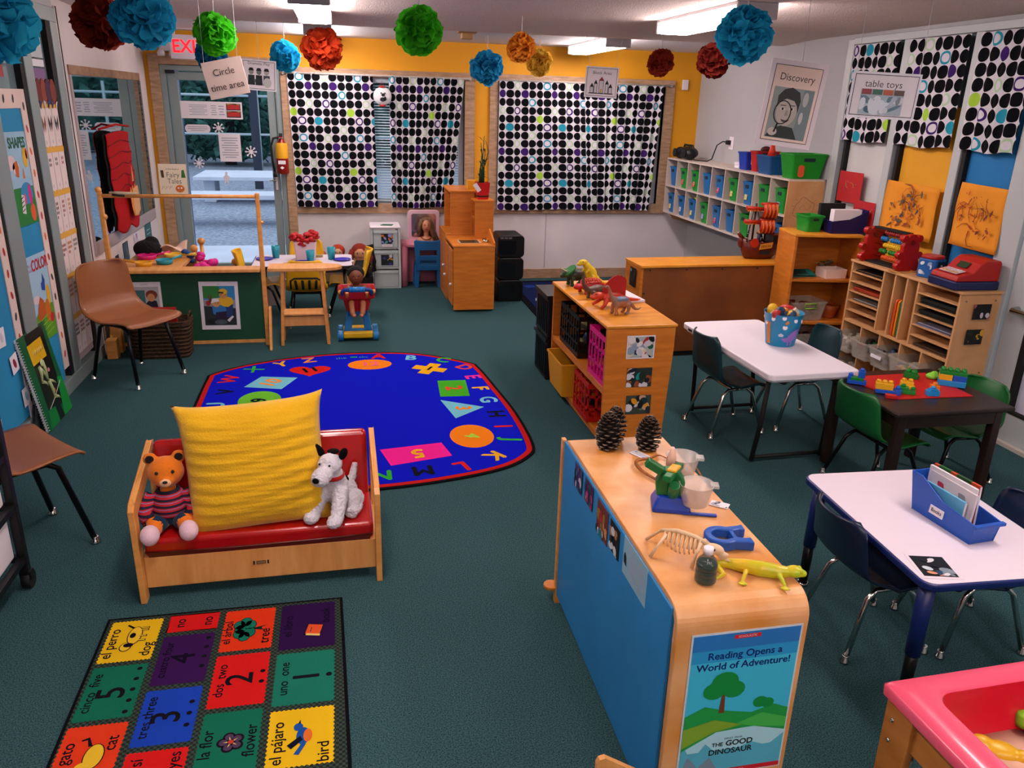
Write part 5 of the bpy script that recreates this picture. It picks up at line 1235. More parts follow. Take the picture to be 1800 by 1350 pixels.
b = MB(); b.b2((-.184, -.26, 0), (.187, .26, .62), HONEY); b.build('cabinet', t, .003)
b = MB(); b.b2((-.135, -.255, .62), (.09, -.235, 1.0), HONEY); b.b2((-.135, .22, .62), (.187, .24, 1.0), HONEY); b.b2((.17, -.235, .62), (.187, .22, 1.0), HONEY); b.build('side_panel', t)
b = MB(); b.b2((-.145, -.265, 1.0), (.195, .26, 1.018), HONEY); b.build('top_board', t, .003)
b = MB(); b.cyl((-.194, -.15, .3), .012, .022, WHITE, 12, ax='x'); b.build('knob', t)
t = thing('plant_pot', 'red square planter with a thin dark green plant on the play kitchen hutch', 'plant', (1.255, 7.41, .956))
b = MB(); open_bin(b, .125, .125, .15, plain('#BE1410', .4), .78, .005, .002, .008); b.build('planter', t)
b = MB(); b.b2((-.052, -.052, .02), (.052, .052, .13), mat('potting_soil', '#2A1A10', .95)); b.build('soil', t)
gm = mat('bamboo_green', '#1C3A1E', .6); b = MB(); rn = random.Random(3)
for k in range(5):
    x, y = rn.uniform(-.03, .03), rn.uniform(-.03, .03); h = .2+.06*k; lx = rn.uniform(-.03, .05)
    b.tube([(x, y, .12), (x+lx*.3, y, .12+h*.5), (x+lx, y, .12+h)], [.008, .006, .003], gm, 6)
    for q in range(6):
        z = .18+(h-.05)*q/6; a = rn.uniform(0, 6.3); l_ = rn.uniform(.05, .10); s = Vector((x+lx*(z-.12)/h, y, z)); e = s+Vector((l_*cos(a), l_*sin(a)*.6, rn.uniform(.0, .06)))
        sd = Vector((-sin(a), cos(a), 0))*.009; md = (s+e)/2+Vector((0, 0, .012)); b.add([s, md+sd, e, md-sd], [(0, 1, 2, 3)], gm)
b.tube([(.02, 0, .3), (.05, 0, .42), (.035, 0, .49), (.02, 0, .52)], [.005, .004, .003, .002], gm, 5)
b.build('plant_stems', t)
b = MB(); b.push(TR(-.055, -.068, .10) @ RY(-35)); b.b2((-.02, -.002, -.03), (.02, .002, .05), PAPER); b.pop(); b.build('paper_flag', t)
b = MB(); b.b2((-.04, -.04, 0), (.04, .04, .085), plain('#D89A12', .5)); o = b.build('toy_box', bev=.003); o.location = (1.19, 7.66, 1.019); tag(o, 'small plain yellow box on the cupboard top beside the red planter', 'box')
# black rounded storage bins stacked beside the kitchen
BK = mat('black_bin', '#08090B', .4, spec=.4)
for k, (lab, z, w_) in enumerate((('black rounded storage tub at the bottom of the stack beside the play kitchen', 0, .25), ('black rounded storage tub in the middle of the stack beside the play kitchen', .212, .25), ('black rounded storage tub with grey labels on top of the stack', .424, .255))):
    t = thing('storage_tub', lab, 'storage tub', (1.52, 7.46, z), 0, 'stacked black tubs')
    b = MB(); b.push(TR(0, 0, .105) @ FRONT); b.prism(rrect(0, 0, w_, .208, .04), -.16, .16, BK); b.pop(); b.build('tub_body', t, .008)
    b = MB(); b.push(TR(-.02, -.161, .105) @ FRONT); b.prism(rrect(-.015, -.01, .16, .13, .02), 0, .004, mat('dark_window', '#101216', .12)); b.pop(); b.build('front_window', t)
    if k == 2:
        b = MB()
        for q in range(3): b.box((-.09+.04*q, -.163, .185), (.03, .004, .016), plain('#5A5A5E', .6))
        b.build('label_strip', t)
# ================================================================ cubbies along the right wall
t = thing('cubby_unit', 'long white cubby unit of eighteen compartments on the right wall', 'cubby shelf', (3.565, 7.03, .73))
CW = mat('cubby_white', '#C9BDB2', .5)
b = MB(); y0, y1, dx = -1.24, 1.24, .163; Hc = .57
b.b2((dx-.012, y0, 0), (dx, y1, Hc), CW); b.build('back_board', t)
for nm, z in (('bottom_board', 0), ('middle_board', .2775), ('top_board', Hc-.014)):
    b = MB(); b.b2((-dx, y0, z), (dx, y1, z+.014), CW); b.build(nm, t)
for k in range(10):
    y = y0+(y1-y0)*k/9; b = MB(); b.b2((-dx+.001, y-.006, .014), (dx-.012, y+.006, Hc-.014), BIRCH if k == 0 else CW)
    b.build('end_panel' if k in (0, 9) else 'divider', t)
for y in (1.12, -.6):
    b = MB(); b.prism([(-.15, 0), (.16, 0), (.16, -.11), (.10, -.10), (-.10, -.06)], y-.02, y+.02, BIRCH, ax='y'); b.build('wall_bracket', t, .004)
b = MB(); b.b2((dx-.03, y0+.1, -.06), (dx, y1-.1, 0), CW); b.build('support_rail', t)
GB, BB = plain('#128A2E', .4), plain('#1668A8', .4)
STK = ['#D8582E', '#D63A6A', '#D6CB6A', '#C9C4D8', '#E0A8B8', '#8FA0D8']
def cubby_bin(label, col, y, z, sticker, w_=.155, tilt=0):
    t = thing('cubby_bin', label, 'bin', (3.535, y, z), 0, 'bins in the white cubbies')
    m = GB if col == 'g' else BB
    b = MB(); open_bin(b, .24, w_, .195, m, .82, .004, .005, .012); b.build('bin_body', t)
    b = MB(); b.push(TR(-.1175, 0, .155) @ RY(4.5) @ WEST @ RY(180)); b.prism(rrect(0, 0, .055, .026, .005), 0, .004, mat('slot_shade', '#0A2030', .6)); b.pop(); b.build('handle_slot', t)  # dark plate paints the shade inside the handle hole
    if sticker:
        b = MB(); b.push(TR(-.107, .02, .075) @ RY(5.5) @ WEST @ RY(180)); b.box((0, 0, .002), (.045, .07, .001), plain(sticker, .6)); b.box((0, .01, .0028), (.026, .012, .0005), LINES); b.box((0, -.012, .0028), (.03, .008, .0005), LINES); b.pop(); b.build('name_sticker', t)
    return t
upper = 'bggbbgbgg'; lower = 'bbbgbbg b'
us = [None, STK[0], STK[0], None, STK[1], STK[2], STK[2], None, STK[5]]; ls = [STK[2], STK[3], STK[2], STK[5], STK[1], None, None, None, None]
ordn = ['first', 'second', 'third', 'fourth', 'fifth', 'sixth', 'seventh', 'eighth', 'ninth']
for k in range(9):
    yk = 7.03 + y1-(k+.5)*(y1-y0)/9
    cubby_bin('%s bin in the upper cubby row, %s from the window corner' % ('green' if upper[k] == 'g' else 'blue', ordn[k]), upper[k], yk, 1.0225, us[k])
    if lower[k] != ' ': cubby_bin('%s bin in the lower cubby row, %s from the window corner' % ('green' if lower[k] == 'g' else 'blue', ordn[k]), lower[k], yk, .745, ls[k])
b = MB(); rn = random.Random(7)
for k in range(7): b.tube([(rn.uniform(-.04, .04), rn.uniform(-.04, .04), 0), (rn.uniform(-.06, .06), rn.uniform(-.06, .06), .06)], .009, plain('#C9C23A', .6), 6)
o = b.build('toy_grass'); o.location = (3.50, 7.58, .90); tag(o, 'yellow green toy bits sticking out of the third lower cubby bin', 'toy')
sheet('drawing', 'brown paper with a circle drawing on the end of the white cubbies', 'drawing', TR(3.57, 5.787, 1.09) @ FRONT, .29, .36, plain('#BF9468', .8), extra=lambda b: [b.tube([(.085*cos(a)*1.0-.01+.012*sin(3*a), .085*sin(a)-.02+.01*sin(5*a), .0004) for a in [2*pi*k/28 for k in range(29)]], .0016, plain('#4A3528'), 4), b.tube([(-.05, -.02, .0004), (-.02, .02, .0004), (.02, -.03, .0004), (.05, .01, .0004)], .0014, plain('#6A4E38'), 4), [b.tube([(.1*cos(a), .1*sin(a)-.02, .0004), (.12*cos(a), .118*sin(a)-.02, .0004)], .0014, plain('#4A3528'), 4) for a in (.3, .7, 1.1, 2.4, 2.9, 3.4)]])
# on top of the cubbies
ZT = 1.301
t = thing('boombox', 'black rounded radio on the far end of the white cubbies', 'radio', (3.52, 8.02, ZT))
b = MB(); b.ell((0, 0, .065), (.085, .17, .065), BLACK, 20, 12); b.ell((-.03, -.12, .06), (.07, .07, .06), BLACK); b.ell((-.03, .12, .06), (.07, .07, .06), BLACK); b.organic('radio_body', t, .008, 3)
for y in (-.12, .12):
    b = MB(); b.cyl((-.098, y, .06), .042, .012, mat('speaker_mesh', '#15171A', .8), 18, ax='x'); b.build('speaker', t)
b = MB(); b.tube([(0, -.13, .1), (.0, -.1, .14), (0, .1, .14), (0, .13, .1)], .01, BLACK, 8); b.build('handle', t)
b = MB(); b.tube([(3.50, 7.84, ZT+.02), (3.45, 7.7, ZT+.012), (3.52, 7.55, ZT+.012), (3.60, 7.62, ZT+.03), (3.66, 7.66, ZT+.16), (3.69, 7.6, ZT+.2), (3.71, 7.52, ZT+.195)], .006, RUBBER, 6); b.b2((3.69, 7.49, ZT+.175), (3.722, 7.54, ZT+.215), BLACK); tag(b.build('power_cord'), 'black power cord running from the radio up to the wall socket', 'cord')
b = MB(); b.b2((XR-.008, 7.44, ZT+.13), (XR, 7.53, ZT+.25), PAPER); tag(b.build('wall_socket', bev=.002), 'white wall socket plate above the cubbies', 'socket')
def topbin(name, label, x, y, z, wx, wy, h, m, taper=.82, rz=0, slot=True, group=None):
    t = thing(name, label, 'bin', (x, y, z), rz, group); b = MB(); open_bin(b, wx, wy, h, m, taper, .005, .006, .015); b.build('bin_body', t)
    if slot:
        b = MB(); b.push(TR(0, -wy*.47-.001, h*.76) @ FRONT); b.prism(rrect(0, 0, wx*.32, h*.14, .005), -.002, .004, mat('slot_shade')); b.pop(); b.build('handle_slot', t)  # shade of the open handle hole, painted as a dark plate
    return t
t = topbin('toy_bin', 'bright blue bin with a white square mark on top of the cubbies', 3.56, 6.72, ZT, .20, .16, .15, plain('#1238A8', .4), slot=False)
b = MB(); b.push(TR(-.02, -.0765, .08) @ FRONT); b.box((0, 0, .003), (.06, .06, .001), PAPER); b.box((0, 0, .004), (.03, .03, .001), plain('#1238A8')); b.pop(); b.build('mark', t)
topbin('toy_bin', 'red bin wedged between the two blue bins on top of the cubbies', 3.58, 6.535, ZT, .22, .12, .17, plain('#B01A16', .4), slot=False)
topbin('toy_bin', 'mid blue bin holding an orange cone on top of the cubbies', 3.56, 6.28, ZT, .27, .24, .15, plain('#18508A', .4), .84, slot=False)
t = thing('toy_cone', 'small orange red toy cone sticking out of the mid blue bin', 'cone', (3.50, 6.28, ZT+.075))
b = MB(); b.box((0, 0, .05), (.09, .09, .012), plain('#D9381C', .45)); b.build('base', t, .003); b = MB(); b.lathe((0, 0, .056), [(.04, 0), (.014, .11), (.001, .112)], plain('#D9381C', .45), 18); b.build('cone', t)
b = MB(); b.box((0, 0, .02), (.07, .05, .04), INK); b.ell((.02, .03, .05), (.05, .03, .03), mat('maroon', '#4A1416', .6)); o = b.build('toy_pieces'); o.location = (3.56, 6.50, ZT+.13); tag(o, 'dark toy pieces lying over the red bin on the cubbies', 'toy')
rn = random.Random(11)
for k, lab in enumerate(('pale folded paper lying on the cubbies left of the bright blue bin', 'second pale paper lying on the cubbies left of the bright blue bin')):
    b = MB(); b.box((0, 0, .012), (.10, .09, .024), PAPER); o = b.build('paper_pad', bev=.004); o.location = (3.56, 6.90+.0*k, ZT+.026*k); o.rotation_euler = (0, 0, .2*k); tag(o, lab, 'paper')
b = MB()
for k in range(5): b.tube([(.02*k, rn.uniform(-.02, .02), 0), (.02*k+rn.uniform(-.01, .01), rn.uniform(-.02, .02), .08)], .008, plain(['#7A1A1A', '#1A1A2A', '#8A2A1A', '#22304A', '#5A1A1A'][k]), 6)
b.box((.04, 0, .02), (.12, .08, .04), plain('#14202E')); o = b.build('marker_box'); o.location = (3.60, 6.06, ZT); tag(o, 'dark box of markers between the blue and the large green bin', 'marker box')
t = topbin('toy_bin', 'large bright green bin on the near end of the cubbies', 3.565, 5.90, ZT, .30, .20, .19, plain('#0F8A1E', .4), .8)
b = MB(); b.push(TR(-.06, -.0895, .06) @ FRONT); b.prism(rrect(0, 0, .05, .09, .02), .0, .006, plain('#D2562E')); b.pop(); b.build('name_sticker', t)

# ================================================================ tall shelf with open compartments
t = thing('open_shelf', 'tall honey-coloured shelf with three open compartments by the cubbies', 'shelf', (3.385, 5.23, 0), radians(-10))
w2, d2_, h2 = .235, .17, .965
for s_ in (-1, 1):
    b = MB(); b.b2((s_*w2-.01, -d2_, 0), (s_*w2+.01, d2_, h2), HONEY); b.build('side_panel', t, .002)
b = MB(); b.b2((-w2, d2_-.01, .03), (w2, d2_, h2-.01), HONEY); b.build('back_panel', t)
b = MB(); b.b2((-w2-.012, -d2_-.004, h2), (w2+.012, d2_, h2+.018), HONEYTOP); b.build('top_board', t, .003)
for z in (.06, .33, .645):
    b = MB(); b.b2((-w2+.01, -d2_+.004, z), (w2-.01, d2_-.01, z+.016), HONEY); b.build('shelf_board', t)
def at_shelf(x, y, z): v = Matrix.Translation((3.385, 5.23, 0)) @ RZ(-10) @ Vector((x, y, z)); return (v.x, v.y, v.z)
def putmesh(b, name, label, cat, p, rz=0, bev=0, group=None, rx=0, ry=0):
    o = b.build(name, bev=bev); o.location = p; o.rotation_euler = (rx, ry, rz); tag(o, label, cat, group); return o
b = MB(); b.prism([(-.10, -.05), (.0, -.07), (.10, -.02), (.06, .06), (-.08, .06)], 0, .004, plain('#138F84', .7)); b.prism([(-.09, .0), (.08, -.03), (.07, .07), (-.07, .07)], .02, .024, plain('#15776E', .7)); b.box((-.03, .03, .012), (.12, .07, .024), plain('#2A3A3A', .7))
putmesh(b, 'folder_pile', 'teal folders lying in the top compartment of the tall shelf', 'folder', at_shelf(-.10, -.06, .662), 0, 0, None, radians(18))
b = MB(); open_bin(b, .17, .14, .065, WARM, .97, .004, .0, .004); putmesh(b, 'paper_tray', 'cream box in the top compartment of the tall shelf', 'box', at_shelf(.10, -.05, .662))
b = MB(); rn = random.Random(21)
for k in range(40):
    a = rn.uniform(0, 6.3); b.tube([(rn.uniform(-.06, .06), rn.uniform(-.05, .05), .005+.002*k), (rn.uniform(-.08, .08), rn.uniform(-.05, .05), .012+.0022*k)], .004, plain(rn.choice(['#8A7A5A', '#5A5A3A', '#3A4030', '#A08A60']), .7), 5)
o = putmesh(b, 'raffia_strips', 'tangled tan raffia strips behind the cream box in the tall shelf', 'craft supplies', at_shelf(.11, .07, .665)); o['kind'] = 'stuff'
def clear_bin(name, label, p, wx, wy, h, cols, seed, rz=0, latch=False, group=None, tag_strip=False, n=16):
    t = thing(name, label, 'clear bin', p, rz, group)
    b = MB(); open_bin(b, wx, wy, h, CL2, .86, .003, .005, .012); b.build('bin_body', t)
    if latch:
        b = MB(); b.tube([(-.045, -wy*.5-.004, h-.045), (-.045, -wy*.5-.008, h-.01), (.045, -wy*.5-.008, h-.01), (.045, -wy*.5-.004, h-.045)], .005, plain('#8FC23A', .4), 8); b.tube([(-.045, -wy*.5-.006, h-.045), (.045, -wy*.5-.006, h-.045)], .005, plain('#8FC23A', .4), 8); b.build('latch', t)
    if tag_strip:
        b = MB(); b.push(TR(-.012, -wy*.475-.004, h*.62) @ FRONT); b.box((0, 0, 0), (.09, .022, .001), PAPER); b.pop(); b.build('name_strip', t)
    rn = random.Random(seed); b = MB()
    for k in range(n):
        s_ = rn.uniform(.018, .034); c = (rn.uniform(-.34, .34)*wx, rn.uniform(-.32, .32)*wy, rn.uniform(.03, h*.8)); m = plain(rn.choice(cols), .5)
        if k % 2: b.box(c, (s_*1.6, s_, s_), m, rn.uniform(0, 3), rn.uniform(0, 3))
        else: b.ell(c, (s_, s_*.8, s_*.7), m, 8, 6, rn.uniform(0, 3))
    o = b.build('toy_contents', t); o['kind'] = 'stuff'; return t
CL2 = mat('clear_bin', '#CFC8BC', .22, alpha=.33, spec=.5)
clear_bin('latch_box', 'clear box with a green latch in the middle compartment of the tall shelf', at_shelf(-.07, -.03, .347), .27, .22, .14, ['#7A2A16', '#8A4A1A', '#2A2020', '#5A3A20', '#C08A50'], 31, latch=True, n=26)
b = MB(); b.lathe((0, 0, 0), [(.045, 0), (.06, .05), (.075, .10), (.07, .10), (.05, .03), (.001, .004)], plain('#A8501E', .5), 20, cap=False); b.ell((0, 0, .05), (.05, .05, .05), plain('#8A3A1A')); putmesh(b, 'toy_pot', 'orange brown round toy pot right of the latched clear box', 'toy pot', at_shelf(.15, .0, .347))
clear_bin('clear_tub', 'large clear tub in the lowest compartment of the tall shelf', at_shelf(-.06, -.01, .077), .30, .25, .17, ['#4A1E16', '#2A2A2A', '#7A2A20', '#3A3020'], 33, n=24)
b = MB(); b.ell((0, 0, .06), (.07, .05, .06), mat('teal_cloth', '#0E5450', .9)); b.ell((.03, .0, .02), (.06, .05, .05), mat('teal_cloth')); o = b.organic('teal_bag', None, .008, 3); o.location = at_shelf(.165, -.06, .08); tag(o, 'dark teal cloth bag at the right of the lowest shelf compartment', 'bag')
# on the tall shelf
topbin('caddy_bin', 'small green bin standing on the tall shelf under the brown drawing', 3.305, 5.27, .984, .13, .17, .115, plain('#0F8A2A', .4), .85)
t = thing('magazine_file', 'dark purple sloped file holding white papers on the tall shelf', 'magazine file', (3.53, 5.17, .984), radians(-4))
PU = mat('dark_purple', '#1A1450', .35)
for y in (-.055, .055):
    b = MB(); b.prism([(-.125, 0), (.125, 0), (.135, .165), (.07, .13), (.0, .10), (-.135, .085)], y-.003, y+.003, PU, ax='y'); b.build('side_panel', t)
b = MB(); b.b2((-.13, -.055, 0), (-.122, .055, .085), PU); b.b2((.122, -.055, 0), (.132, .055, .165), PU); b.b2((-.125, -.055, 0), (.125, .055, .004), PU); b.build('body_panel', t)
b = MB(); b.b2((-.115, -.035, .006), (.095, .02, .165), PAPER); b.build('loose_papers', t)
b = MB(); b.b2((-.12, .03, .0), (.08, .06, .19), INK); o = putmesh(b, 'black_binder', 'black binder edge showing behind the purple file on the tall shelf', 'binder', (3.52, 5.27, .985)); 

# ================================================================ long low cabinet turned with its back to the tables
t = thing('low_cabinet', 'long low wooden cabinet seen from the back with a toy pirate ship on it', 'cabinet', (2.75, 5.60, 0), radians(1.8))
bk = mat('hardboard_back', '#8A4E1E', .6, vscale=3, col2='#6E3A14', bump=.05, bscale=20)
for s_ in (-1, 1):
    b = MB(); b.b2((s_*.64-.012, -.15, .02), (s_*.64+.012, .15, .69), HONEY); b.build('end_panel', t, .002)
b = MB(); b.b2((-.63, -.15, .04), (.63, -.14, .69), bk); bp = b.build('back_panel', t)
b = MB()
for x in [-.58+.29*k for k in range(5)]: b.cyl((x, -.152, .672), .006, .006, INK, 10, ax='y')
for z in (.2, .5): b.cyl((-.615, -.152, z), .006, .006, INK, 10, ax='y'); b.cyl((.615, -.152, z), .006, .006, INK, 10, ax='y')
b.build('screws', bp)
b = MB(); b.b2((-.655, -.16, .69), (.655, .16, .71), HONEYTOP); b.build('top_board', t, .004)
for z in (.04, .36):
    b = MB(); b.b2((-.63, -.14, z), (.63, .15, z+.016), HONEY); b.build('shelf_board', t)
b = MB(); b.b2((-.64, -.14, 0), (.64, .14, .03), RUBBER); b.build('plinth', t)
photo('small dark photo on the left end of the long low cabinet', TR(2.092, 5.56, .60) @ WEST @ RY(180), .12, .14, 41, ['#0C1416', '#2A3A40', '#8A9AA0', '#14181A'], '#0E1214')
# toy pirate ship
t = thing('toy_pirate_ship', 'toy pirate ship with orange striped sails on the long low cabinet', 'toy ship', (3.15, 5.66, .711), radians(2))
HB = mat('ship_brown', '#5A160C', .35, var=.25, vscale=9); RD = plain('#B32A10', .4); OG = plain('#D9661E', .4)
def hull(z, l_, w_, off=0): return [(l_*cos(a)*(1 if cos(a) > 0 else 1)+off, w_*sin(a)*(1-.25*abs(cos(a))**3), z+.03*abs(cos(a))**3*(z > .09)) for a in [2*pi*k/28 for k in range(28)]]
b = MB(); b.loft([hull(0, .115, .045), hull(.02, .135, .06), hull(.07, .155, .072), hull(.13, .165, .075), hull(.132, .15, .064), hull(.09, .145, .06)], HB); b.build('hull', t)
b = MB(); b.b2((.075, -.06, .12), (.155, .06, .185), mat('ship_dark', '#1E1812', .5)); b.b2((.07, -.063, .18), (.16, .063, .19), HB); b.build('stern_castle', t, .004)
b = MB(); b.tube([(-.14, 0, .14), (-.185, 0, .19), (-.195, 0, .20)], [.02, .014, .008], HB, 8); b.ell((-.165, 0, .13), (.022, .02, .045), HB); b.build('figurehead', t)
for x, h_ in ((-.07, .34), (.035, .35)):
    b = MB(); b.cyl((x, 0, .08+h_/2), .008, h_, mat('ship_dark'), 10); b.build('mast', t)
def sail(x, z, w_, h_, rz):
    b = MB(); b.push(TR(x, -.012, z) @ RZ(rz)); b.grid(lambda u, v: (-w_/2+w_*u, -.026*sin(v*pi)-.012*abs(sin(u*4*pi)), h_/2-h_*v), 32, 8, RD); b.pop()
    for k in range(4):
        b.push(TR(x, -.02, z) @ RZ(rz)); b.grid(lambda u, v, k=k: (-w_/2+w_*(k+.28+.44*u)/4, -.026*sin(v*pi)-.016-.002*sin(u*pi), h_/2-h_*v*1.0), 4, 8, OG); b.pop()
    b.push(TR(x, -.006, z) @ RZ(rz)); b.tube([(-w_/2-.01, 0, h_/2), (w_/2+.01, 0, h_/2)], .009, RD, 8); b.tube([(-w_/2-.006, 0, -h_/2), (w_/2+.006, 0, -h_/2)], .006, HB, 8); b.pop()
    b.build('sail', t, solid=.003)
sail(.04, .365, .115, .105, -6); sail(.03, .245, .115, .10, -6)
for x, z, w_ in ((-.085, .375, .14), (-.095, .275, .13)):
    b = MB(); b.tube([(x-w_/2, -.01, z+.014), (x+w_/2, -.02, z+.004)], .015, RD, 10)
    for k in range(5): b.box((x-w_/2+.014+.026*k, -.022, z-.006), (.013, .012, .010), OG)
    b.build('furled_sail', t)
b = MB()
for xm, sgn in ((-.07, -1), (-.07, 1), (.035, 1)):
    for k in range(3): b.tube([(xm+sgn*.07, -.05+.012*k, .13), (xm+sgn*.02, -.004, .36)], .003, INK, 5)
    for k in range(7): f_ = k/7; b.tube([(xm+sgn*(.07-.05*f_), -.05+.046*f_, .13+.23*f_), (xm+sgn*(.07-.05*f_), -.026+.022*f_, .13+.23*f_)], .003, plain('#B8B0A0'), 5)
b.build('rigging', t)
b = MB(); b.push(TR(.01, -.076, .105) @ FRONT @ RZ(4)); b.prism([(-.055, -.022), (.05, -.018), (.06, .026), (-.045, .018)], 0, .004, plain('#C98A2A')); 
for k in range(6): b.box((-.035+.014*k, 0, .005), (.006, .016, .001), plain('#6A3A14'))
b.pop(); b.build('name_plate', t)
b = MB(); b.push(TR(.01, -.071, .055) @ FRONT); b.box((0, 0, 0), (.085, .03, .006), INK); b.pop(); b.build('gun_port', t)
b = MB(); b.push(TR(-.085, -.068, .13) @ FRONT); b.prism(circ(0, 0, .035, n=18), 0, .006, RD); b.pop(); b.build('round_crest', t)
b = MB(); b.push(TR(.165, -.02, .215) @ RZ(-12) @ FRONT); b.grid(lambda u, v: (.075*u, .025-.055*v+.012*u, .008*sin(u*6)), 8, 4, plain('#D08636', .6)); b.pop(); b.tube([(.16, -.018, .15), (.165, -.02, .25)], .004, HB, 6); b.build('flag', t, solid=.002)
b = MB(); b.tube([(-.02, -.01, .10), (-.02, -.01, .19)], .013, mat('sailor_navy', '#14163A', .6), 10); b.ell((-.02, -.01, .205), .015, plain('#C98A5A')); b.build('toy_sailor', t)

# ================================================================ paper sorter unit by the right wall
t = thing('paper_sorter', 'birch paper sorter with narrow shelves and clear toy bins below', 'sorter', (3.555, 4.33, 0), radians(1.5))
hx_, hy_, hz_ = .14, .505, .84
b = MB(); b.b2((-hx_-.006, -hy_-.012, hz_), (hx_, hy_+.012, hz_+.016), BIRCH); b.build('top_board', t, .003)
for nm, y in (('end_panel', -hy_), ('end_panel', hy_-.016)):
    b = MB(); b.b2((-hx_, y, 0), (hx_, y+.016, hz_), BIRCH); e_ = b.build(nm, t, .002)
    if y < 0:
        b = MB()
        for x in (-.1, .1):
            for z in (.36, .80): b.cyl((x, y-.001, z), .006, .004, plain('#7A6A58'), 10, ax='y')
        b.build('screws', e_)
b = MB(); b.b2((hx_-.01, -hy_+.016, .02), (hx_, hy_-.016, hz_), BIRCH); b.build('back_panel', t)
b = MB(); b.b2((-hx_, -hy_+.016, .43), (hx_-.01, hy_-.016, .446), BIRCH); b.build('middle_board', t)
b = MB(); b.b2((-hx_+.002, -hy_+.016, .02), (hx_-.01, hy_-.016, .036), BIRCH); b.b2((-hx_+.002, -hy_+.016, .225), (hx_-.01, hy_-.016, .237), BIRCH); b.build('lower_board', t)
for y in (.165, .055, -.055, -.155):
    b = MB(); b.b2((-hx_, y-.007, .446), (hx_-.01, y+.007, hz_), BIRCH); b.build('divider', t)
for y0_, y1_ in ((.172, hy_-.016), (-hy_+.016, -.162)):
    for k in range(5):
        z = .446+(hz_-.446)*(k+1)/6; b = MB(); b.b2((-hx_+.001, y0_, z-.004), (hx_-.01, y1_, z+.004), BIRCH); b.build('narrow_shelf', t)
for y in (.29, .10, -.10, -.29):
    b = MB(); b.b2((-hx_, y-.006, .036), (hx_-.01, y+.006, .43), BIRCH); b.build('lower_divider', t)
def at_s(x, y, z): v = Matrix.Translation((3.555, 4.33, 0)) @ RZ(1.5) @ Vector((x, y, z)); return (v.x, v.y, v.z)
zs_ = [.446+(hz_-.446)*k/6+.005 for k in range(6)]
rn = random.Random(17)
def paper_stack(label, k, y0_, y1_, n, cols, h_=.0025):
    b = MB()
    for q in range(n): b.box((rn.uniform(-.008, .008), rn.uniform(-.006, .006), h_*(q+.5)), (.22, (y1_-y0_)*rn.uniform(.84, .93), h_*.85), plain(cols[q % len(cols)], .7), rz=rn.uniform(-.03, .03))
    putmesh(b, 'paper_stack', label, 'paper', at_s(-.012, (y0_+y1_)/2, zs_[k]), radians(1.5), 0, 'papers in the sorter')
L_, R2 = (.175, .485), (-.485, -.165)
paper_stack('black and tan sheets in the top narrow slot, left half of the sorter', 5, *L_, 6, ['#1A1512', '#6A4A2A', '#0E0C0C'])
paper_stack('orange red sheets in the left half of the sorter', 3, *L_, 9, ['#A83416', '#8E2A12', '#B8481E'])
paper_stack('white and grey sheets in the left half of the sorter, under the orange ones', 2, *L_, 4, ['#8A8680', '#2A2622', '#5A5650'])
paper_stack('dark sheets in the second narrow slot from the top, right half of the sorter', 4, *R2, 14, ['#0E1210', '#16201A', '#22261E'])
paper_stack('dark green sheets in the third slot from the top, right half of the sorter', 3, *R2, 12, ['#10140F', '#2A2A20', '#0C0E0C'])
paper_stack('bluish white sheets in the fourth slot, right half of the sorter', 2, *R2, 5, ['#7A80A8', '#8A8A98', '#55586A'])
paper_stack('brown sheets in the lowest slot, right half of the sorter', 0, *R2, 5, ['#6A4A2E', '#4A3420', '#2A1E14'])
for lab, y, col in (('orange plastic folder standing in the middle of the sorter', .022, '#D6521A'), ('yellow orange plastic folder standing in the middle of the sorter', -.005, '#D8801A'), ('green plastic folder standing in the middle of the sorter', -.03, '#1F6A3A')):
    b = MB(); b.push(FRONT @ RX(180)); b.pop(); b.prism([(x, z) for x, z in rrect(0, .12, .22, .24, .02)], -.007, .007, plain(col, .5), ax='y'); putmesh(b, 'plastic_folder', lab, 'folder', at_s(-.02, y, .447), radians(1.5), 0, None, 0)
BINC = (['#8A8276', '#B0A898', '#5A5248', '#C8C0B0'], ['#7A1E14', '#1A5A2A', '#C08A1A', '#8A3A1A', '#2A2018'], ['#5A1E1A', '#22324A', '#6A5A5A', '#2A2A34'], ['#C8801E', '#1F5A2A', '#1E3A6A', '#D09A3A'], ['#C8A87A', '#14161E', '#D8C8A0', '#2A2A3A'])
for k, y in enumerate((.39, .195, 0, -.195, -.39)):
    clear_bin('clear_bin', 'clear bin pulled out of the upper row under the sorter, %s from the left' % ordn[k], at_s(-.085, y, .24), .27, .172, .125, BINC[k], 50+k, radians(1.5), group='clear bins under the sorter', tag_strip=False)
for k, y in enumerate((.39, 0, -.195)):
    clear_bin('clear_bin', 'clear bin in the bottom row under the sorter, %s' % ('at the far left', 'in the middle', 'right of the middle')[k], at_s(-.085, y, .038), .27, .172, .125, BINC[(k*2) % 5], 60+k, radians(1.5), group='clear bins under the sorter')
b = MB(); b.push(TR(*at_s(-.223, 0.0, .315)) @ RZ(1.5) @ WEST @ RY(180) @ RX(-5)); b.box((0, 0, 0), (.10, .022, .001), PAPER); b.pop(); tag(b.build('name_strip'), 'white name strip on the middle clear bin under the sorter', 'label')
photo('dark snapshot on the end of the sorter, the upper of two', TR(3.575, 3.809, .74) @ FRONT, .115, .09, 71, ['#0D0B0B', '#B05A70', '#C8C0C8', '#1A1210', '#0D0B0B', '#241A1A'], '#0C0A0A', n=8)
photo('snapshot with a yellow shape on the end of the sorter, the lower of two', TR(3.56, 3.809, .59) @ FRONT, .115, .09, 73, ['#0E120C', '#C8901E', '#A8A49A', '#1A2414', '#D8A02A', '#8A4A1E'], '#0E110D', n=12)
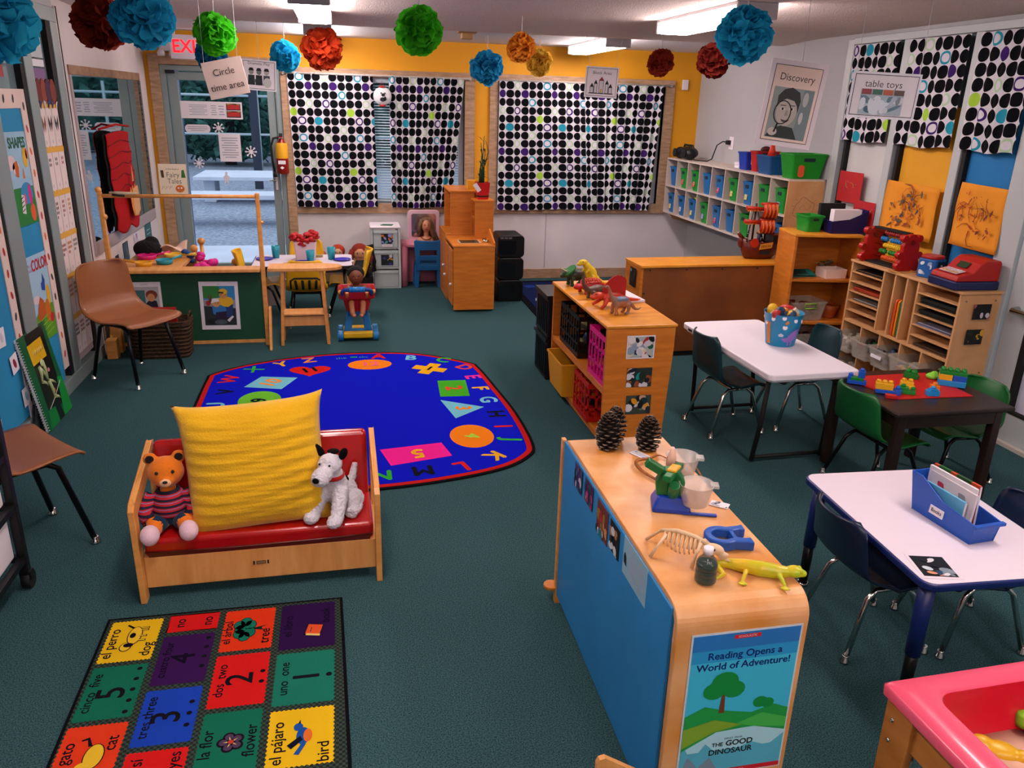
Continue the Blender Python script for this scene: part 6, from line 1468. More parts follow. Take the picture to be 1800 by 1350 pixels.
# abacus, canister, toy cash register on the sorter
ZS = .8565
t = thing('bead_abacus', 'red bear-shaped bead abacus on the paper sorter', 'abacus', (3.50, 4.60, ZS), radians(3))
AR = plain('#A8140F', .3)
for s_ in (-1, 1):
    b = MB(); y = s_*.175
    b.prism([(x, z) for x, z in ((-.07, 0), (.07, 0), (.075, .05), (.06, .085), (.06, .16), (.045, .2), (-.045, .2), (-.06, .16), (-.06, .085), (-.075, .05))], y-.017, y+.017, AR, ax='y')
    for x, z, r in ((-.052, .205, .024), (.052, .205, .024), (-.07, .10, .024), (.07, .10, .024), (0, .19, .045), (-.07, .03, .024), (.07, .03, .024)): b.prism(circ(x, z, r, n=16), y-.019, y+.019, AR, ax='y')
    f_ = b.build('bear_side', t, .004)
    b = MB(); yy = y+s_*.0
    b.prism(circ(0, .18, .017, n=12), y-.023, y+.023, plain('#6A0E0A', .4), ax='y'); b.build('bear_face', f_)
for k, col in enumerate(('#D2521A', '#1A7A2A', '#D8B01E', '#1A72B0', '#8A1512')):
    z = .045+.04*k; b = MB(); b.tube([(0, -.16, z), (0, .16, z)], .003, CHROME, 6); wr = b.build('wire', t)
    for q in range(10):
        y = -.125+.0195*q+(.03 if q > 6 and k % 2 else 0); b = MB(); b.lathe((0, 0, 0), [(.006, -.009), (.015, -.006), (.017, 0), (.015, .006), (.006, .009)], plain(col, .35), 10); o = b.build('bead', wr); o.rotation_euler = (pi/2, 0, 0); o.location = (0, y, z)
b = MB(); b.b2((-.02, -.16, .225), (.02, .16, .237), RUBBER); b.build('top_bar', t)
b = MB(); b.b2((-.05, -.16, .0), (.05, .16, .012), RUBBER); b.build('base_bar', t)
b = MB()
for x0_, y0_, x1_, y1_ in ((-.07, -.05, .07, -.04), (-.07, .04, .07, .05), (-.07, -.05, -.06, .05), (.06, -.05, .07, .05)): b.b2((x0_, y0_, 0), (x1_, y1_, .006), MAPLE)
putmesh(b, 'wooden_square', 'flat open wooden square lying in front of the red abacus', 'craft piece', (3.47, 4.40, ZS), .2)
t = thing('coffee_canister', 'blue canister with a red lid between the abacus and the toy register', 'canister', (3.535, 4.235, ZS), radians(20))
b = MB(); b.prism(rrect(0, 0, .125, .125, .03), 0, .115, plain('#1A5AA0', .4)); b.build('canister_body', t, .006)
b = MB(); b.prism(rrect(0, 0, .118, .118, .04), .115, .135, plain('#A8201A', .4)); b.build('lid', t, .006)
b = MB(); b.push(TR(-.0635, 0, .06) @ WEST @ RY(180)); blobs(.08, .08, 5, ['#C8CCD2', '#D2D6DA', '#8FA0B8'], 8)(b); b.pop(); b.push(TR(0, -.0635, .06) @ FRONT); b.box((0, 0, 0), (.085, .085, .001), plain('#10151E')); b.push(TR(0, 0, .001)); blobs(.08, .05, 8, ['#8FA0B0', '#2A3A5A', '#C8CCD2', '#10151E'], 8)(b); b.box((.005, -.032, .002), (.07, .018, .0005), PAPER); b.pop(); b.pop(); b.build('printed_label', t)
t = thing('toy_cash_register', 'red toy cash register with a blue base on the near end of the sorter', 'toy cash register', (3.545, 3.965, ZS), radians(-2))
b = MB(); b.b2((-.145, -.12, 0), (.14, .12, .05), plain('#14204E', .4)); b.build('base', t, .008)
b = MB(); b.prism([(-.14, .05), (.135, .05), (.135, .155), (.125, .17), (.035, .17), (.005, .15), (-.04, .10), (-.13, .08)], -.115, .115, plain('#A81812', .35), ax='y'); b.build('case', t, .008)
b = MB(); b.push(TR(-.02, 0, .1275) @ RY(-47)); b.box((.0, -.0, .003), (.04, .085, .003), plain('#2A3A1E', .3)); b.pop(); b.build('display', t)
b = MB(); b.push(TR(-.088, 0, .092) @ RY(-12)); b.box((0, 0, .004), (.06, .15, .004), plain('#C8B0B0', .5))
for q in range(3):
    for w in range(5): b.box((-.018+.018*q, -.055+.027*w, .008), (.012, .018, .005), plain('#D0A878' if q == 0 else '#C8C0C4', .5))
b.pop(); b.build('keypad', t)

# valances, papers and paintings on the glazed right wall
for lab, y0_, y1_, sd in (('dotted valance over the first right window panel, behind the table toys sign', 5.12, 5.64, 5), ('dotted valance over the second right window panel', 4.475, 5.02, 6), ('dotted valance over the third right window panel at the right edge', 3.96, 4.385, 7)):
    b = MB(); nc = (y1_-y0_)/.086*1.08
    b.grid(lambda u, v: (XR-.045-.011*(.5+.5*v)*sin(u*4*2*pi+sd), y1_-(y1_-y0_)*(u+.005*sin(u*12*pi)), 2.265-.66*v+.008*sin(u*9)*v), 70, 16, DOT, True, lambda u, v: (u*nc+sd*3, v*.66/.083+sd))
    tag(b.build('valance'), lab, 'valance', 'dotted valances on the right windows')
for lab, y0_, y1_, col in (('white paper panel covering the first right window', 5.105, 5.575, '#C2C6C6'), ('yellow paper panel covering the second right window', 4.46, 4.96, '#D69A1E'), ('blue paper panel covering the third right window', 3.96, 4.345, '#1672B0')):
    b = MB(); b.b2((XR+.012, y0_, .12), (XR+.016, y1_, 1.85), mat('panel_'+col[1:], col, .75, var=.05, vscale=4)); tag(b.build('window_paper'), lab, 'paper panel')
def scrib(seed, w_, h_, cols, n):
    def f(b):
        rn = random.Random(seed)
        for k in range(n):
            x, y = rn.uniform(-.36, .36)*w_, rn.uniform(-.34, .36)*h_; r1 = rn.uniform(.012, .06)*w_; r2 = r1*rn.uniform(.2, .5); ro = rn.uniform(0, 3.1); m = plain(rn.choice(cols), .7)
            b.flat([(x+(px_)*rn.uniform(.6, 1.3), y+(py2)*rn.uniform(.6, 1.3)) for px_, py2 in circ(0, 0, r1, r2, 9, ro)], .0003+.00006*k, m)
            if k % 4 == 0:
                a = rn.uniform(0, 6.3); Q = [(x+.10*w_*q*cos(a+.35*q), y+.10*w_*q*sin(a+.35*q), .0006) for q in range(4)]
                b.tube([(max(-.47*w_, min(.47*w_, qx)), max(-.47*h_, min(.47*h_, qy)), qz) for qx, qy, qz in Q], [.0008, .002, .0012, .0005], m, 4)
    return f
sheet('red_paper', 'upper red paper with a little pink drawing on the white window panel', 'drawing', TR(XR-.035, 5.43, 1.28) @ EAST, .29, .22, plain('#B01C22', .7), extra=scrib(1, .2, .14, ['#C05A8A', '#C8A03A', '#2A8A5A'], 9))
sheet('red_paper', 'lower red paper with yellow marks between the white and yellow panels', 'drawing', TR(XR-.037, 5.215, 1.095) @ EAST, .25, .21, plain('#B01A24', .7), extra=scrib(2, .2, .14, ['#D0A86A', '#C07AA0', '#D8B070'], 9))
def curl_paint(label, yc, zc, w_, h_, seed, cols, rx):
    b = MB(); b.grid(lambda u, v: (XR-.035-.012*sin(u*3+1)-.02*v*v, yc+w_/2-w_*u+.01*sin(v*5), zc+h_/2-h_*v-.012*u), 10, 10, mat('orange_paper', '#DB8C1A', .8, var=.05, vscale=5))
    b.push(TR(XR-.062, yc, zc) @ EAST @ RX(rx)); scrib(seed, w_, h_, cols, 46)(b); b.pop(); tag(b.build('child_painting', solid=.0015), label, 'painting')
curl_paint('orange painting with dark scribbles on the yellow window panel', 4.74, 1.205, .50, .34, 5, ['#8A3A1A', '#5A4A3A', '#A8501E', '#2A3A4A', '#C0601E'], -2)
curl_paint('orange painting with red brown scribbles on the blue window panel', 4.12, 1.24, .36, .37, 9, ['#9A2A1A', '#8A3A1A', '#B0481E', '#6A2A1E'], -2)
# ================================================================ dinosaur shelf in the middle of the room
t = thing('toy_shelf', 'low open wooden shelf with toy dinosaurs on top and crates inside', 'shelf', (1.53, 4.43, 0), radians(.5))
hx_, hy_, hz_ = .195, .555, .685
for nm, y in (('near', -hy_), ('far', hy_-.02)):
    b = MB(); b.prism([(-hx_+.005, 0), (hx_-.03, 0), (hx_, .56), (hx_, hz_), (-hx_, hz_), (-hx_, .3)], y, y+.02, HONEY, ax='y'); b.build('end_panel', t, .003)
b = MB(); b.b2((-hx_-.008, -hy_-.008, hz_), (hx_+.008, hy_+.008, hz_+.016), HONEYTOP); b.build('top_board', t, .004)
b = MB(); b.b2((hx_-.035, -hy_+.02, .03), (hx_-.022, hy_-.02, hz_), HONEY); b.build('back_panel', t)
for z in (.05, .335):
    b = MB(); b.b2((-hx_+.012, -hy_+.02, z-.014), (hx_-.035, hy_-.02, z), HONEY); b.b2((-hx_+.006, -hy_+.02, z-.03), (-hx_+.014, hy_-.02, z+.004), HONEY); b.build('shelf_board', t)
SN = (['#C8C4CC', '#1F5A3A', '#B02A2A', '#16406A', '#D8C8B0', '#10141A', '#E0D8D8', '#8A9AB0'], ['#14202E', '#1F8A8A', '#C07A40', '#D0D0D8', '#1A2A20', '#8A4A2A'], ['#C8A080', '#D8D4DC', '#D8941A', '#14161E', '#6A7A5A', '#20303A'])
photo('white-bordered snapshot with a green slide, topmost on the end of the dinosaur shelf', TR(1.535, 3.872, .578) @ FRONT, .16, .13, 81, SN[0], '#AAB4B4', .006, n=22)
photo('dark snapshot with teal in it, middle one on the end of the dinosaur shelf', TR(1.54, 3.872, .405) @ FRONT, .145, .11, 83, SN[1], '#26302E', n=16)
photo('snapshot with an orange shape, lowest on the end of the dinosaur shelf', TR(1.548, 3.872, .245) @ FRONT, .145, .11, 86, SN[2], '#3A4640', n=16)
def crate(label, p, wx, wy, h, m, rz=0, group=None, nx=5, nz=4, solidface=False, bar=.014):
    """open-top plastic crate with lattice sides"""
    t = thing('plastic_crate', label, 'crate', p, rz, group); b = MB(); th = .006
    b.b2((-wx/2, -wy/2, 0), (wx/2, wy/2, .008), m); b.build('base', t)
    for sx, L2_, off in ((0, wx, -wy/2), (0, wx, wy/2), (1, wy, -wx/2), (1, wy, wx/2)):
        b = MB(); n = max(2, int(round(L2_/.055)))
        def bx(a0, a1, z0, z1):
            if sx: b.b2((off-th/2, a0, z0), (off+th/2, a1, z1), m)
            else: b.b2((a0, off-th/2, z0), (a1, off+th/2, z1), m)
        bx(-L2_/2, L2_/2, h-.028, h); bx(-L2_/2, L2_/2, .0, .03)
        for k in range(1, nz-1): bx(-L2_/2, L2_/2, h*k/(nz-1)-bar/2, h*k/(nz-1)+bar/2)
        for k in range(n+1): c_ = -L2_/2+L2_*k/n; bx(max(-L2_/2, c_-bar/2), min(L2_/2, c_+bar/2), .03, h-.028)
        b.build('lattice_side', t)
    return t
BKC = mat('black_crate', '#0A0B0C', .35, spec=.5)
PKC = plain('#D81480', .4); RDC = plain('#B5160F', .4)
def contents(label, p, wx, wy, h, cols, seed, n=14, name='toy_pile'):
    rn = random.Random(seed); b = MB()
    for k in range(n):
        s_ = rn.uniform(.02, .04); c = (rn.uniform(-.4, .4)*wx, rn.uniform(-.4, .4)*wy, rn.uniform(.1, .9)*h)
        (b.ell(c, (s_*1.4, s_*.8, s_), plain(rn.choice(cols), .4), 9, 6, rn.uniform(0, 3), rn.uniform(-.6, .6)) if k % 3 else b.box(c, (s_*1.6, s_, s_*1.1), plain(rn.choice(cols), .4), rn.uniform(0, 3), rn.uniform(-1, 1)))
    o = b.build(name); o.location = p; tag(o, label, 'toys', kind='stuff'); return o
crate('black plastic crate in the upper compartment of the dinosaur shelf', (1.50, 4.66, .337), .28, .42, .26, BKC)
contents('toy animals heaped in the black crate inside the dinosaur shelf', (1.50, 4.62, .35), .2, .32, .16, ['#3A3A1A', '#6A6A3A', '#1F2A2A', '#8A8A5A', '#203A5A'], 91, 16)
crate('hot pink plastic crate standing at the near end of the upper shelf compartment', (1.485, 4.07, .337), .26, .29, .28, PKC)
contents('orange and dark toys in the pink crate', (1.49, 4.07, .35), .2, .2, .2, ['#C8501E', '#16204A', '#D86A2A', '#1A3A6A', '#C02A2A'], 93, 14)
t = topbin('toy_tub', 'yellow tub sticking out of the lower compartment of the dinosaur shelf', 1.43, 4.70, .052, .30, .36, .22, plain('#D9961A', .45), .88, slot=False)
contents('dark brown toys lying in the yellow tub', (1.44, 4.70, .10), .2, .26, .09, ['#3A1E12', '#5A2A1A', '#1F3A1F', '#2A1A14'], 95, 14)
t = crate('red plastic crate sticking out of the lower compartment of the dinosaur shelf', (1.465, 4.26, .052), .26, .29, .235, RDC)
b = MB()
for z in (.06, .12, .18): b.cyl((.05, -.1485, z), .019, .004, plain('#14204A'), 16, ax='y')
b.build('round_holes', t)
contents('toys lying in the red crate at the bottom of the dinosaur shelf', (1.47, 4.26, .065), .2, .2, .10, ['#6A1210', '#1A1A20', '#7A2A1A'], 97, 10)
for k, (lab, z) in enumerate((('lower black crate standing on the floor at the far end of the dinosaur shelf', 0), ('upper black crate of the pair stacked at the far end of the dinosaur shelf', .30))):
    t = thing('storage_crate', lab, 'crate', (1.50, 5.19, z), 0, 'black crates stacked behind the shelf')
    b = MB(); b.b2((-.19, -.17, 0), (.19, .17, .285), BKC); b.build('crate_body', t, .008)
    b = MB()
    for q in range(6): b.b2((-.196, -.15+.05*q, .03), (-.188, -.135+.05*q, .25), BKC)
    b.b2((-.2, -.175, .27), (.2, .175, .295), BKC); b.build('ribs', t)
o = sheet('tablet', 'white flat tablet with a dark key lying on the dinosaur shelf behind the sail', 'tablet', TR(1.64, 4.55, .704) @ RZ(-84), .40, .14, WHITE, extra=lambda b: b.box((.15, -.04, 0), (.04, .02, .003), INK), th=.014)
# dinosaurs, heads towards local -X
ZD = .7015
def dino(name, label, x, y, rz, parts, body_m, extra=None, vox=.0045):
    t = thing(name, label, 'toy dinosaur', (x, y, ZD), radians(rz), 'toy dinosaurs on the shelf'); b = MB()
    for p in parts:
        if p[0] == 't': b.tube(p[1], p[2], body_m, 10)
        else: b.ell(p[1], p[2], body_m, 14, 10, 0, 0, p[3] if len(p) > 3 else 0)
    b.organic('body', t, vox, 4)
    if extra: extra(t)
    return t
def legs4(xf, xb, w_, h_, r): 
    L_ = []
    for x, off in ((xf, -.008), (xb, .008)):
        for s_ in (-1, 1): L_ += [('t', [(x, s_*w_, h_), (x+off, s_*w_*1.1, h_*.5), (x, s_*w_*1.15, .004)], [r*1.25, r*.9, r*.85]), ('e', (x-.006, s_*w_*1.15, .006), (r*1.25, r, .007))]
    return L_
DG = mat('dino_grey', '#7A6A66', .45, vscale=16, col2='#A8623A'); 
def ex_sauro(t):
    b = MB(); b.ell((.0, 0, .082), (.052, .0285, .018), mat('dino_back', '#5E6E88', .5)); b.build('blue_back', t)
    b = MB()
    for s_ in (-1, 1): b.ell((-.098, s_*.011, .162), .003, INK, 6, 5)
    b.build('eyes', t)
dino('toy_dinosaur', 'grey long-necked toy dinosaur nearest the front of the shelf top', 1.49, 4.115, 12, [('e', (0, 0, .066), (.055, .03, .03)), ('t', [(-.03, 0, .075), (-.062, 0, .10), (-.075, 0, .135), (-.085, 0, .158)], [.024, .014, .0095, .008]), ('e', (-.095, 0, .160), (.017, .011, .009)), ('t', [(.04, 0, .065), (.075, 0, .045), (.10, 0, .02), (.125, 0, .018), (.14, .0, .03)], [.02, .013, .008, .005, .003])]+legs4(-.032, .035, .02, .06, .011), DG, ex_sauro)
DR = mat('dino_red', '#C43A22', .4, var=.2, vscale=18)
def ex_sail(t):
    b = MB(); P = [(-.065, .06)]+[(-.065+.15*k/12, .075+.105*sin(pi*(.12+.62*k/12))+.004*(k % 2)) for k in range(13)]+[(.085, .06)]
    b.prism(P, -.003, .003, mat('sail_red', '#A8100E', .45), ax='y'); b.build('sail', t)
    b = MB()
    for s_ in (-1, 1): b.ell((-.115, s_*.017, .082), .0035, INK, 6, 5)
    b.build('eyes', t)
dino('toy_dinosaur', 'red sail-backed toy dinosaur behind the grey long-necked one', 1.50, 4.29, 10, [('e', (0, 0, .055), (.075, .032, .03)), ('e', (-.09, 0, .07), (.04, .024, .02)), ('e', (-.12, 0, .062), (.028, .018, .012)), ('t', [(.05, 0, .05), (.11, 0, .035), (.17, 0, .03), (.2, .01, .028)], [.024, .013, .007, .003]), ('t', [(-.05, -.03, .05), (-.075, -.05, .02), (-.10, -.055, .006)], [.016, .012, .01]), ('t', [(-.05, .03, .05), (-.075, .05, .02), (-.10, .055, .006)], [.016, .012, .01]), ('t', [(.05, -.03, .05), (.06, -.055, .025), (.04, -.06, .006)], [.017, .013, .011]), ('t', [(.05, .03, .05), (.06, .055, .025), (.04, .06, .006)], [.017, .013, .011])], DR, ex_sail)
DBn = mat('dino_brown', '#4A2E22', .45, vscale=16, col2='#6A5A4A')
dino('toy_dinosaur', 'dark brown long-necked toy dinosaur between the red armoured and red sail-backed ones', 1.455, 4.49, 18, [('e', (.02, 0, .055), (.06, .03, .028)), ('t', [(-.02, 0, .055), (-.06, 0, .06), (-.085, 0, .10), (-.088, 0, .15), (-.098, 0, .165)], [.024, .018, .012, .010, .009]), ('e', (-.106, 0, .166), (.016, .01, .009)), ('t', [(.06, 0, .05), (.12, 0, .035), (.16, 0, .05)], [.018, .010, .004])]+legs4(-.02, .06, .022, .05, .012), DBn)
DA = mat('dino_armour', '#B8201C', .4)
def ex_arm(t):
    b = MB()
    for i in range(9):
        for j in range(5):
            a = (j-2)*.5; x = -.055+.0145*i; r = .036*sqrt(max(.05, 1-((x)/.085)**2)); b.lathe((x, r*1.25*sin(a), .055+r*cos(a)), [(.007, -.004), (.004, .003), (.0005, .009)], plain('#D8604A', .4), 6)
    b.build('armour_studs', t)
dino('toy_dinosaur', 'red armoured toy dinosaur with a studded back', 1.475, 4.64, 14, [('e', (0, 0, .05), (.08, .045, .036)), ('e', (-.09, 0, .045), (.03, .024, .02)), ('t', [(.06, 0, .045), (.12, 0, .035), (.15, 0, .04)], [.022, .012, .014])]+legs4(-.045, .045, .034, .04, .012), DA, ex_arm)
def ex_tri(t):
    b = MB(); b.push(TR(-.045, 0, .098) @ RY(-38)); b.prism(circ(0, 0, .05, .045, 16), -.004, .005, mat('dino_frill', '#10742E', .4)); b.pop(); b.build('frill', t)
    for s_ in (-1, 1):
        b = MB(); b.tube([(-.075, s_*.018, .098), (-.105, s_*.02, .115)], [.006, .001], plain('#B8B08A', .5), 8); b.build('horn', t)
dino('toy_dinosaur', 'dark green horned toy dinosaur at the far left of the shelf top', 1.44, 4.86, 10, [('e', (.01, 0, .068), (.06, .035, .036)), ('e', (-.065, 0, .078), (.034, .025, .026)), ('e', (-.092, 0, .066), (.018, .014, .014)), ('t', [(.06, 0, .06), (.10, 0, .04), (.13, 0, .025)], [.02, .011, .004])]+legs4(-.03, .045, .025, .055, .013), mat('dino_green', '#114A20', .45, vscale=12, col2='#2A2A1A'), ex_tri)
def ex_rex(t):
    b = MB()
    for s_ in (-1, 1): b.ell((-.062, s_*.018, .165), .004, INK, 6, 5)
    b.build('eyes', t)
dino('toy_dinosaur', 'tall yellow toy dinosaur standing on two legs at the far end of the shelf', 1.52, 4.82, 14, [('e', (.01, 0, .085), (.04, .034, .052), -.5), ('t', [(-.005, 0, .11), (-.03, 0, .145)], [.03, .022]), ('e', (-.052, 0, .158), (.034, .021, .02)), ('e', (-.075, 0, .148), (.024, .016, .010)), ('t', [(.03, 0, .06), (.07, 0, .035), (.11, 0, .018), (.14, 0, .012)], [.03, .018, .009, .004])]+[('t', [(.015, s_*.026, .07), (-.005, s_*.032, .04), (.012, s_*.032, .008)], [.024, .016, .012]) for s_ in (-1, 1)]+[('e', (.0, s_*.032, .007), (.022, .014, .008)) for s_ in (-1, 1)]+[('t', [(-.022, s_*.024, .108), (-.045, s_*.026, .095)], [.009, .005]) for s_ in (-1, 1)], mat('dino_yellow', '#D2B41A', .4, var=.15, vscale=14), ex_rex)

# ================================================================ on and around the blue shelf
ZB = .6915
PC = mat('pine_scale', '#2A1F18', .7, vscale=60, col2='#15100D'); PT = mat('pine_tip', '#8A7460', .8)
def pinecone(label, x, y, h, r, seed, tilt=(0, 0)):
    t = thing('pine_cone', label, 'pine cone', (x, y, ZB), seed, 'pine cones on the blue shelf'); t.rotation_euler = (tilt[0], tilt[1], seed)
    b = MB(); b.lathe((0, 0, .004), [(.001, 0), (r*.45, .004), (r*.5, h*.4), (r*.3, h*.8), (.001, h*.97)], PC, 12); b.build('core', t)
    b = MB(); n = 92
    for k in range(n):
        f_ = k/n; z = .008+h*.96*f_; a = k*2.39996; rr = r*(.95*sin(pi*min(1, .2+.72*f_))**.8+.08); up_ = radians(-25+95*f_)
        c, s_ = cos(a), sin(a); o_ = Vector((c*rr*.35, s_*rr*.35, z)); d = Vector((c*cos(up_), s_*cos(up_), sin(up_)*.9)); tn = Vector((-s_, c, 0)); L_ = rr*.68; w_ = r*.28
        e = o_+d*L_; nn = d.cross(tn)*.0022
        b.add([o_+tn*w_*.4, o_-tn*w_*.4, e-tn*w_, e+tn*w_, e+d*.004-nn, o_+tn*w_*.4+nn, o_-tn*w_*.4+nn, e-tn*w_+nn*1.6, e+tn*w_+nn*1.6], [(0, 1, 2, 3), (8, 7, 6, 5), (3, 2, 4), (4, 7, 8), (0, 3, 8, 5), (1, 6, 7, 2)], PC)
        b.add([e-tn*w_*.9+nn*1.7, e+tn*w_*.9+nn*1.7, e+d*.006+nn], [(0, 1, 2)], PT); b.add([e-tn*w_*.9-nn*.2, e+tn*w_*.9-nn*.2, e+d*.006+nn], [(0, 2, 1)], PT)
    b.build('scales', t)
pinecone('dark pine cone nearest the left edge of the blue shelf top', .852, 2.372, .118, .042, 1, (0, 0))
pinecone('dark pine cone partly hidden behind the left one on the blue shelf top', .893, 2.43, .115, .038, 4)
pinecone('dark pine cone standing alone, right of the other two', .985, 2.345, .108, .040, 7)
sheet('name_tag', 'small white printed tag lying between the pine cones and the balance', 'tag', TR(.945, 2.30, ZB) @ RZ(-62), .075, .035, PAPER, extra=lines(.06, .024, 4))
for k, (lab, pts) in enumerate((('brown rubbery snake curled behind the balance, the right one', [(1.0, 2.20, 0), (1.03, 2.26, .012), (1.06, 2.235, .03), (1.07, 2.15, .02), (1.075, 2.08, 0)]), ('brown rubbery snake lying left of the balance', [(.945, 2.06, 0), (.90, 2.17, .004), (.90, 2.225, .012), (.95, 2.24, .012), (1.0, 2.275, .004), (1.02, 2.255, .0)]))):
    P_ = arclerp(pts, 4)[:-4] if False else pts
    b = MB(); Q = []
    for i in range(len(P_)-1):
        p0, p1, p2, p3 = [Vector(P_[max(0, min(len(P_)-1, i+q-1))]) for q in range(4)]
        for q in range(6): tt = q/6; Q.append(.5*((2*p1)+(-p0+p2)*tt+(2*p0-5*p1+4*p2-p3)*tt*tt+(-p0+3*p1-3*p2+p3)*tt**3))
    b.tube(Q, [.002+.0035*sin(pi*min(1, (i+4)/len(Q))) for i in range(len(Q))], mat('snake_brown', '#9A5A2A', .5, var=.3, vscale=60), 8); o = b.build('toy_snake'); o.location = (0, 0, ZB+.004); tag(o, lab, 'toy snake')
t = thing('bucket_balance', 'toy balance scale with a blue base, green arm and two clear buckets', 'balance', (.905, 1.945, ZB), radians(-18))
GR = plain('#0C6A32', .35); BU = plain('#123AA4', .35)
b = MB(); b.loft([[(x, y, z) for x, y in rrect(0, 0, .10*s_, .085*s_, .008, 3)] for z, s_ in ((0, 1.12), (.012, 1.1), (.045, .8))], BU, True, False); b.b2((.03, -.05, 0), (.13, -.035, .006), BU); b.build('base', t, .003)
b = MB(); b.prism([(-.045, .04), (.03, .04), (.035, .09), (.01, .125), (-.03, .12), (-.05, .08)], -.022, .022, GR, ax='y'); b.build('housing', t, .006)
b = MB(); b.push(TR(0, 0, .11) @ RZ(70) @ RY(6)); b.b2((-.075, -.012, -.008), (.075, .012, .010), GR); b.b2((-.03, -.014, .008), (.03, .014, .016), plain('#D8A01A', .4)); b.pop(); b.build('arm', t, .003)
b = MB(); b.push(TR(-.05, -.01, .125) @ RY(30)); b.b2((-.035, -.014, -.012), (.02, .014, .012), GR); b.pop(); b.push(TR(.0, -.045, .075) @ RX(30)); b.cyl((0, 0, 0), .016, .05, GR, 14); b.pop(); b.build('pointer', t, .003)
FB = mat('frosted_bucket', '#D8D2CC', .3, alpha=.38, spec=.5)
for k, (x, y, z) in enumerate(((.065, -.03, .03), (.035, .10, .055))):
    b = MB(); b.lathe((x, y, z), [(.001, 0), (.036, 0), (.05, .065), (.052, .066), (.047, .064), (.034, .003), (.001, .003)], FB, 26, cap=False); b.b2((x+.04, y-.015, z+.058), (x+.062, y+.015, z+.066), FB); b.build('bucket', t)
b = MB(); b.loft([[(.0+.012*cos(a)*s_, .075+.02*sin(a)*s_, z) for a in [2*pi*k/10 for k in range(10)]] for z, s_ in ((.10, 1.4), (.13, 1.0), (.155, .45))], plain('#D9AE98', .5)); o = b.build('horn_piece', t)
sheet('picture_slip', 'small patterned paper slip lying right of the balance', 'paper', TR(1.055, 1.93, ZB) @ RZ(-40), .055, .035, PAPER, extra=blobs(.05, .03, 4, ['#6A2A4A', '#2A3A5A', '#A8A0A8'], 8))
# skeleton model
t = thing('skeleton_model', 'small cream dinosaur skeleton standing on the blue shelf', 'skeleton model', (.835, 1.665, ZB), radians(-38))
BN = mat('bone', '#DDBF98', .5); b = MB()
b.tube([(-.075, 0, .065), (-.03, 0, .075), (.02, 0, .07), (.05, 0, .058)], [.004, .006, .006, .006], BN, 8)
for k in range(9):
    x = -.06+.0115*k; r = .014+.012*sin(pi*(k+1)/10)
    b.tube([(x, r*sin(a), .066-.9*r+r*cos(a)) for a in [-2.6+5.2*q/10 for q in range(11)]], .0022, BN, 6)
b.build('rib_cage', t)
b = MB(); b.ell((.068, 0, .05), (.026, .014, .014), BN); b.ell((.092, 0, .04), (.016, .008, .008), BN); b.tube([(.08, 0, .034), (.112, 0, .026)], [.007, .003], BN, 8); b.organic('skull', t, .003, 2)
b = MB()
for s_ in (-1, 1): b.ell((.07, s_*.013, .054), .004, INK, 8, 6)
b.build('eye_holes', t)
for x, y, l_ in ((.04, .02, .02), (.035, -.02, -.01), (-.06, .02, -.06), (-.055, -.02, -.03)):
    b = MB(); b.tube([(x, y*.5, .062), (x+l_*.4, y*1.8, .04), (x+l_, y*2.0, .003)], [.005, .0035, .005], BN, 8); b.build('leg', t)
# horseshoe magnet
t = thing('toy_magnet', 'chunky blue plastic horseshoe magnet lying on the blue shelf', 'magnet', (.968, 1.722, ZB), radians(-6))
b = MB(); OUT = [(.06, .03), (.025, .055)] ; a_out = [( -.008+.048*cos(radians(a)), .046*sin(radians(a))) for a in range(60, 301, 12)]; a_in = [(-.008+.026*cos(radians(a)), .026*sin(radians(a))) for a in range(300, 59, -12)]
P = [(.062, .046), (.062, .034)] 
b.prism([(.066, .05), (.05, .044)]+a_out+[(.05, -.044), (.066, -.05), (.066, -.02), (.05, -.022), (.03, -.016)]+a_in+[(.03, .016), (.05, .022), (.066, .02)], .002, .03, plain('#1450A8', .35)); b.build('magnet_body', t, .004)
b = MB(); b.b2((.018, -.018, .004), (.03, .018, .028), plain('#1450A8', .35)); b.build('cross_piece', t, .002)
# bottle with dark liquid
t = thing('bottle', 'clear bottle of dark green liquid with a white cap on the blue shelf', 'bottle', (.84, 1.56, ZB))
b = MB(); b.lathe((0, 0, 0), [(.02, 0), (.0265, .004), (.027, .018), (.0255, .021), (.027, .024), (.027, .036), (.0255, .039), (.027, .042), (.0265, .054), (.022, .064), (.012, .076), (.011, .082)], mat('bottle_plastic', '#4A5E58', .08, alpha=.55, spec=.8), 26); b.build('bottle_body', t)
b = MB(); b.lathe((0, 0, .002), [(.001, 0), (.0255, .003), (.026, .045), (.0245, .052), (.001, .052)], mat('dark_liquid', '#06211A', .1), 24); b.build('liquid', t)
b = MB(); b.cyl((0, 0, .088), .0125, .016, WHITE, 18); b.build('cap', t)
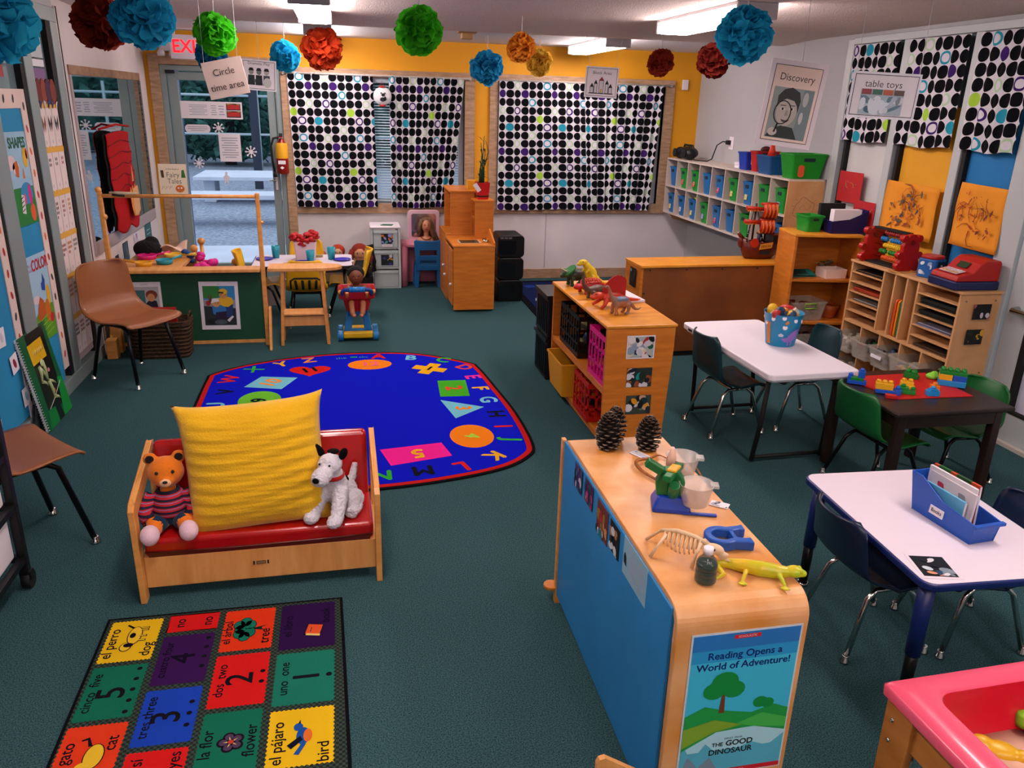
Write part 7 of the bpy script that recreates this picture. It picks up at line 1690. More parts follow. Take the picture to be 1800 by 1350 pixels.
# stretchy lizard
LZ = mat('lizard_skin', '#A9C41E', .35, vscale=16, col2='#DDB222')
t = thing('toy_lizard', 'yellow green rubber lizard lying at the near end of the blue shelf', 'toy lizard', (.99, 1.56, ZB), radians(-22)); t.scale = (.92, .92, 1)
b = MB()
b.tube([(-.125, -.055, .006), (-.10, -.03, .008), (-.118, .012, .010), (-.09, .022, .013), (-.045, .012, .017), (0, .004, .018), (.045, .002, .017), (.07, .004, .018)], [.003, .007, .010, .013, .018, .021, .019, .014], LZ, 12)
b.ell((.088, .006, .021), (.026, .020, .015), LZ); b.ell((.108, .006, .018), (.014, .013, .009), LZ)
for s_ in (-1, 1): b.ell((.102, .006+s_*.011, .029), .005, LZ, 8, 6)
for x, s_, dx in ((.045, -1, .014), (.04, 1, -.01), (-.04, -1, -.012), (-.035, 1, .008)):
    fx, fy = x+dx, s_*.046; b.tube([(x, s_*.012, .016), (x+dx*.5, s_*.032, .014), (fx, fy, .006)], [.008, .006, .005], LZ, 8)
    for q in range(4): a = s_*pi/2+(q-1.5)*.55; b.tube([(fx, fy, .004), (fx+.014*cos(a), fy+.014*sin(a), .003)], [.0035, .003], LZ, 6); b.ell((fx+.015*cos(a), fy+.015*sin(a), .003), .0035, LZ, 6, 5)
b.organic('body', t, .0022, 3)
# papers on the blue back and the poster on the end
def onblue(y, z): return TR(.7255, y, z) @ WEST @ RY(180)
KP = (['#2A2A5A', '#C0B8C8', '#1F6A8A', '#14161E', '#8A5A6A'], ['#B03A7A', '#2A2A4A', '#C8A8B0', '#1A4A6A', '#8A2A4A'], ['#A01A22', '#D8D0D8', '#C88A5A', '#16181E', '#1F7A8A', '#8A6A2A'], ['#0C0E12', '#C8C8D0', '#2A2E34', '#0F1216', '#A8784A'])
for k, (y, z, w_, h_, lab) in enumerate(((2.285, .63, .085, .085, 'first snapshot on the blue shelf back, nearest its far end'), (2.165, .632, .085, .08, 'second snapshot on the blue shelf back, pinkish'), (2.02, .612, .105, .11, 'third snapshot on the blue shelf back, with red in it'), (1.905, .618, .085, .095, 'fourth snapshot on the blue shelf back, mostly black'))):
    photo(lab, onblue(y, z), w_, h_, 110+k, KP[k], ('#3A3A6A', '#4A2A4A', '#6A2A2A', '#101216')[k], n=14)
sheet('info_sheet', 'pale blue printed sheet taped on the near part of the blue shelf back', 'notice', onblue(1.735, .622), .18, .115, plain('#86AFC4', .6), extra=lambda b: [lines(.12, .08, 9, .015)(b), b.flat([(-.08, -.02), (-.06, -.025), (-.062, .0), (-.074, .015), (-.082, .0)], .0005, INK)])
def advert(b):
    w_, h_ = .282, .435
    def c(h): return plain(h, .35)
    b.box((0, .07, 0), (w_, .295, .0003), c('#3FBBDD')); b.box((0, .195, .0002), (w_, .045, .0003), c('#2A76BE')); b.box((0, .155, .0002), (w_, .035, .0003), c('#2A98CE')); b.box((0, -.125, .0001), (w_, .095, .0003), c('#A8DCE8')); b.box((0, -.17, .0003), (w_, .06, .0003), c('#4FA8C0'))
    b.flat([(-w_/2, -.10), (-.11, -.165), (-.075, -.115), (-.05, -.14), (.0, -.15), (.05, -.125), (.10, -.145), (w_/2, -.11), (w_/2, -.21), (-w_/2, -.21)], .0008, c('#55B0C8')); b.flat([(-w_/2, -.21), (-.12, -.15), (-.09, -.19), (-.06, -.16), (-.03, -.21)], .001, c('#7A8FA0'))
    # a plain green meadow with a tree in place of the cover art
    b.flat([(-w_/2, -.13), (-w_/2, -.02), (-.09, .005), (-.03, -.015), (.04, -.03), (.10, -.012), (w_/2, -.03), (w_/2, -.10), (.05, -.075), (-.05, -.08)], .0012, c('#229A46'))
    b.flat([(-w_/2, -.12), (-w_/2, -.06), (-.06, -.04), (.02, -.065), (-.06, -.08)], .0015, c('#7FA82E')); b.flat([(.0, -.06), (.07, -.035), (w_/2, -.06), (w_/2, -.09), (.05, -.075)], .0015, c('#46B850'))
    b.flat([(-.052, -.02), (-.036, -.02), (-.040, .04), (-.048, .04)], .0016, c('#6A3E22'))
    for x, y, r in ((-.07, .05, .03), (-.044, .075, .036), (-.018, .05, .03), (.06, .0, .02), (.08, -.005, .018)): b.flat(circ(x, y, r, r*.85, 16), .0018+x*.001, c('#158A3E'))
    W = c('#14246E'); b.box((0, .206, .0006), (.07, .011, .0004), c('#C81E2A')); b.text('SCHOLASTIC', .0085, c('#F0D8DC'), (0, .206, .001))
    b.text('Reading Opens a', .029, W, (.0, .155, .001), bold=.02); b.text('World of Adventure!', .029, W, (0, .123, .001), bold=.02)
    b.text('DISNEY  PIXAR', .0075, c('#173048'), (0, -.105, .0014)); b.text('THE', .017, INK, (-.042, -.122, .0014), bold=.02); b.text('GOOD', .024, INK, (.018, -.121, .0014), bold=.03); b.text('DINOSAUR', .024, INK, (-.004, -.146, .0014), bold=.03)
    b.box((0, -.211, .0012), (w_, .014, .0004), c('#C8202A')); b.text('Reading Club', .008, c('#F0D8DC'), (.02, -.211, .0016))
sheet('poster', 'blue reading poster with a green hill on the near end of the low shelf', 'poster', TR(.915, 1.4548, .395) @ FRONT @ RZ(.2), .292, .445, plain('#C8D8E0', .35), extra=advert)

# ================================================================ things on the tables
t = thing('toy_bucket', 'blue bucket with dots and dinosaur pictures, full of toys, on the white table', 'bucket', (2.40, 3.94, .5505))
b = MB(); b.lathe((0, 0, 0), [(.001, 0), (.078, 0), (.08, .004), (.108, .185), (.111, .187), (.107, .184), (.077, .006), (.001, .006)], plain('#1583B4', .4), 36, cap=False); b.build('bucket_body', t)
from math import degrees
def onb(a, z): r = .0805+.028*(z/.185)+.0006; return TR(r*cos(a), r*sin(a), z) @ RZ(degrees(a)+90) @ RX(90-8.6)
b = MB()
for a, z, r in ((-2.62, .16, .012), (-2.05, .172, .012), (-1.95, .118, .013), (-1.42, .158, .012), (-3.1, .13, .012), (-.9, .15, .012)):
    b.push(onb(a, z)); b.flat(circ(0, 0, r, n=16), 0.0006, PAPER); b.pop()
def curved(poly, a0, z0, col, off):
    P = []
    for x, z in poly: zz = z0+z; r = .0805+.028*(zz/.185)+off; aa = a0+x/.095; P.append((r*cos(aa), r*sin(aa), zz))
    b.add(P, [tuple(range(len(P)))], plain(col, .5))
VI = '#8A6AB8'
for q in range(7):
    x = -.022+.011*q; h_ = (.03, .045, .055, .06, .06, .055, .05)[q]; z = (.03, .03, .032, .036, .042, .05, .058)[q]; curved([(x, z), (x+.0115, z), (x+.0115, z+h_), (x, z+h_*.95)], -1.60, 0, VI, .0014)
curved([(-.05, .052), (-.022, .03), (-.022, .056)], -1.60, 0, VI, .0014)
for x in (-.008, .012): curved([(x, .012), (x+.010, .012), (x+.010, .035), (x, .035)], -1.60, 0, VI, .0014)
for k in range(7): curved([(-.016+.004*(k % 2), .018*k), (.016-.003*(k % 2), .018*k), (.014, .018*k+.018), (-.012, .018*k+.018)], -2.95, .012, '#D0781E', .0014)
curved([(-.012, 0), (.012, 0), (.015, .012), (0, .02), (-.015, .012)], -2.12, .062, '#C8C4D8', .0014)
b.build('printed_pictures', t)
contents('colourful plastic toys heaped in the blue dotted bucket', (2.40, 3.94, .69), .16, .16, .065, ['#D2A51A', '#B01E1A', '#1E6A3A', '#C8781E', '#1A3A5A', '#D8C03A', '#C8B8A0'], 131, 30)
# red sheet and bricks on the dark table
b = MB(); b.prism([(2.53, 3.475), (3.0, 3.485), (2.995, 3.125), (2.585, 3.135), (2.52, 3.40)], .5005, .503, plain('#B80F0C', .5)); tag(b.build('play_mat'), 'red plastic sheet lying on the dark brown table', 'mat')
def brick(b, x, y, z, w_, d_, h_, m, stx, sty, r=.011):
    b.box((x, y, z+h_/2), (w_, d_, h_), m)
    for i in range(stx):
        for j in range(sty):
            px_, py2 = x+w_*((i+.5)/stx-.5), y+d_*((j+.5)/sty-.5); b.lathe((px_, py2, z+h_), [(r, 0), (r, r*.9), (r*.7, r*1.25), (.001, r*1.35)], m, 12)
C = dict(b=plain('#1250B8', .35), g=plain('#0E7A28', .35), y=plain('#DCA61A', .35), l=plain('#1E86C8', .35), o=plain('#DB7A1A', .35), r=plain('#B0160F', .35))
def build(label, x, y, rz, bricks):
    t = thing('brick_model', label, 'toy bricks', (x, y, .5035), radians(rz), 'building brick models')
    for bx_ in bricks:
        b = MB(); brick(b, *bx_[:6], C[bx_[6]], bx_[7], bx_[8]); b.build('brick', t, .002)
build('blue and green brick tower at the far left of the dark table', 2.515, 3.37, -35, [(0, 0, 0, .09, .035, .02, 'b', 0, 0), (.0, 0, .02, .06, .034, .016, 'g', 0, 0), (.018, 0, .036, .032, .034, .034, 'b', 1, 1), (-.032, 0, .02, .025, .03, .02, 'b', 1, 1)])
build('yellow bricks on a blue plate at the left of the red sheet', 2.575, 3.225, -32, [(.01, 0, 0, .11, .042, .02, 'b', 0, 0), (-.008, 0, .02, .08, .04, .032, 'y', 3, 1), (.055, 0, .0, .03, .04, .028, 'b', 1, 1)])
build('small red brick on the dark table in front of the yellow bricks', 2.56, 3.16, -30, [(0, 0, -.003, .05, .03, .018, 'r', 0, 0)])
build('two yellow bricks in the middle of the red sheet', 2.735, 3.28, -30, [(0, 0, 0, .06, .035, .035, 'y', 2, 1), (.01, -.03, 0, .05, .025, .02, 'y', 0, 0)])
build('green stepped brick in front of the yellow ones on the red sheet', 2.67, 3.205, -32, [(0, 0, 0, .095, .034, .018, 'g', 0, 0), (-.01, 0, .018, .05, .033, .016, 'g', 1, 1), (.036, 0, .018, .02, .03, .006, 'g', 1, 1)])
build('green knobbly brick at the back of the red sheet', 2.865, 3.42, -60, [(0, 0, 0, .06, .04, .03, 'g', 2, 2), (.03, 0, 0, .02, .03, .02, 'g', 0, 0)])
build('light blue arched brick at the front of the red sheet', 2.79, 3.16, -10, [(0, 0, 0, .058, .034, .026, 'l', 0, 0), (0, 0, .026, .04, .033, .008, 'l', 1, 1)])
build('orange brick just behind the light blue one on the red sheet', 2.845, 3.215, -15, [(0, 0, 0, .036, .036, .032, 'o', 1, 1)])
build('big stacked block of blue, yellow and green bricks on the dark table', 2.995, 3.28, -35, [(0, 0, 0, .125, .05, .03, 'l', 0, 0), (-.032, 0, .03, .06, .049, .03, 'y', 0, 0), (.031, 0, .03, .062, .049, .03, 'b', 0, 0), (0, 0, .06, .125, .05, .018, 'g', 4, 2)])
b = MB(); b.ell((0, 0, .015), (.035, .03, .018), plain('#7FC83A', .3)); b.ell((.01, 0, .03), (.018, .016, .012), plain('#7FC83A', .3)); o = b.organic('green_toy', None, .004, 2); o.location = (2.975, 3.395, .5005); tag(o, 'pale green rounded toy beside the big stacked block on the dark table', 'toy')
# book bin on the blue-edged table
ZT2 = .4722
t = thing('book_bin', 'blue sloped plastic bin labelled Books on the blue-edged table', 'book bin', (2.005, 2.06, ZT2), radians(5))
BBn = plain('#1450B0', .35)
wb, lb = .10, .255
prof = [(-lb/2, .0), (lb/2, .0), (lb/2+.018, .145), (lb/2-.03, .145), (.0, .092), (-lb/2-.012, .075)]
for s_ in (-1, 1):
    b = MB(); vs = []
    for y, z in prof: vs.append((s_*(wb/2+.10*z), y, z))
    for y, z in prof: vs.append((s_*(wb/2+.10*z-.005), y, z))
    n = len(prof); b.add(vs, [tuple(range(n)), tuple(range(n, 2*n))]+[(i, (i+1) % n, (i+1) % n+n, i+n) for i in range(n)], BBn); b.build('side_panel', t, .0015)
b = MB()
def endp(y0_, z1_, yo): 
    x0_, x1_ = wb/2, wb/2+.10*z1_; sg = 1 if yo > 0 else -1
    b.add([(-x0_, y0_, 0), (x0_, y0_, 0), (x1_, y0_+yo, z1_), (-x1_, y0_+yo, z1_), (-x0_, y0_-sg*.005, 0), (x0_, y0_-sg*.005, 0), (x1_, y0_+yo-sg*.005, z1_), (-x1_, y0_+yo-sg*.005, z1_)], [(0, 1, 2, 3), (7, 6, 5, 4), (0, 4, 5, 1), (1, 5, 6, 2), (2, 6, 7, 3), (3, 7, 4, 0)], BBn)
endp(-lb/2, .075, -.012); endp(lb/2, .145, .018); b.b2((-wb/2, -lb/2, 0), (wb/2, lb/2, .004), BBn); b.b2((-wb/2-.012, -lb/2-.024, .066), (wb/2+.012, -lb/2-.008, .077), BBn); b.build('bin_shell', t, .0015)
b = MB(); b.push(TR(-wb/2-.0065, .015, .052) @ WEST @ RY(180) @ RX(-5.7)); b.box((0, .006, .0), (.062, .048, .001), plain('#7FB4D8', .5)); b.box((0, -.006, .001), (.06, .03, .001), PAPER); b.text('Books', .018, INK, (0, -.006, .002), bold=.02); b.pop(); b.build('name_label', t)
for k, (lab, x, col, h_, l_, zc) in enumerate((('thin white book at the front of the blue book bin', -.022, '#C9C4C8', .15, .20, 0), ('light blue thin book leaning in the blue book bin', -.036, '#5AA6C8', .115, .17, 0), ('tall white book with a grey picture in the blue book bin', -.008, '#D8D4D8', .165, .2, 0), ('black-spined book in the blue book bin', .010, '#14181A', .14, .17, 0), ('red and green spined book at the back of the blue book bin', .028, '#B84A2A', .165, .19, 0))):
    b = MB(); b.box((0, 0, h_/2), (.009, l_, h_), plain(col, .45)); b.box((.0012, 0, h_/2), (.0075, l_+.002, h_-.006), PAPER)
    if k == 4: b.box((0, .05, h_-.006), (.0094, .05, .014), plain('#1F5A2A')); b.box((0, -.03, h_-.006), (.0094, .06, .014), plain('#1E4A24'))
    if k in (0, 2): b.push(TR(-.0047, 0, h_*.6) @ WEST @ RY(180)); blobs(l_*.8, h_*.5, 5+k, ['#8A8A90', '#3A3A44', '#B0A8B0', '#B02A4A'], 8)(b); b.pop()
    v = Matrix.Translation((2.005, 2.06, ZT2)) @ RZ(5) @ Vector((x, .01+.006*k, .006)); o = b.build('picture_book'); o.location = v; o.rotation_euler = (0, radians(3-1.5*k), radians(5+k-2)); tag(o, lab, 'book', 'books in the blue bin')
def tphoto(b): b.box((0, 0, 0), (.105, .115, .0003), plain('#12161A', .3)); b.push(TR(0, 0, .0005)); blobs(.10, .11, 7, ['#B8C8CC', '#10141A', '#D0D4DA', '#1A3A5A', '#C88A6A', '#7A8A94', '#0E1216'], 18)(b); b.pop()
sheet('photo_print', 'snapshot laminated onto the corner of the blue-edged table', 'photograph', TR(1.755, 1.83, ZT2-.0006) @ RZ(-14), .125, .14, lam, extra=tphoto, th=.0008)

# ================================================================ water and sand table at the lower right
t = thing('sensory_table', 'red plastic water table on light wooden legs at the lower right corner', 'water table', (1.555, 1.055, 0), radians(1.5))
RT_ = mat('red_basin', '#C8182C', .28, spec=.6, coat=.2); RP = mat('pink_rim', '#E0506E', .25, spec=.6, coat=.3)
wx, wy = .62, .62
def rg(w_, d_, z, r): return [(x, y, z) for x, y in rrect(0, 0, w_, d_, r, 6)]
b = MB(); b.loft([rg(wx, wy, .468, .012), rg(wx+.004, wy+.004, .492, .014), rg(wx-.012, wy-.012, .50, .014)], RP, False); b.loft([rg(wx-.012, wy-.012, .50, .014), rg(wx-.17, wy-.11, .50, .045), rg(wx-.185, wy-.125, .494, .045)], RP, False); b.build('rim', t)
b = MB(); b.loft([rg(wx-.185, wy-.125, .494, .045), rg(wx-.21, wy-.15, .44, .045), rg(wx-.24, wy-.18, .37, .045), rg(wx-.30, wy-.24, .352, .04)], RT_, False); b.add(rg(wx-.30, wy-.24, .352, .04), [tuple(range(len(rg(1, 1, 0, .04))))], RT_); b.build('basin', t)
PN = wood('pine_frame', '#C4803C', '#AE6A2C', (3, 3, 14))
b = MB()
for s_ in (-1, 1): b.b2((s_*(wx/2-.03)-.01, -wy/2+.02, .37), (s_*(wx/2-.03)+.01, wy/2-.02, .467), PN); b.b2((-wx/2+.03, s_*(wy/2-.03)-.01, .37), (wx/2-.03, s_*(wy/2-.03)+.01, .467), PN)
b.build('frame_rails', t, .003)
for sx in (-1, 1):
    for sy in (-1, 1):
        b = MB(); x = sx*(wx/2-.02); y = sy*(wy/2-.06); b.prism([(y-.045, .467), (y+.045, .467), (y+.035, 0), (y-.035, 0)], x-.012, x+.012, PN, ax='x'); b.prism([(sx*(wx/2-.09)-.035, .467), (sx*(wx/2-.09)+.035, .467), (sx*(wx/2-.09)+.03, .25), (sx*(wx/2-.09)-.03, .25)], sy*(wy/2-.016)-.01, sy*(wy/2-.016)+.01, PN, ax='y'); lg = b.build('leg', t, .003)
        b = MB()
        for z in (.36, .42): b.ell((x+sx*.013, y+.015, z), (.004, .006, .006), CHROME, 10, 6)
        b.build('bolts', lg)
def inb(x, y): return (1.555+x, 1.055+y, .354)
b = MB(); b.lathe((0, 0, 0), [(.001, 0), (.03, .002), (.048, .02), (.056, .05), (.053, .05), (.045, .022), (.028, .006), (.001, .005)], plain('#C8202A', .25), 26, cap=False); b.tube([(-.05, 0, .042), (-.10, .01, .04), (-.13, .0, .03)], [.01, .009, .01], plain('#C8202A', .25), 8); o = b.build('toy_scoop'); o.location = (1.63, 1.19, .372); o.rotation_euler = (radians(50), radians(-24), radians(20)); tag(o, 'large round red scoop lying in the water table', 'scoop')
b = MB(); b.ell((0, 0, .02), (.045, .03, .02), plain('#D2A81A', .35)); b.ell((-.04, .005, .024), (.03, .022, .02), plain('#D2A81A', .35)); b.ell((.045, -.005, .022), (.02, .018, .018), plain('#D2A81A', .35)); o = b.organic('yellow_toy', None, .004, 3); o.location = inb(-.075, .165); o.rotation_euler = (0, 0, -.6); tag(o, 'yellow plastic toy lying in the far left corner of the water table', 'toy')
b = MB(); b.lathe((0, 0, 0), [(.001, 0), (.018, 0), (.02, .01), (.02, .03), (.016, .036), (.001, .037)], plain('#7CB82A', .35), 20); o = b.build('toy_cup'); o.location = inb(.035, .22); o.location.z = .385; tag(o, 'small lime green toy cup at the back of the water table', 'toy cup')
b = MB(); b.prism([(-.03, -.02), (.03, -.03), (.045, .015), (.0, .035), (-.03, .02)], 0, .03, plain('#D01E78', .35)); o = b.build('pink_toy', bev=.006); o.location = inb(.06, .185); tag(o, 'hot pink toy piece beside the red scoop in the water table', 'toy')
b = MB(); b.ell((0, 0, .02), (.05, .04, .02), plain('#1F6A4A', .4)); b.box((.03, .02, .02), (.05, .03, .03), plain('#8AA89A', .4), .4); o = b.build('green_toy'); o.location = inb(.04, .035); tag(o, 'green toy piece at the bottom edge of the picture in the water table', 'toy')
b = MB(); b.lathe((0, 0, 0), [(.001, 0), (.085, .004), (.10, .02), (.001, .022)], mat('pale_sand', '#D2AC92', .9), 24); o = b.build('sand_patch'); o.location = inb(-.03, .135); o['kind'] = 'stuff'; tag(o, 'pale sand spread over the bottom of the water table', 'sand', kind='stuff')

# ================================================================ left glazed wall: papers and posters
XP = XL+.002
BPm = mat('blue_paper', '#1A86B4', .8, var=.06, vscale=3)
def wpan(label, y0_, y1_, z0_, z1_, m, nm='window_paper', cat='paper panel'):
    b = MB(); b.b2((XL-0.0100, y0_, z0_), (XL-0.0040, y1_, z1_), m); return tag(b.build(nm), label, cat)
wpan('blue paper panel covering the nearer left window', 3.735, 4.52, .1, 1.70, BPm)
wpan('blue paper panel behind the shapes and colour posters', 4.815, 5.14, .1, 1.70, mat('blue_paper'))
wpan('pale backing sheet behind the number cards on the left window', 5.418, 5.76, .12, 1.86, mat('pale_backing', '#B9A6A8', .7, var=.12, vscale=3))
RW = mat('border_paper', '#DDC9BE', .7)
def border(label, parts, seed):
    b = MB(); rn = random.Random(seed)
    for y0_, z0_, y1_, z1_ in parts:
        b.b2((XL-0.0030, y0_, z0_), (XL+0.0020, y1_, z1_), RW)
        n = int(max(abs(y1_-y0_), abs(z1_-z0_))/.12)
        for k in range(n):
            f_ = (k+.5)/n; yy, zz = (y0_+y1_)/2+(y1_-y0_-.06)*(f_-.5)*(abs(y1_-y0_) > .2), (z0_+z1_)/2+(z1_-z0_-.06)*(f_-.5)*(abs(z1_-z0_) > .2)
            b.push(TR(XL+0.0025, yy, zz) @ WEST); col = plain(rn.choice(['#B02A22', '#2A2A30', '#C8641E', '#B02A22']), .6)
            b.flat(circ(0, 0, .014, .024, 10, rn.uniform(-.5, .5)), 0, col); b.pop()
    tag(b.build('border_strip'), label, 'border')
border('white border strip with red prints round the nearer blue panel', [(4.52, .1, 4.605, 1.78), (3.735, 1.70, 4.52, 1.78)], 1)
border('white border strip with red prints beside the shapes poster', [(5.14, .16, 5.226, 1.80), (4.815, 1.70, 5.14, 1.80)], 2)
def blobpoly(pts, col): return (pts, col)
def shapes(b):
    w_, h_ = .33, .50; c = lambda h: plain(h, .6)
    b.flat([(-w_/2, -h_/2), (w_/2, -h_/2), (w_/2, -.03), (-.02, .0), (-w_/2, -.04)], .0002, c('#0F7A2E')); b.box((0, -.02, .0004), (w_, .05, .0003), c('#8FB8CC')); b.flat(circ(.06, -.08, .09, .06, 16), .0006, c('#1E82B4'))
    b.text('SHAPES', .078, c('#0B5A3A'), (.02, .19, .001), bold=.03, sx=.95)
    for x, y, r1, r2, h in ((-.10, .09, .06, .04, '#D8C0C0'), (-.04, .06, .05, .035, '#E0D0CC'), (.11, .11, .035, .055, '#D8A81A'), (.14, .13, .018, .03, '#C84A1E'), (.1, -.09, .025, .06, '#C81E7A'), (.11, -.19, .04, .05, '#D2592A'), (.02, -.11, .02, .03, '#C84A8A')): b.flat(circ(x, y, r1, r2, 14), .0008, c(h))
    b.flat([(-.06, .09), (-.02, .10), (.0, .06), (-.02, .01), (-.06, .02)], .001, c('#B85A22')); b.flat([(.04, .0), (.07, -.0), (.06, .06)], .001, c('#D0701E')); b.flat([(-.05, -.18), (-.03, -.08), (.01, -.09), (.0, -.19)], .001, c('#D8D4CC')); 
    for k in range(4): b.box((-.025, -.10-.022*k, .0012), (.04, .006, .0003), INK, rz=.3)
sheet('poster', 'light blue shapes poster with animals on the left window', 'poster', TR(XL+0.0000, 4.96, 1.33) @ WEST @ RZ(-1), .33, .50, plain('#93BBD0', .6), extra=shapes)
def colours(b):
    w_, h_ = .32, .50; c = lambda h: plain(h, .6)
    b.flat([(-w_/2, -h_/2), (w_/2, -h_/2), (w_/2, -.06), (.0, -.03), (-w_/2, -.11)], .0002, c('#5A9A1E')); b.flat([(-w_/2, -h_/2), (.0, -h_/2), (-.02, -.12), (-w_/2, -.13)], .0005, c('#3F7A1A'))
    b.text('My First', .026, c('#B86A9A'), (-.10, .20, .001)); b.text('Book of', .026, c('#B86A9A'), (-.10, .172, .001)); b.text('COLOR', .088, c('#B81A24'), (.045, .19, .001), bold=.03, sx=.85)
    b.flat([(.02, .04), (.07, .03), (.085, .09), (.055, .135), (.045, .09), (.02, .08)], .0008, c('#16489A')); b.flat(circ(-.08, .0, .05, .025, 14), .0006, c('#D8C8CC'))
    b.flat([(-.08, -.05), (-.03, .01), (.02, -.02), (.03, -.10), (-.06, -.13), (-.10, -.11)], .0009, c('#B8561A')); b.flat(circ(.07, -.09, .04, .07, 14), .0009, c('#C8641E')); b.flat(circ(.11, .0, .03, .06, 14), .0008, c('#D8A81E')); b.flat(circ(.12, -.14, .03, .03, 12), .001, c('#B01E22'))
    for k in range(4): b.tube([(-.1+.03*k, -.13-.03*k, .001), (.06+.02*k, -.11-.03*k, .001)], .002, c('#7AB03A'), 4)
sheet('poster', 'light blue colour poster with orange animals below the shapes poster', 'poster', TR(XL+0.0000, 4.965, .66) @ WEST @ RZ(-1.5), .32, .50, plain('#9CC2D6', .6), extra=colours)
rn = random.Random(8)
for k, (y, z, lab) in enumerate(((4.33, .60, 'blank white note on the nearer blue panel, uppermost of the group'), (4.43, .43, 'white card with a red print on the nearer blue panel'), (4.14, .47, 'white card with a blue print at the left edge of the blue panel'), (4.50, .22, 'white note low on the nearer blue panel beside the tall book'), (4.10, .18, 'white card with a purple print low at the left edge'), (4.55, .10, 'white paper scrap at the foot of the blue panel'))):
    sheet('note_card', lab, 'card', TR(XL+0.0035, y, z) @ WEST @ RZ(rn.uniform(-8, 8)), .09, .10, PAPER, extra=(lambda b, k=k: b.flat(circ(0, 0, .018, .03, 10, .4), .0, plain(['#C8C0C8', '#8A1A3A', '#1A4AA0', '#8ABBC8', '#7A1E5A', '#C8C4CC'][k], .6))))
# number cards with yellow scalloped strips
def cardrow(z, n, kind, lab, k0):
    cols = ['#7A4A2A', '#3A2A1E', '#22282A', '#8A2A2A', '#B0641E', '#5A6A6A', '#3A4A4A']
    for c in range(3):
        yy = 5.475+.115*c
        def ex(b, c=c):
            m = plain(cols[(kind+c) % 7], .6)
            if kind == 0:
                for s_ in (-1, 1): b.flat([(0, .02), (s_*.03, .07), (s_*.035, .02), (s_*.012, -.03)], .0, m)
            else:
                q = 0
                for r in range(5):
                    for w in range(2 if n < 9 else 4):
                        if q < n: b.flat(circ((-.012+.024*w) if n < 9 else (-.03+.02*w), .07-.028*r, .008, .011, 8), 0, m); q += 1
            b.box((0, -.085, 0), (.008, .02, .0003), LINES)
        sheet('number_card', '%s, %s column of the card chart' % (lab, ('left', 'middle', 'right')[c]), 'card', TR(XL-0.0015, yy, z) @ WEST @ RZ(-1), .108, .235, plain('#DCCFCB', .6), 'cards in the number chart', ex)
YS = mat('yellow_strip', '#D8A63A', .6)
for k, (z, n, kind, lab) in enumerate(((1.585, 1, 0, 'butterfly card at the top'), (1.325, 4, 1, 'card with four shells'), (1.065, 7, 2, 'card with black leaves'), (.805, 10, 3, 'card with red dots'), (.545, 12, 4, 'card with orange dots'), (.285, 12, 6, 'grey green number card low down'))):
    cardrow(z, n, kind, lab, k)
    b = MB(); b.push(TR(XL+0.0015, 5.59, z+.125) @ WEST @ RZ(-1)); b.prism([(-.17, -.014), (.17, -.014)]+[(.17-.34*q/12, .016+.008*(q % 2)) for q in range(13)], 0, .001, YS); b.pop(); tag(b.build('scalloped_strip'), 'yellow scalloped strip above the %s' % lab.replace('card', 'cards', 1), 'strip')
b = MB(); b.push(TR(XL+0.0035, 5.36, 1.02) @ WEST)
b.box((0, 0, 0), (.12, .34, .001), plain('#D8A21E', .6)); b.flat(circ(.02, -.06, .045, .07, 16), .0012, plain('#B8301E', .6)); b.pop(); tag(b.build('yellow_sign'), 'yellow card with a red circle beside the number cards', 'card')
b = MB(); b.push(TR(XL+0.0015, 5.59, 1.79) @ WEST)
for k, h in enumerate(('#6A1E1A', '#8A3A22', '#3A1A3A', '#7A2A1E')): b.prism(circ(-.12+.08*k, .0, .05, .075, 14), 0, .003+.001*k, plain(h, .7))
for k in range(5): b.prism([(-.14+.07*k, -.10), (-.11+.07*k, -.06), (-.15+.07*k, -.05)], .004, .006, plain(['#16306A', '#C8C8D0', '#16406A', '#22406A', '#D0C8D0'][k], .7))
b.pop(); tag(b.build('chart_header'), 'dark red header picture at the top of the number card chart', 'picture')
b = MB()
for z0_, z1_, col in ((1.98, 2.10, '#B9C6C8'), (1.93, 1.97, '#E0E4E8'), (1.86, 1.92, '#7A5A8A')): b.b2((XL-0.0090, 5.45, z0_), (XL-0.0060, 5.66, z1_), plain(col, .6))
tag(b.build('window_papers'), 'purple and white patches painting the room beyond, high on the glass above the number chart', 'papers')  # flat colours stand for what shows through the glass from the next room
b = MB(); b.b2((XL-0.0090, 4.815, 1.86), (XL-0.0060, 5.0, 1.92), plain('#A83A44', .6)); b.b2((XL-0.0090, 4.815, 1.93), (XL-0.0060, 5.12, 2.1), plain('#7FA39C', .6)); tag(b.build('window_paper'), 'green and red patches high on the glass above the shapes poster', 'paper')  # two flat colour patches set just in front of the pane
# tall spiral-bound big book
t = thing('big_book', 'tall spiral-bound big book with a frog picture leaning on the blue panel', 'book', (-1.66, 4.69, 0.004), 0)
b = MB(); b.push(Matrix.Rotation(radians(-8.6), 4, 'Y') @ WEST); W2_, H2_ = .40, .54
b.box((0, H2_/2, -.008), (W2_, H2_, .014), PAPER); b.box((0, H2_/2, .0), (W2_+.004, H2_+.004, .003), mat('book_green', '#0E5A34', .35)); b.pop(); b.build('cover', t)
b = MB(); b.push(Matrix.Rotation(radians(-8.6), 4, 'Y') @ WEST @ TR(0, 0, .0022)); c = lambda h: plain(h, .35)
b.flat([(-.12, .10), (.13, .06), (.16, .53), (-.10, .535)], 0, c('#10150F')); b.flat([(-.17, .0), (-.02, .0), (-.02, .09), (-.12, .10)], .0002, c('#0F7A34')); b.flat([(.06, .0), (.2, .0), (.2, .2), (.13, .22)], .0003, c('#128A36')); b.flat([(-.02, .0), (.06, .0), (.05, .10), (-.02, .10)], .0004, c('#0C1A14'))
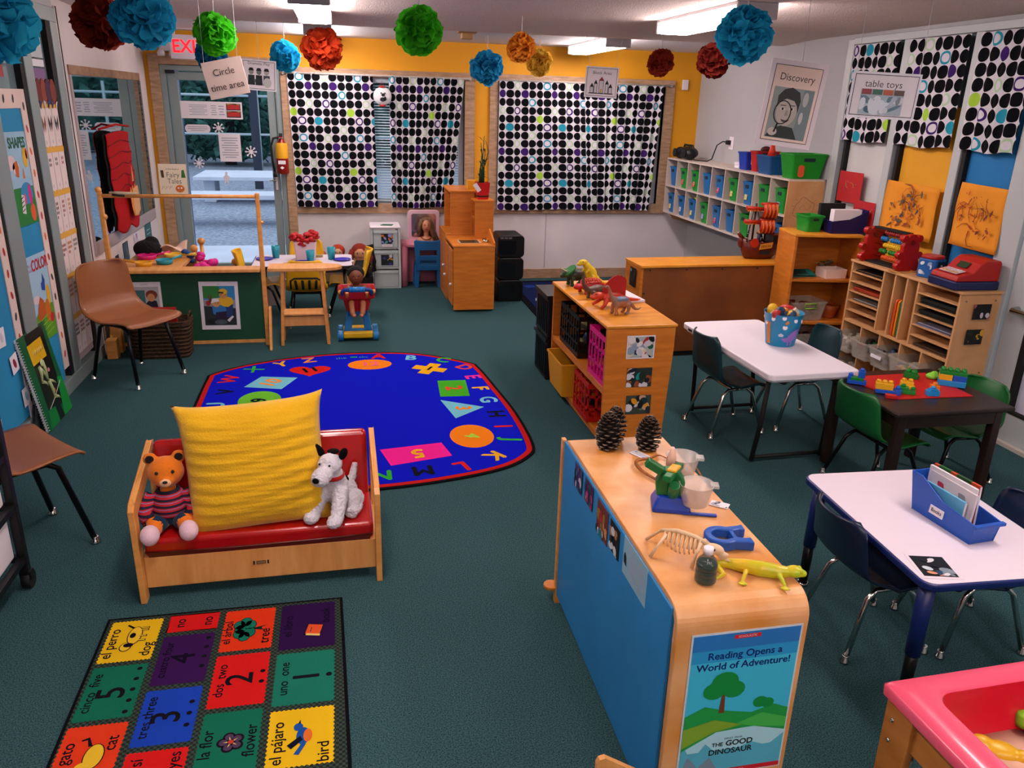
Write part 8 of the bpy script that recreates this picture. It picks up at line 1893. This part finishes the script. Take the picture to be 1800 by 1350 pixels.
b.box((-.01, .42, .0008), (.21, .115, .0004), c('#D8AC1A')); 
for k in range(5): b.tube([(-.07+.03*k, .41, .0013), (-.06+.03*k, .435, .0013), (-.05+.03*k, .41, .0013)], .003, c('#E2CC78'), 4)
for x0_, y0_, x1_, y1_ in ((-.06, .34, .0, .24), (.0, .24, .08, .20), (.0, .24, .01, .14), (.01, .14, .07, .11), (-.06, .34, -.08, .26), (.0, .36, .0, .25), (-.08, .26, -.03, .22)): b.tube([(x0_, y0_, .002), ((x0_+x1_)/2+.008, (y0_+y1_)/2, .004), (x1_, y1_, .002)], [.012, .009, .006], c('#A8B884'), 6)
b.ell((-.005, .35, .004), (.026, .022, .005), c('#B8C894'), 12, 6); b.flat(circ(.05, .29, .016, .012, 10), .003, c('#C87A8A')); b.flat(circ(.03, .17, .018, .014, 10), .003, c('#C88A4A')); b.tube([(-.1, .10, .002), (.0, .13, .002), (.15, .19, .002)], .0025, c('#B0B8A8'), 4)
b.pop(); b.build('cover_picture', t)
b = MB(); b.push(Matrix.Rotation(radians(-8.6), 4, 'Y') @ WEST @ TR(-.2, 0, -.006))
for k in range(34): b.tube([(.006*cos(a)-.002, .012+.0156*k, .012*sin(a)) for a in [2*pi*q/10 for q in range(11)]], .0018, mat('spiral_wire', '#C8CCC4', .4), 5)
b.pop(); b.build('spiral_binding', t)
b = MB(); b.tube([(-1.72, 4.10, .03), (-1.70, 4.30, .012), (-1.715, 4.45, .05), (-1.725, 4.52, .16)], .006, RUBBER, 6); tag(b.build('floor_cable'), 'thin black cable along the foot of the left window', 'cable')
for lab, y, h_ in (('short wooden block post standing by the left wall behind the brown chair', 5.88, .14), ('taller light wooden post end standing at the left wall under the mirror', 6.03, .30)):
    b = MB(); b.b2((XL+.05, y-.04, 0), (XL+.12, y+.04, h_), MAPLE); tag(b.build('wooden_post', bev=.005), lab, 'wooden post')
b = MB(); b.b2((XL+.014, 6.02, .54), (XL+.07, 6.11, .66), BIRCH); tag(b.build('wooden_corner_block', bev=.008), 'pale wooden corner block fixed to the left wall at the mirror edge', 'wooden block')

# wheeled rack at the left edge
t = thing('wheeled_rack', 'black wheeled rack with white panels cut off by the left edge', 'rack', (-1.395, 2.55, 0), 0)
for x in (-.15, .15):
    for y in (-.36, .36):
        b = MB(); b.b2((x-.015, y-.015, .07), (x+.015, y+.015, 1.0), BLACK); b.build('post', t, .003)
        b = MB(); b.cyl((x, y+.01, .035), .035, .03, RUBBER, 18, ax='x'); b.b2((x-.02, y-.012, .045), (x+.02, y+.02, .075), BLACK); b.build('castor', t)
for z in (.13, .35, .55, .78, .97):
    b = MB()
    for x in (-.15, .15): b.b2((x-.012, -.36, z-.012), (x+.012, .36, z+.012), BLACK)
    for y in (-.36, .36): b.b2((-.15, y-.012, z-.012), (.15, y+.012, z+.012), BLACK)
    b.build('rail', t)
for z0_, z1_ in ((.15, .335), (.37, .535), (.57, .76)):
    b = MB(); b.b2((-.135, -.34, z0_), (.135, .335, z1_), WHITE); b.build('tray', t, .008)

# ================================================================ hanging paper pompoms and signs
def pompom(label, x, y, z, r, col, seed, string=True, squash=1.0, n=96, open_=0):
    t = thing('paper_pompom', label, 'paper pompom', (x, y, z), 0, 'paper pompoms hanging from the ceiling')
    m = tissue(col); rn = random.Random(seed); b = MB()
    b.ell((0, 0, 0), (r*.55, r*.55, r*.55*squash), m, 14, 10)
    for k in range(n):
        ph = math.acos(1-2*(k+.5)/n); th_ = k*2.39996
        if open_ and cos(ph) > 1-open_: continue
        d = Vector((sin(ph)*cos(th_), sin(ph)*sin(th_), cos(ph)*squash)); d = (d+Vector((rn.uniform(-.18, .18), rn.uniform(-.18, .18), rn.uniform(-.18, .18)))).normalized()
        a = d.orthogonal().normalized(); c = d.cross(a); ro = rn.uniform(0, 6.28); a, c = a*cos(ro)+c*sin(ro), c*cos(ro)-a*sin(ro)
        w_ = r*rn.uniform(.42, .60); R_ = r*rn.uniform(.86, 1.04); cu = rn.uniform(.1, .55); ph0 = rn.uniform(0, 6.28)
        vs = []
        for i in range(5):
            for j in range(8):
                u = (j/7-.5)*2; v = i/4; wid = w_*(.25+.85*sin(min(1, v*1.15)*pi*.55))*sqrt(max(.05, 1-(max(0, v-.55)/.45)**2*.55))
                fr_ = .045*r*v*v*sin(j*1.9+ph0)
                p = d*(R_*(.35+.65*v*(1-.17*u*u))+fr_*.4)+a*(u*wid*.9)+c*(cu*w_*v*v*.8+fr_+(u*u)*w_*.30*v)
                vs.append(Vector((p.x, p.y, p.z)))
        b.add(vs, [(i*8+j, i*8+j+1, (i+1)*8+j+1, (i+1)*8+j) for i in range(4) for j in range(7)], m, True)
    b.build('tissue_ball', t)
    if string:
        b = MB(); b.tube([(0, 0, r*.5), (.004, 0, ZC-z)], .0022, mat('thread', '#C8CCD0', .6), 5); b.build('string', t)
    return t
LB, DR_, GN = '#1C93B8', '#8A2C1C', '#4CC828'
pompom('big light blue paper pompom cut off at the top left corner', -1.42, 4.02, 2.075, .178, '#35C4E4', 1, squash=.95)
pompom('dark red paper pompom hanging at the upper left, left of the large blue one', -1.14, 4.60, 2.12, .135, DR_, 2)
pompom('large blue paper pompom at the top left, between the dark red and green ones', -.875, 4.25, 2.125, .145, '#2BB0D8', 3)
pompom('bright green paper pompom above the circle time sign', -.70, 5.30, 2.135, .122, GN, 4)
pompom('dark blue paper pompom half hidden behind the green one above the circle time sign', -.99, 7.15, 2.09, .125, '#1E7AA4', 5)
pompom('light blue paper pompom in front of the yellow wall near the exit sign', -.42, 7.1, 2.105, .125, '#2BB8E0', 6)
pompom('orange red paper pompom under the far left ceiling light', -.11, 6.2, 2.125, .148, '#D84C26', 7)
pompom('big green paper pompom hanging at the top middle', .405, 4.40, 2.135, .122, GN, 8)
pompom('blue paper pompom above the gap between the curtained windows', 1.26, 7.3, 2.085, .148, '#2A9CCB', 9)
pompom('orange tissue pompom left of the yellow one', 1.20, 5.62, 2.15, .10, '#E89A34', 10)
pompom('yellow tissue pompom above the right window', 1.62, 6.85, 2.12, .112, '#F0C94E', 11)
pompom('dark red paper pompom above the right end of the right window', 2.42, 6.2, 2.125, .105, DR_, 12)
pompom('dark maroon paper pompom partly behind the large blue one at the upper right', 2.58, 5.6, 2.12, .12, '#6A1E16', 13)
pompom('large light blue paper pompom at the upper right', 1.78, 3.57, 2.115, .126, '#2AB0D8', 14)
COMIC = INK
def hang(name, label, x, y, z, w_, h_, rz, roll_, m, extra, frame=None, strings=((-.4, 1), (.4, 1)), group='area signs hanging from the ceiling', fw_=.022):
    t = thing(name, label, 'hanging sign', (x, y, z), radians(rz), group)
    b = MB(); b.push(RY(roll_) @ FRONT); b.box((0, 0, 0), (w_, h_, .003), frame or m)
    if frame: b.box((0, 0, .0022), (w_-fw_, h_-fw_, .001), INK); b.box((0, 0, .003), (w_-fw_-.006, h_-fw_-.006, .001), m)
    b.push(TR(0, 0, .0042)); extra(b); b.pop(); b.pop(); b.build('card', t)
    R3 = RY(roll_)
    for fx, spread in strings:
        p = R3 @ Vector((fx*w_, 0, h_/2)); b = MB(); b.tube([p, (p.x*spread, 0, ZC-z)], .0014, mat('thread'), 4); b.build('string', t)
    return t
hang('hanging_sign', 'cream paper sign reading Circle time area, hung askew under the green pompom', -.65, 5.2, 1.893, .235, .205, -8, -12, WARM, lambda b: (b.text('Circle', .052, plain('#4A3A38'), (0, .035, 0)), b.text('time area', .052, plain('#4A3A38'), (0, -.045, 0))), strings=((-.42, 1), (.42, 1)))
def bwpeople(b):
    b.text('Dramatic Play', .028, plain('#3A4448'), (0, .08, 0))
    for k, x in enumerate((-.055, 0, .055)):
        b.flat([(x-.026, -.07), (x+.026, -.07), (x+.022, .0), (x-.022, .0)], .0004*k, plain(['#1E2A2E', '#12181C', '#3A464A'][k])); b.flat(circ(x, .022, .018, .02, 12), .0004*k+.001, plain(['#8A9088', '#6A7470', '#A8A69E'][k])); b.flat([(x-.02, .03), (x+.02, .03), (x+.012, .05), (x-.012, .05)], .0004*k+.0015, INK)
    b.flat(circ(.06, -.05, .03, .035, 12), .003, plain('#B8C0BC')); b.flat(circ(-.01, -.04, .02, .02, 12), .003, plain('#22302E'))
hang('hanging_sign', 'white framed sign reading Dramatic Play behind the circle time sign', -.585, 6.6, 1.945, .25, .215, -3, 3, PAPER, bwpeople, plain('#E2E2EA', .4), strings=((.0, 1),))
def castle(b):
    b.text('Block Area', .034, plain('#3A3A44'), (0, .07, 0))
    k = INK; g = plain('#C9C8D0')
    for x, h_, w_ in ((-.075, .05, .03), (-.045, .075, .028), (0, .10, .04), (.045, .075, .028), (.075, .05, .03)):
        b.box((x, -.085+h_/2, 0), (w_, h_, .0004), k); b.box((x, -.085+h_/2, .0005), (w_-.008, h_-.008, .0004), g); b.flat([(x-w_*.5, -.085+h_), (x+w_*.5, -.085+h_), (x, -.085+h_+.028)], .001, plain('#8A1E24') if x == 0 else k)
    b.box((0, -.065, .0015), (.018, .03, .0004), plain('#C8A86A')); b.box((0, -.086, .001), (.2, .006, .0004), k)
hang('hanging_sign', 'white framed sign reading Block Area with a toy castle drawing', 2.085, 6.6, 1.98, .265, .235, -16, 2, PAPER, castle, plain('#E2E2EA', .4), strings=((-.38, 1.5), (.38, 1.5)))
def magnify(b):
    b.text('Discovery', .048, plain('#3A3434'), (0, .125, 0), sx=.9)
    b.box((.0, -.045, .0), (.205, .245, .0005), plain('#8E9A96', .5)); b.flat([(.035, -.165), (.10, -.165), (.10, .075), (.05, .075)], .0008, plain('#74868A', .5))
    b.flat(circ(.065, .03, .014, .035, 12), .001, plain('#B8BEBC')); b.flat(circ(.06, -.06, .010, .03, 12), .001, plain('#C4C8C6'))
    k = plain('#1C2825', .5); sk = plain('#B9B2A8', .5)
    b.flat([(-.1, -.165), (-.075, -.125), (-.03, -.105), (.03, -.11), (.062, -.165)], .0010, k)
    b.flat(circ(-.018, -.035, .052, .072, 24), .0013, sk)
    b.flat([(-.072, -.02), (-.075, .035), (-.05, .068), (-.012, .08), (.03, .06), (.042, .02), (.038, -.04), (.028, -.005), (.01, .018), (-.03, .025), (-.055, .01)], .0016, k)
    for ex, ey in ((-.04, -.025), (.006, -.022)):
        b.flat(circ(ex, ey, .0125, .0065, 14), .0019, plain('#DCD8D0', .5)); b.flat(circ(ex, ey, .0058, .0062, 12), .0022, INK); b.flat([(ex-.015, ey+.014), (ex+.014, ey+.016), (ex+.014, ey+.0195), (ex-.014, ey+.018)], .0019, k)
    b.flat([(-.021, -.03), (-.013, -.03), (-.008, -.056), (-.026, -.056)], .0018, plain('#9A938A', .5)); b.flat([(-.04, -.074), (-.016, -.078), (.006, -.072), (-.004, -.085), (-.018, -.089), (-.032, -.085)], .0019, plain('#4A413C'))
    b.tube([(-.038+.042*cos(a), -.042+.056*sin(a), .0024) for a in [2*pi*q/24 for q in range(25)]], .0024, INK, 5); b.tube([(-.05, -.097, .0024), (-.06, -.14, .0024)], .004, INK, 5); b.flat(circ(-.068, -.138, .024, .02, 14), .002, plain('#C4BEB4', .5))
hang('hanging_sign', 'large white framed sign reading Discovery with a grey photo, hung askew', 2.245, 3.9, 1.832, .285, .41, -14, 6, WARM, magnify, plain('#E6DCE0', .4), strings=((.02, 1),), fw_=.046)
def toysign(b):
    b.text('table toys', .044, plain('#4A4A54'), (-.01, .05, 0))
    b.box((-.008, -.03, 0), (.20, .115, .0004), plain('#9FB4C0', .5)); b.push(TR(-.008, -.045, .0008)); blobs(.2, .085, 3, ['#7A8A94', '#C8D4DC', '#5A7A8A', '#A8BCC8', '#2A5A6A', '#D0DCE4'], 24)(b); b.pop()
    for k, h in enumerate(('#8A3A3A', '#3A6A5A', '#B05A3A', '#5A4A44')): b.box((-.083+.05*k, .015, .003), (.045, .024, .0004), plain(h, .5))
hang('hanging_sign', 'white framed sign reading table toys in front of the dotted valances', 2.55, 3.6, 1.882, .315, .208, -18, 2, PAPER, toysign, plain('#E2E2EC', .4), strings=((-.46, 1), (.46, 1)))
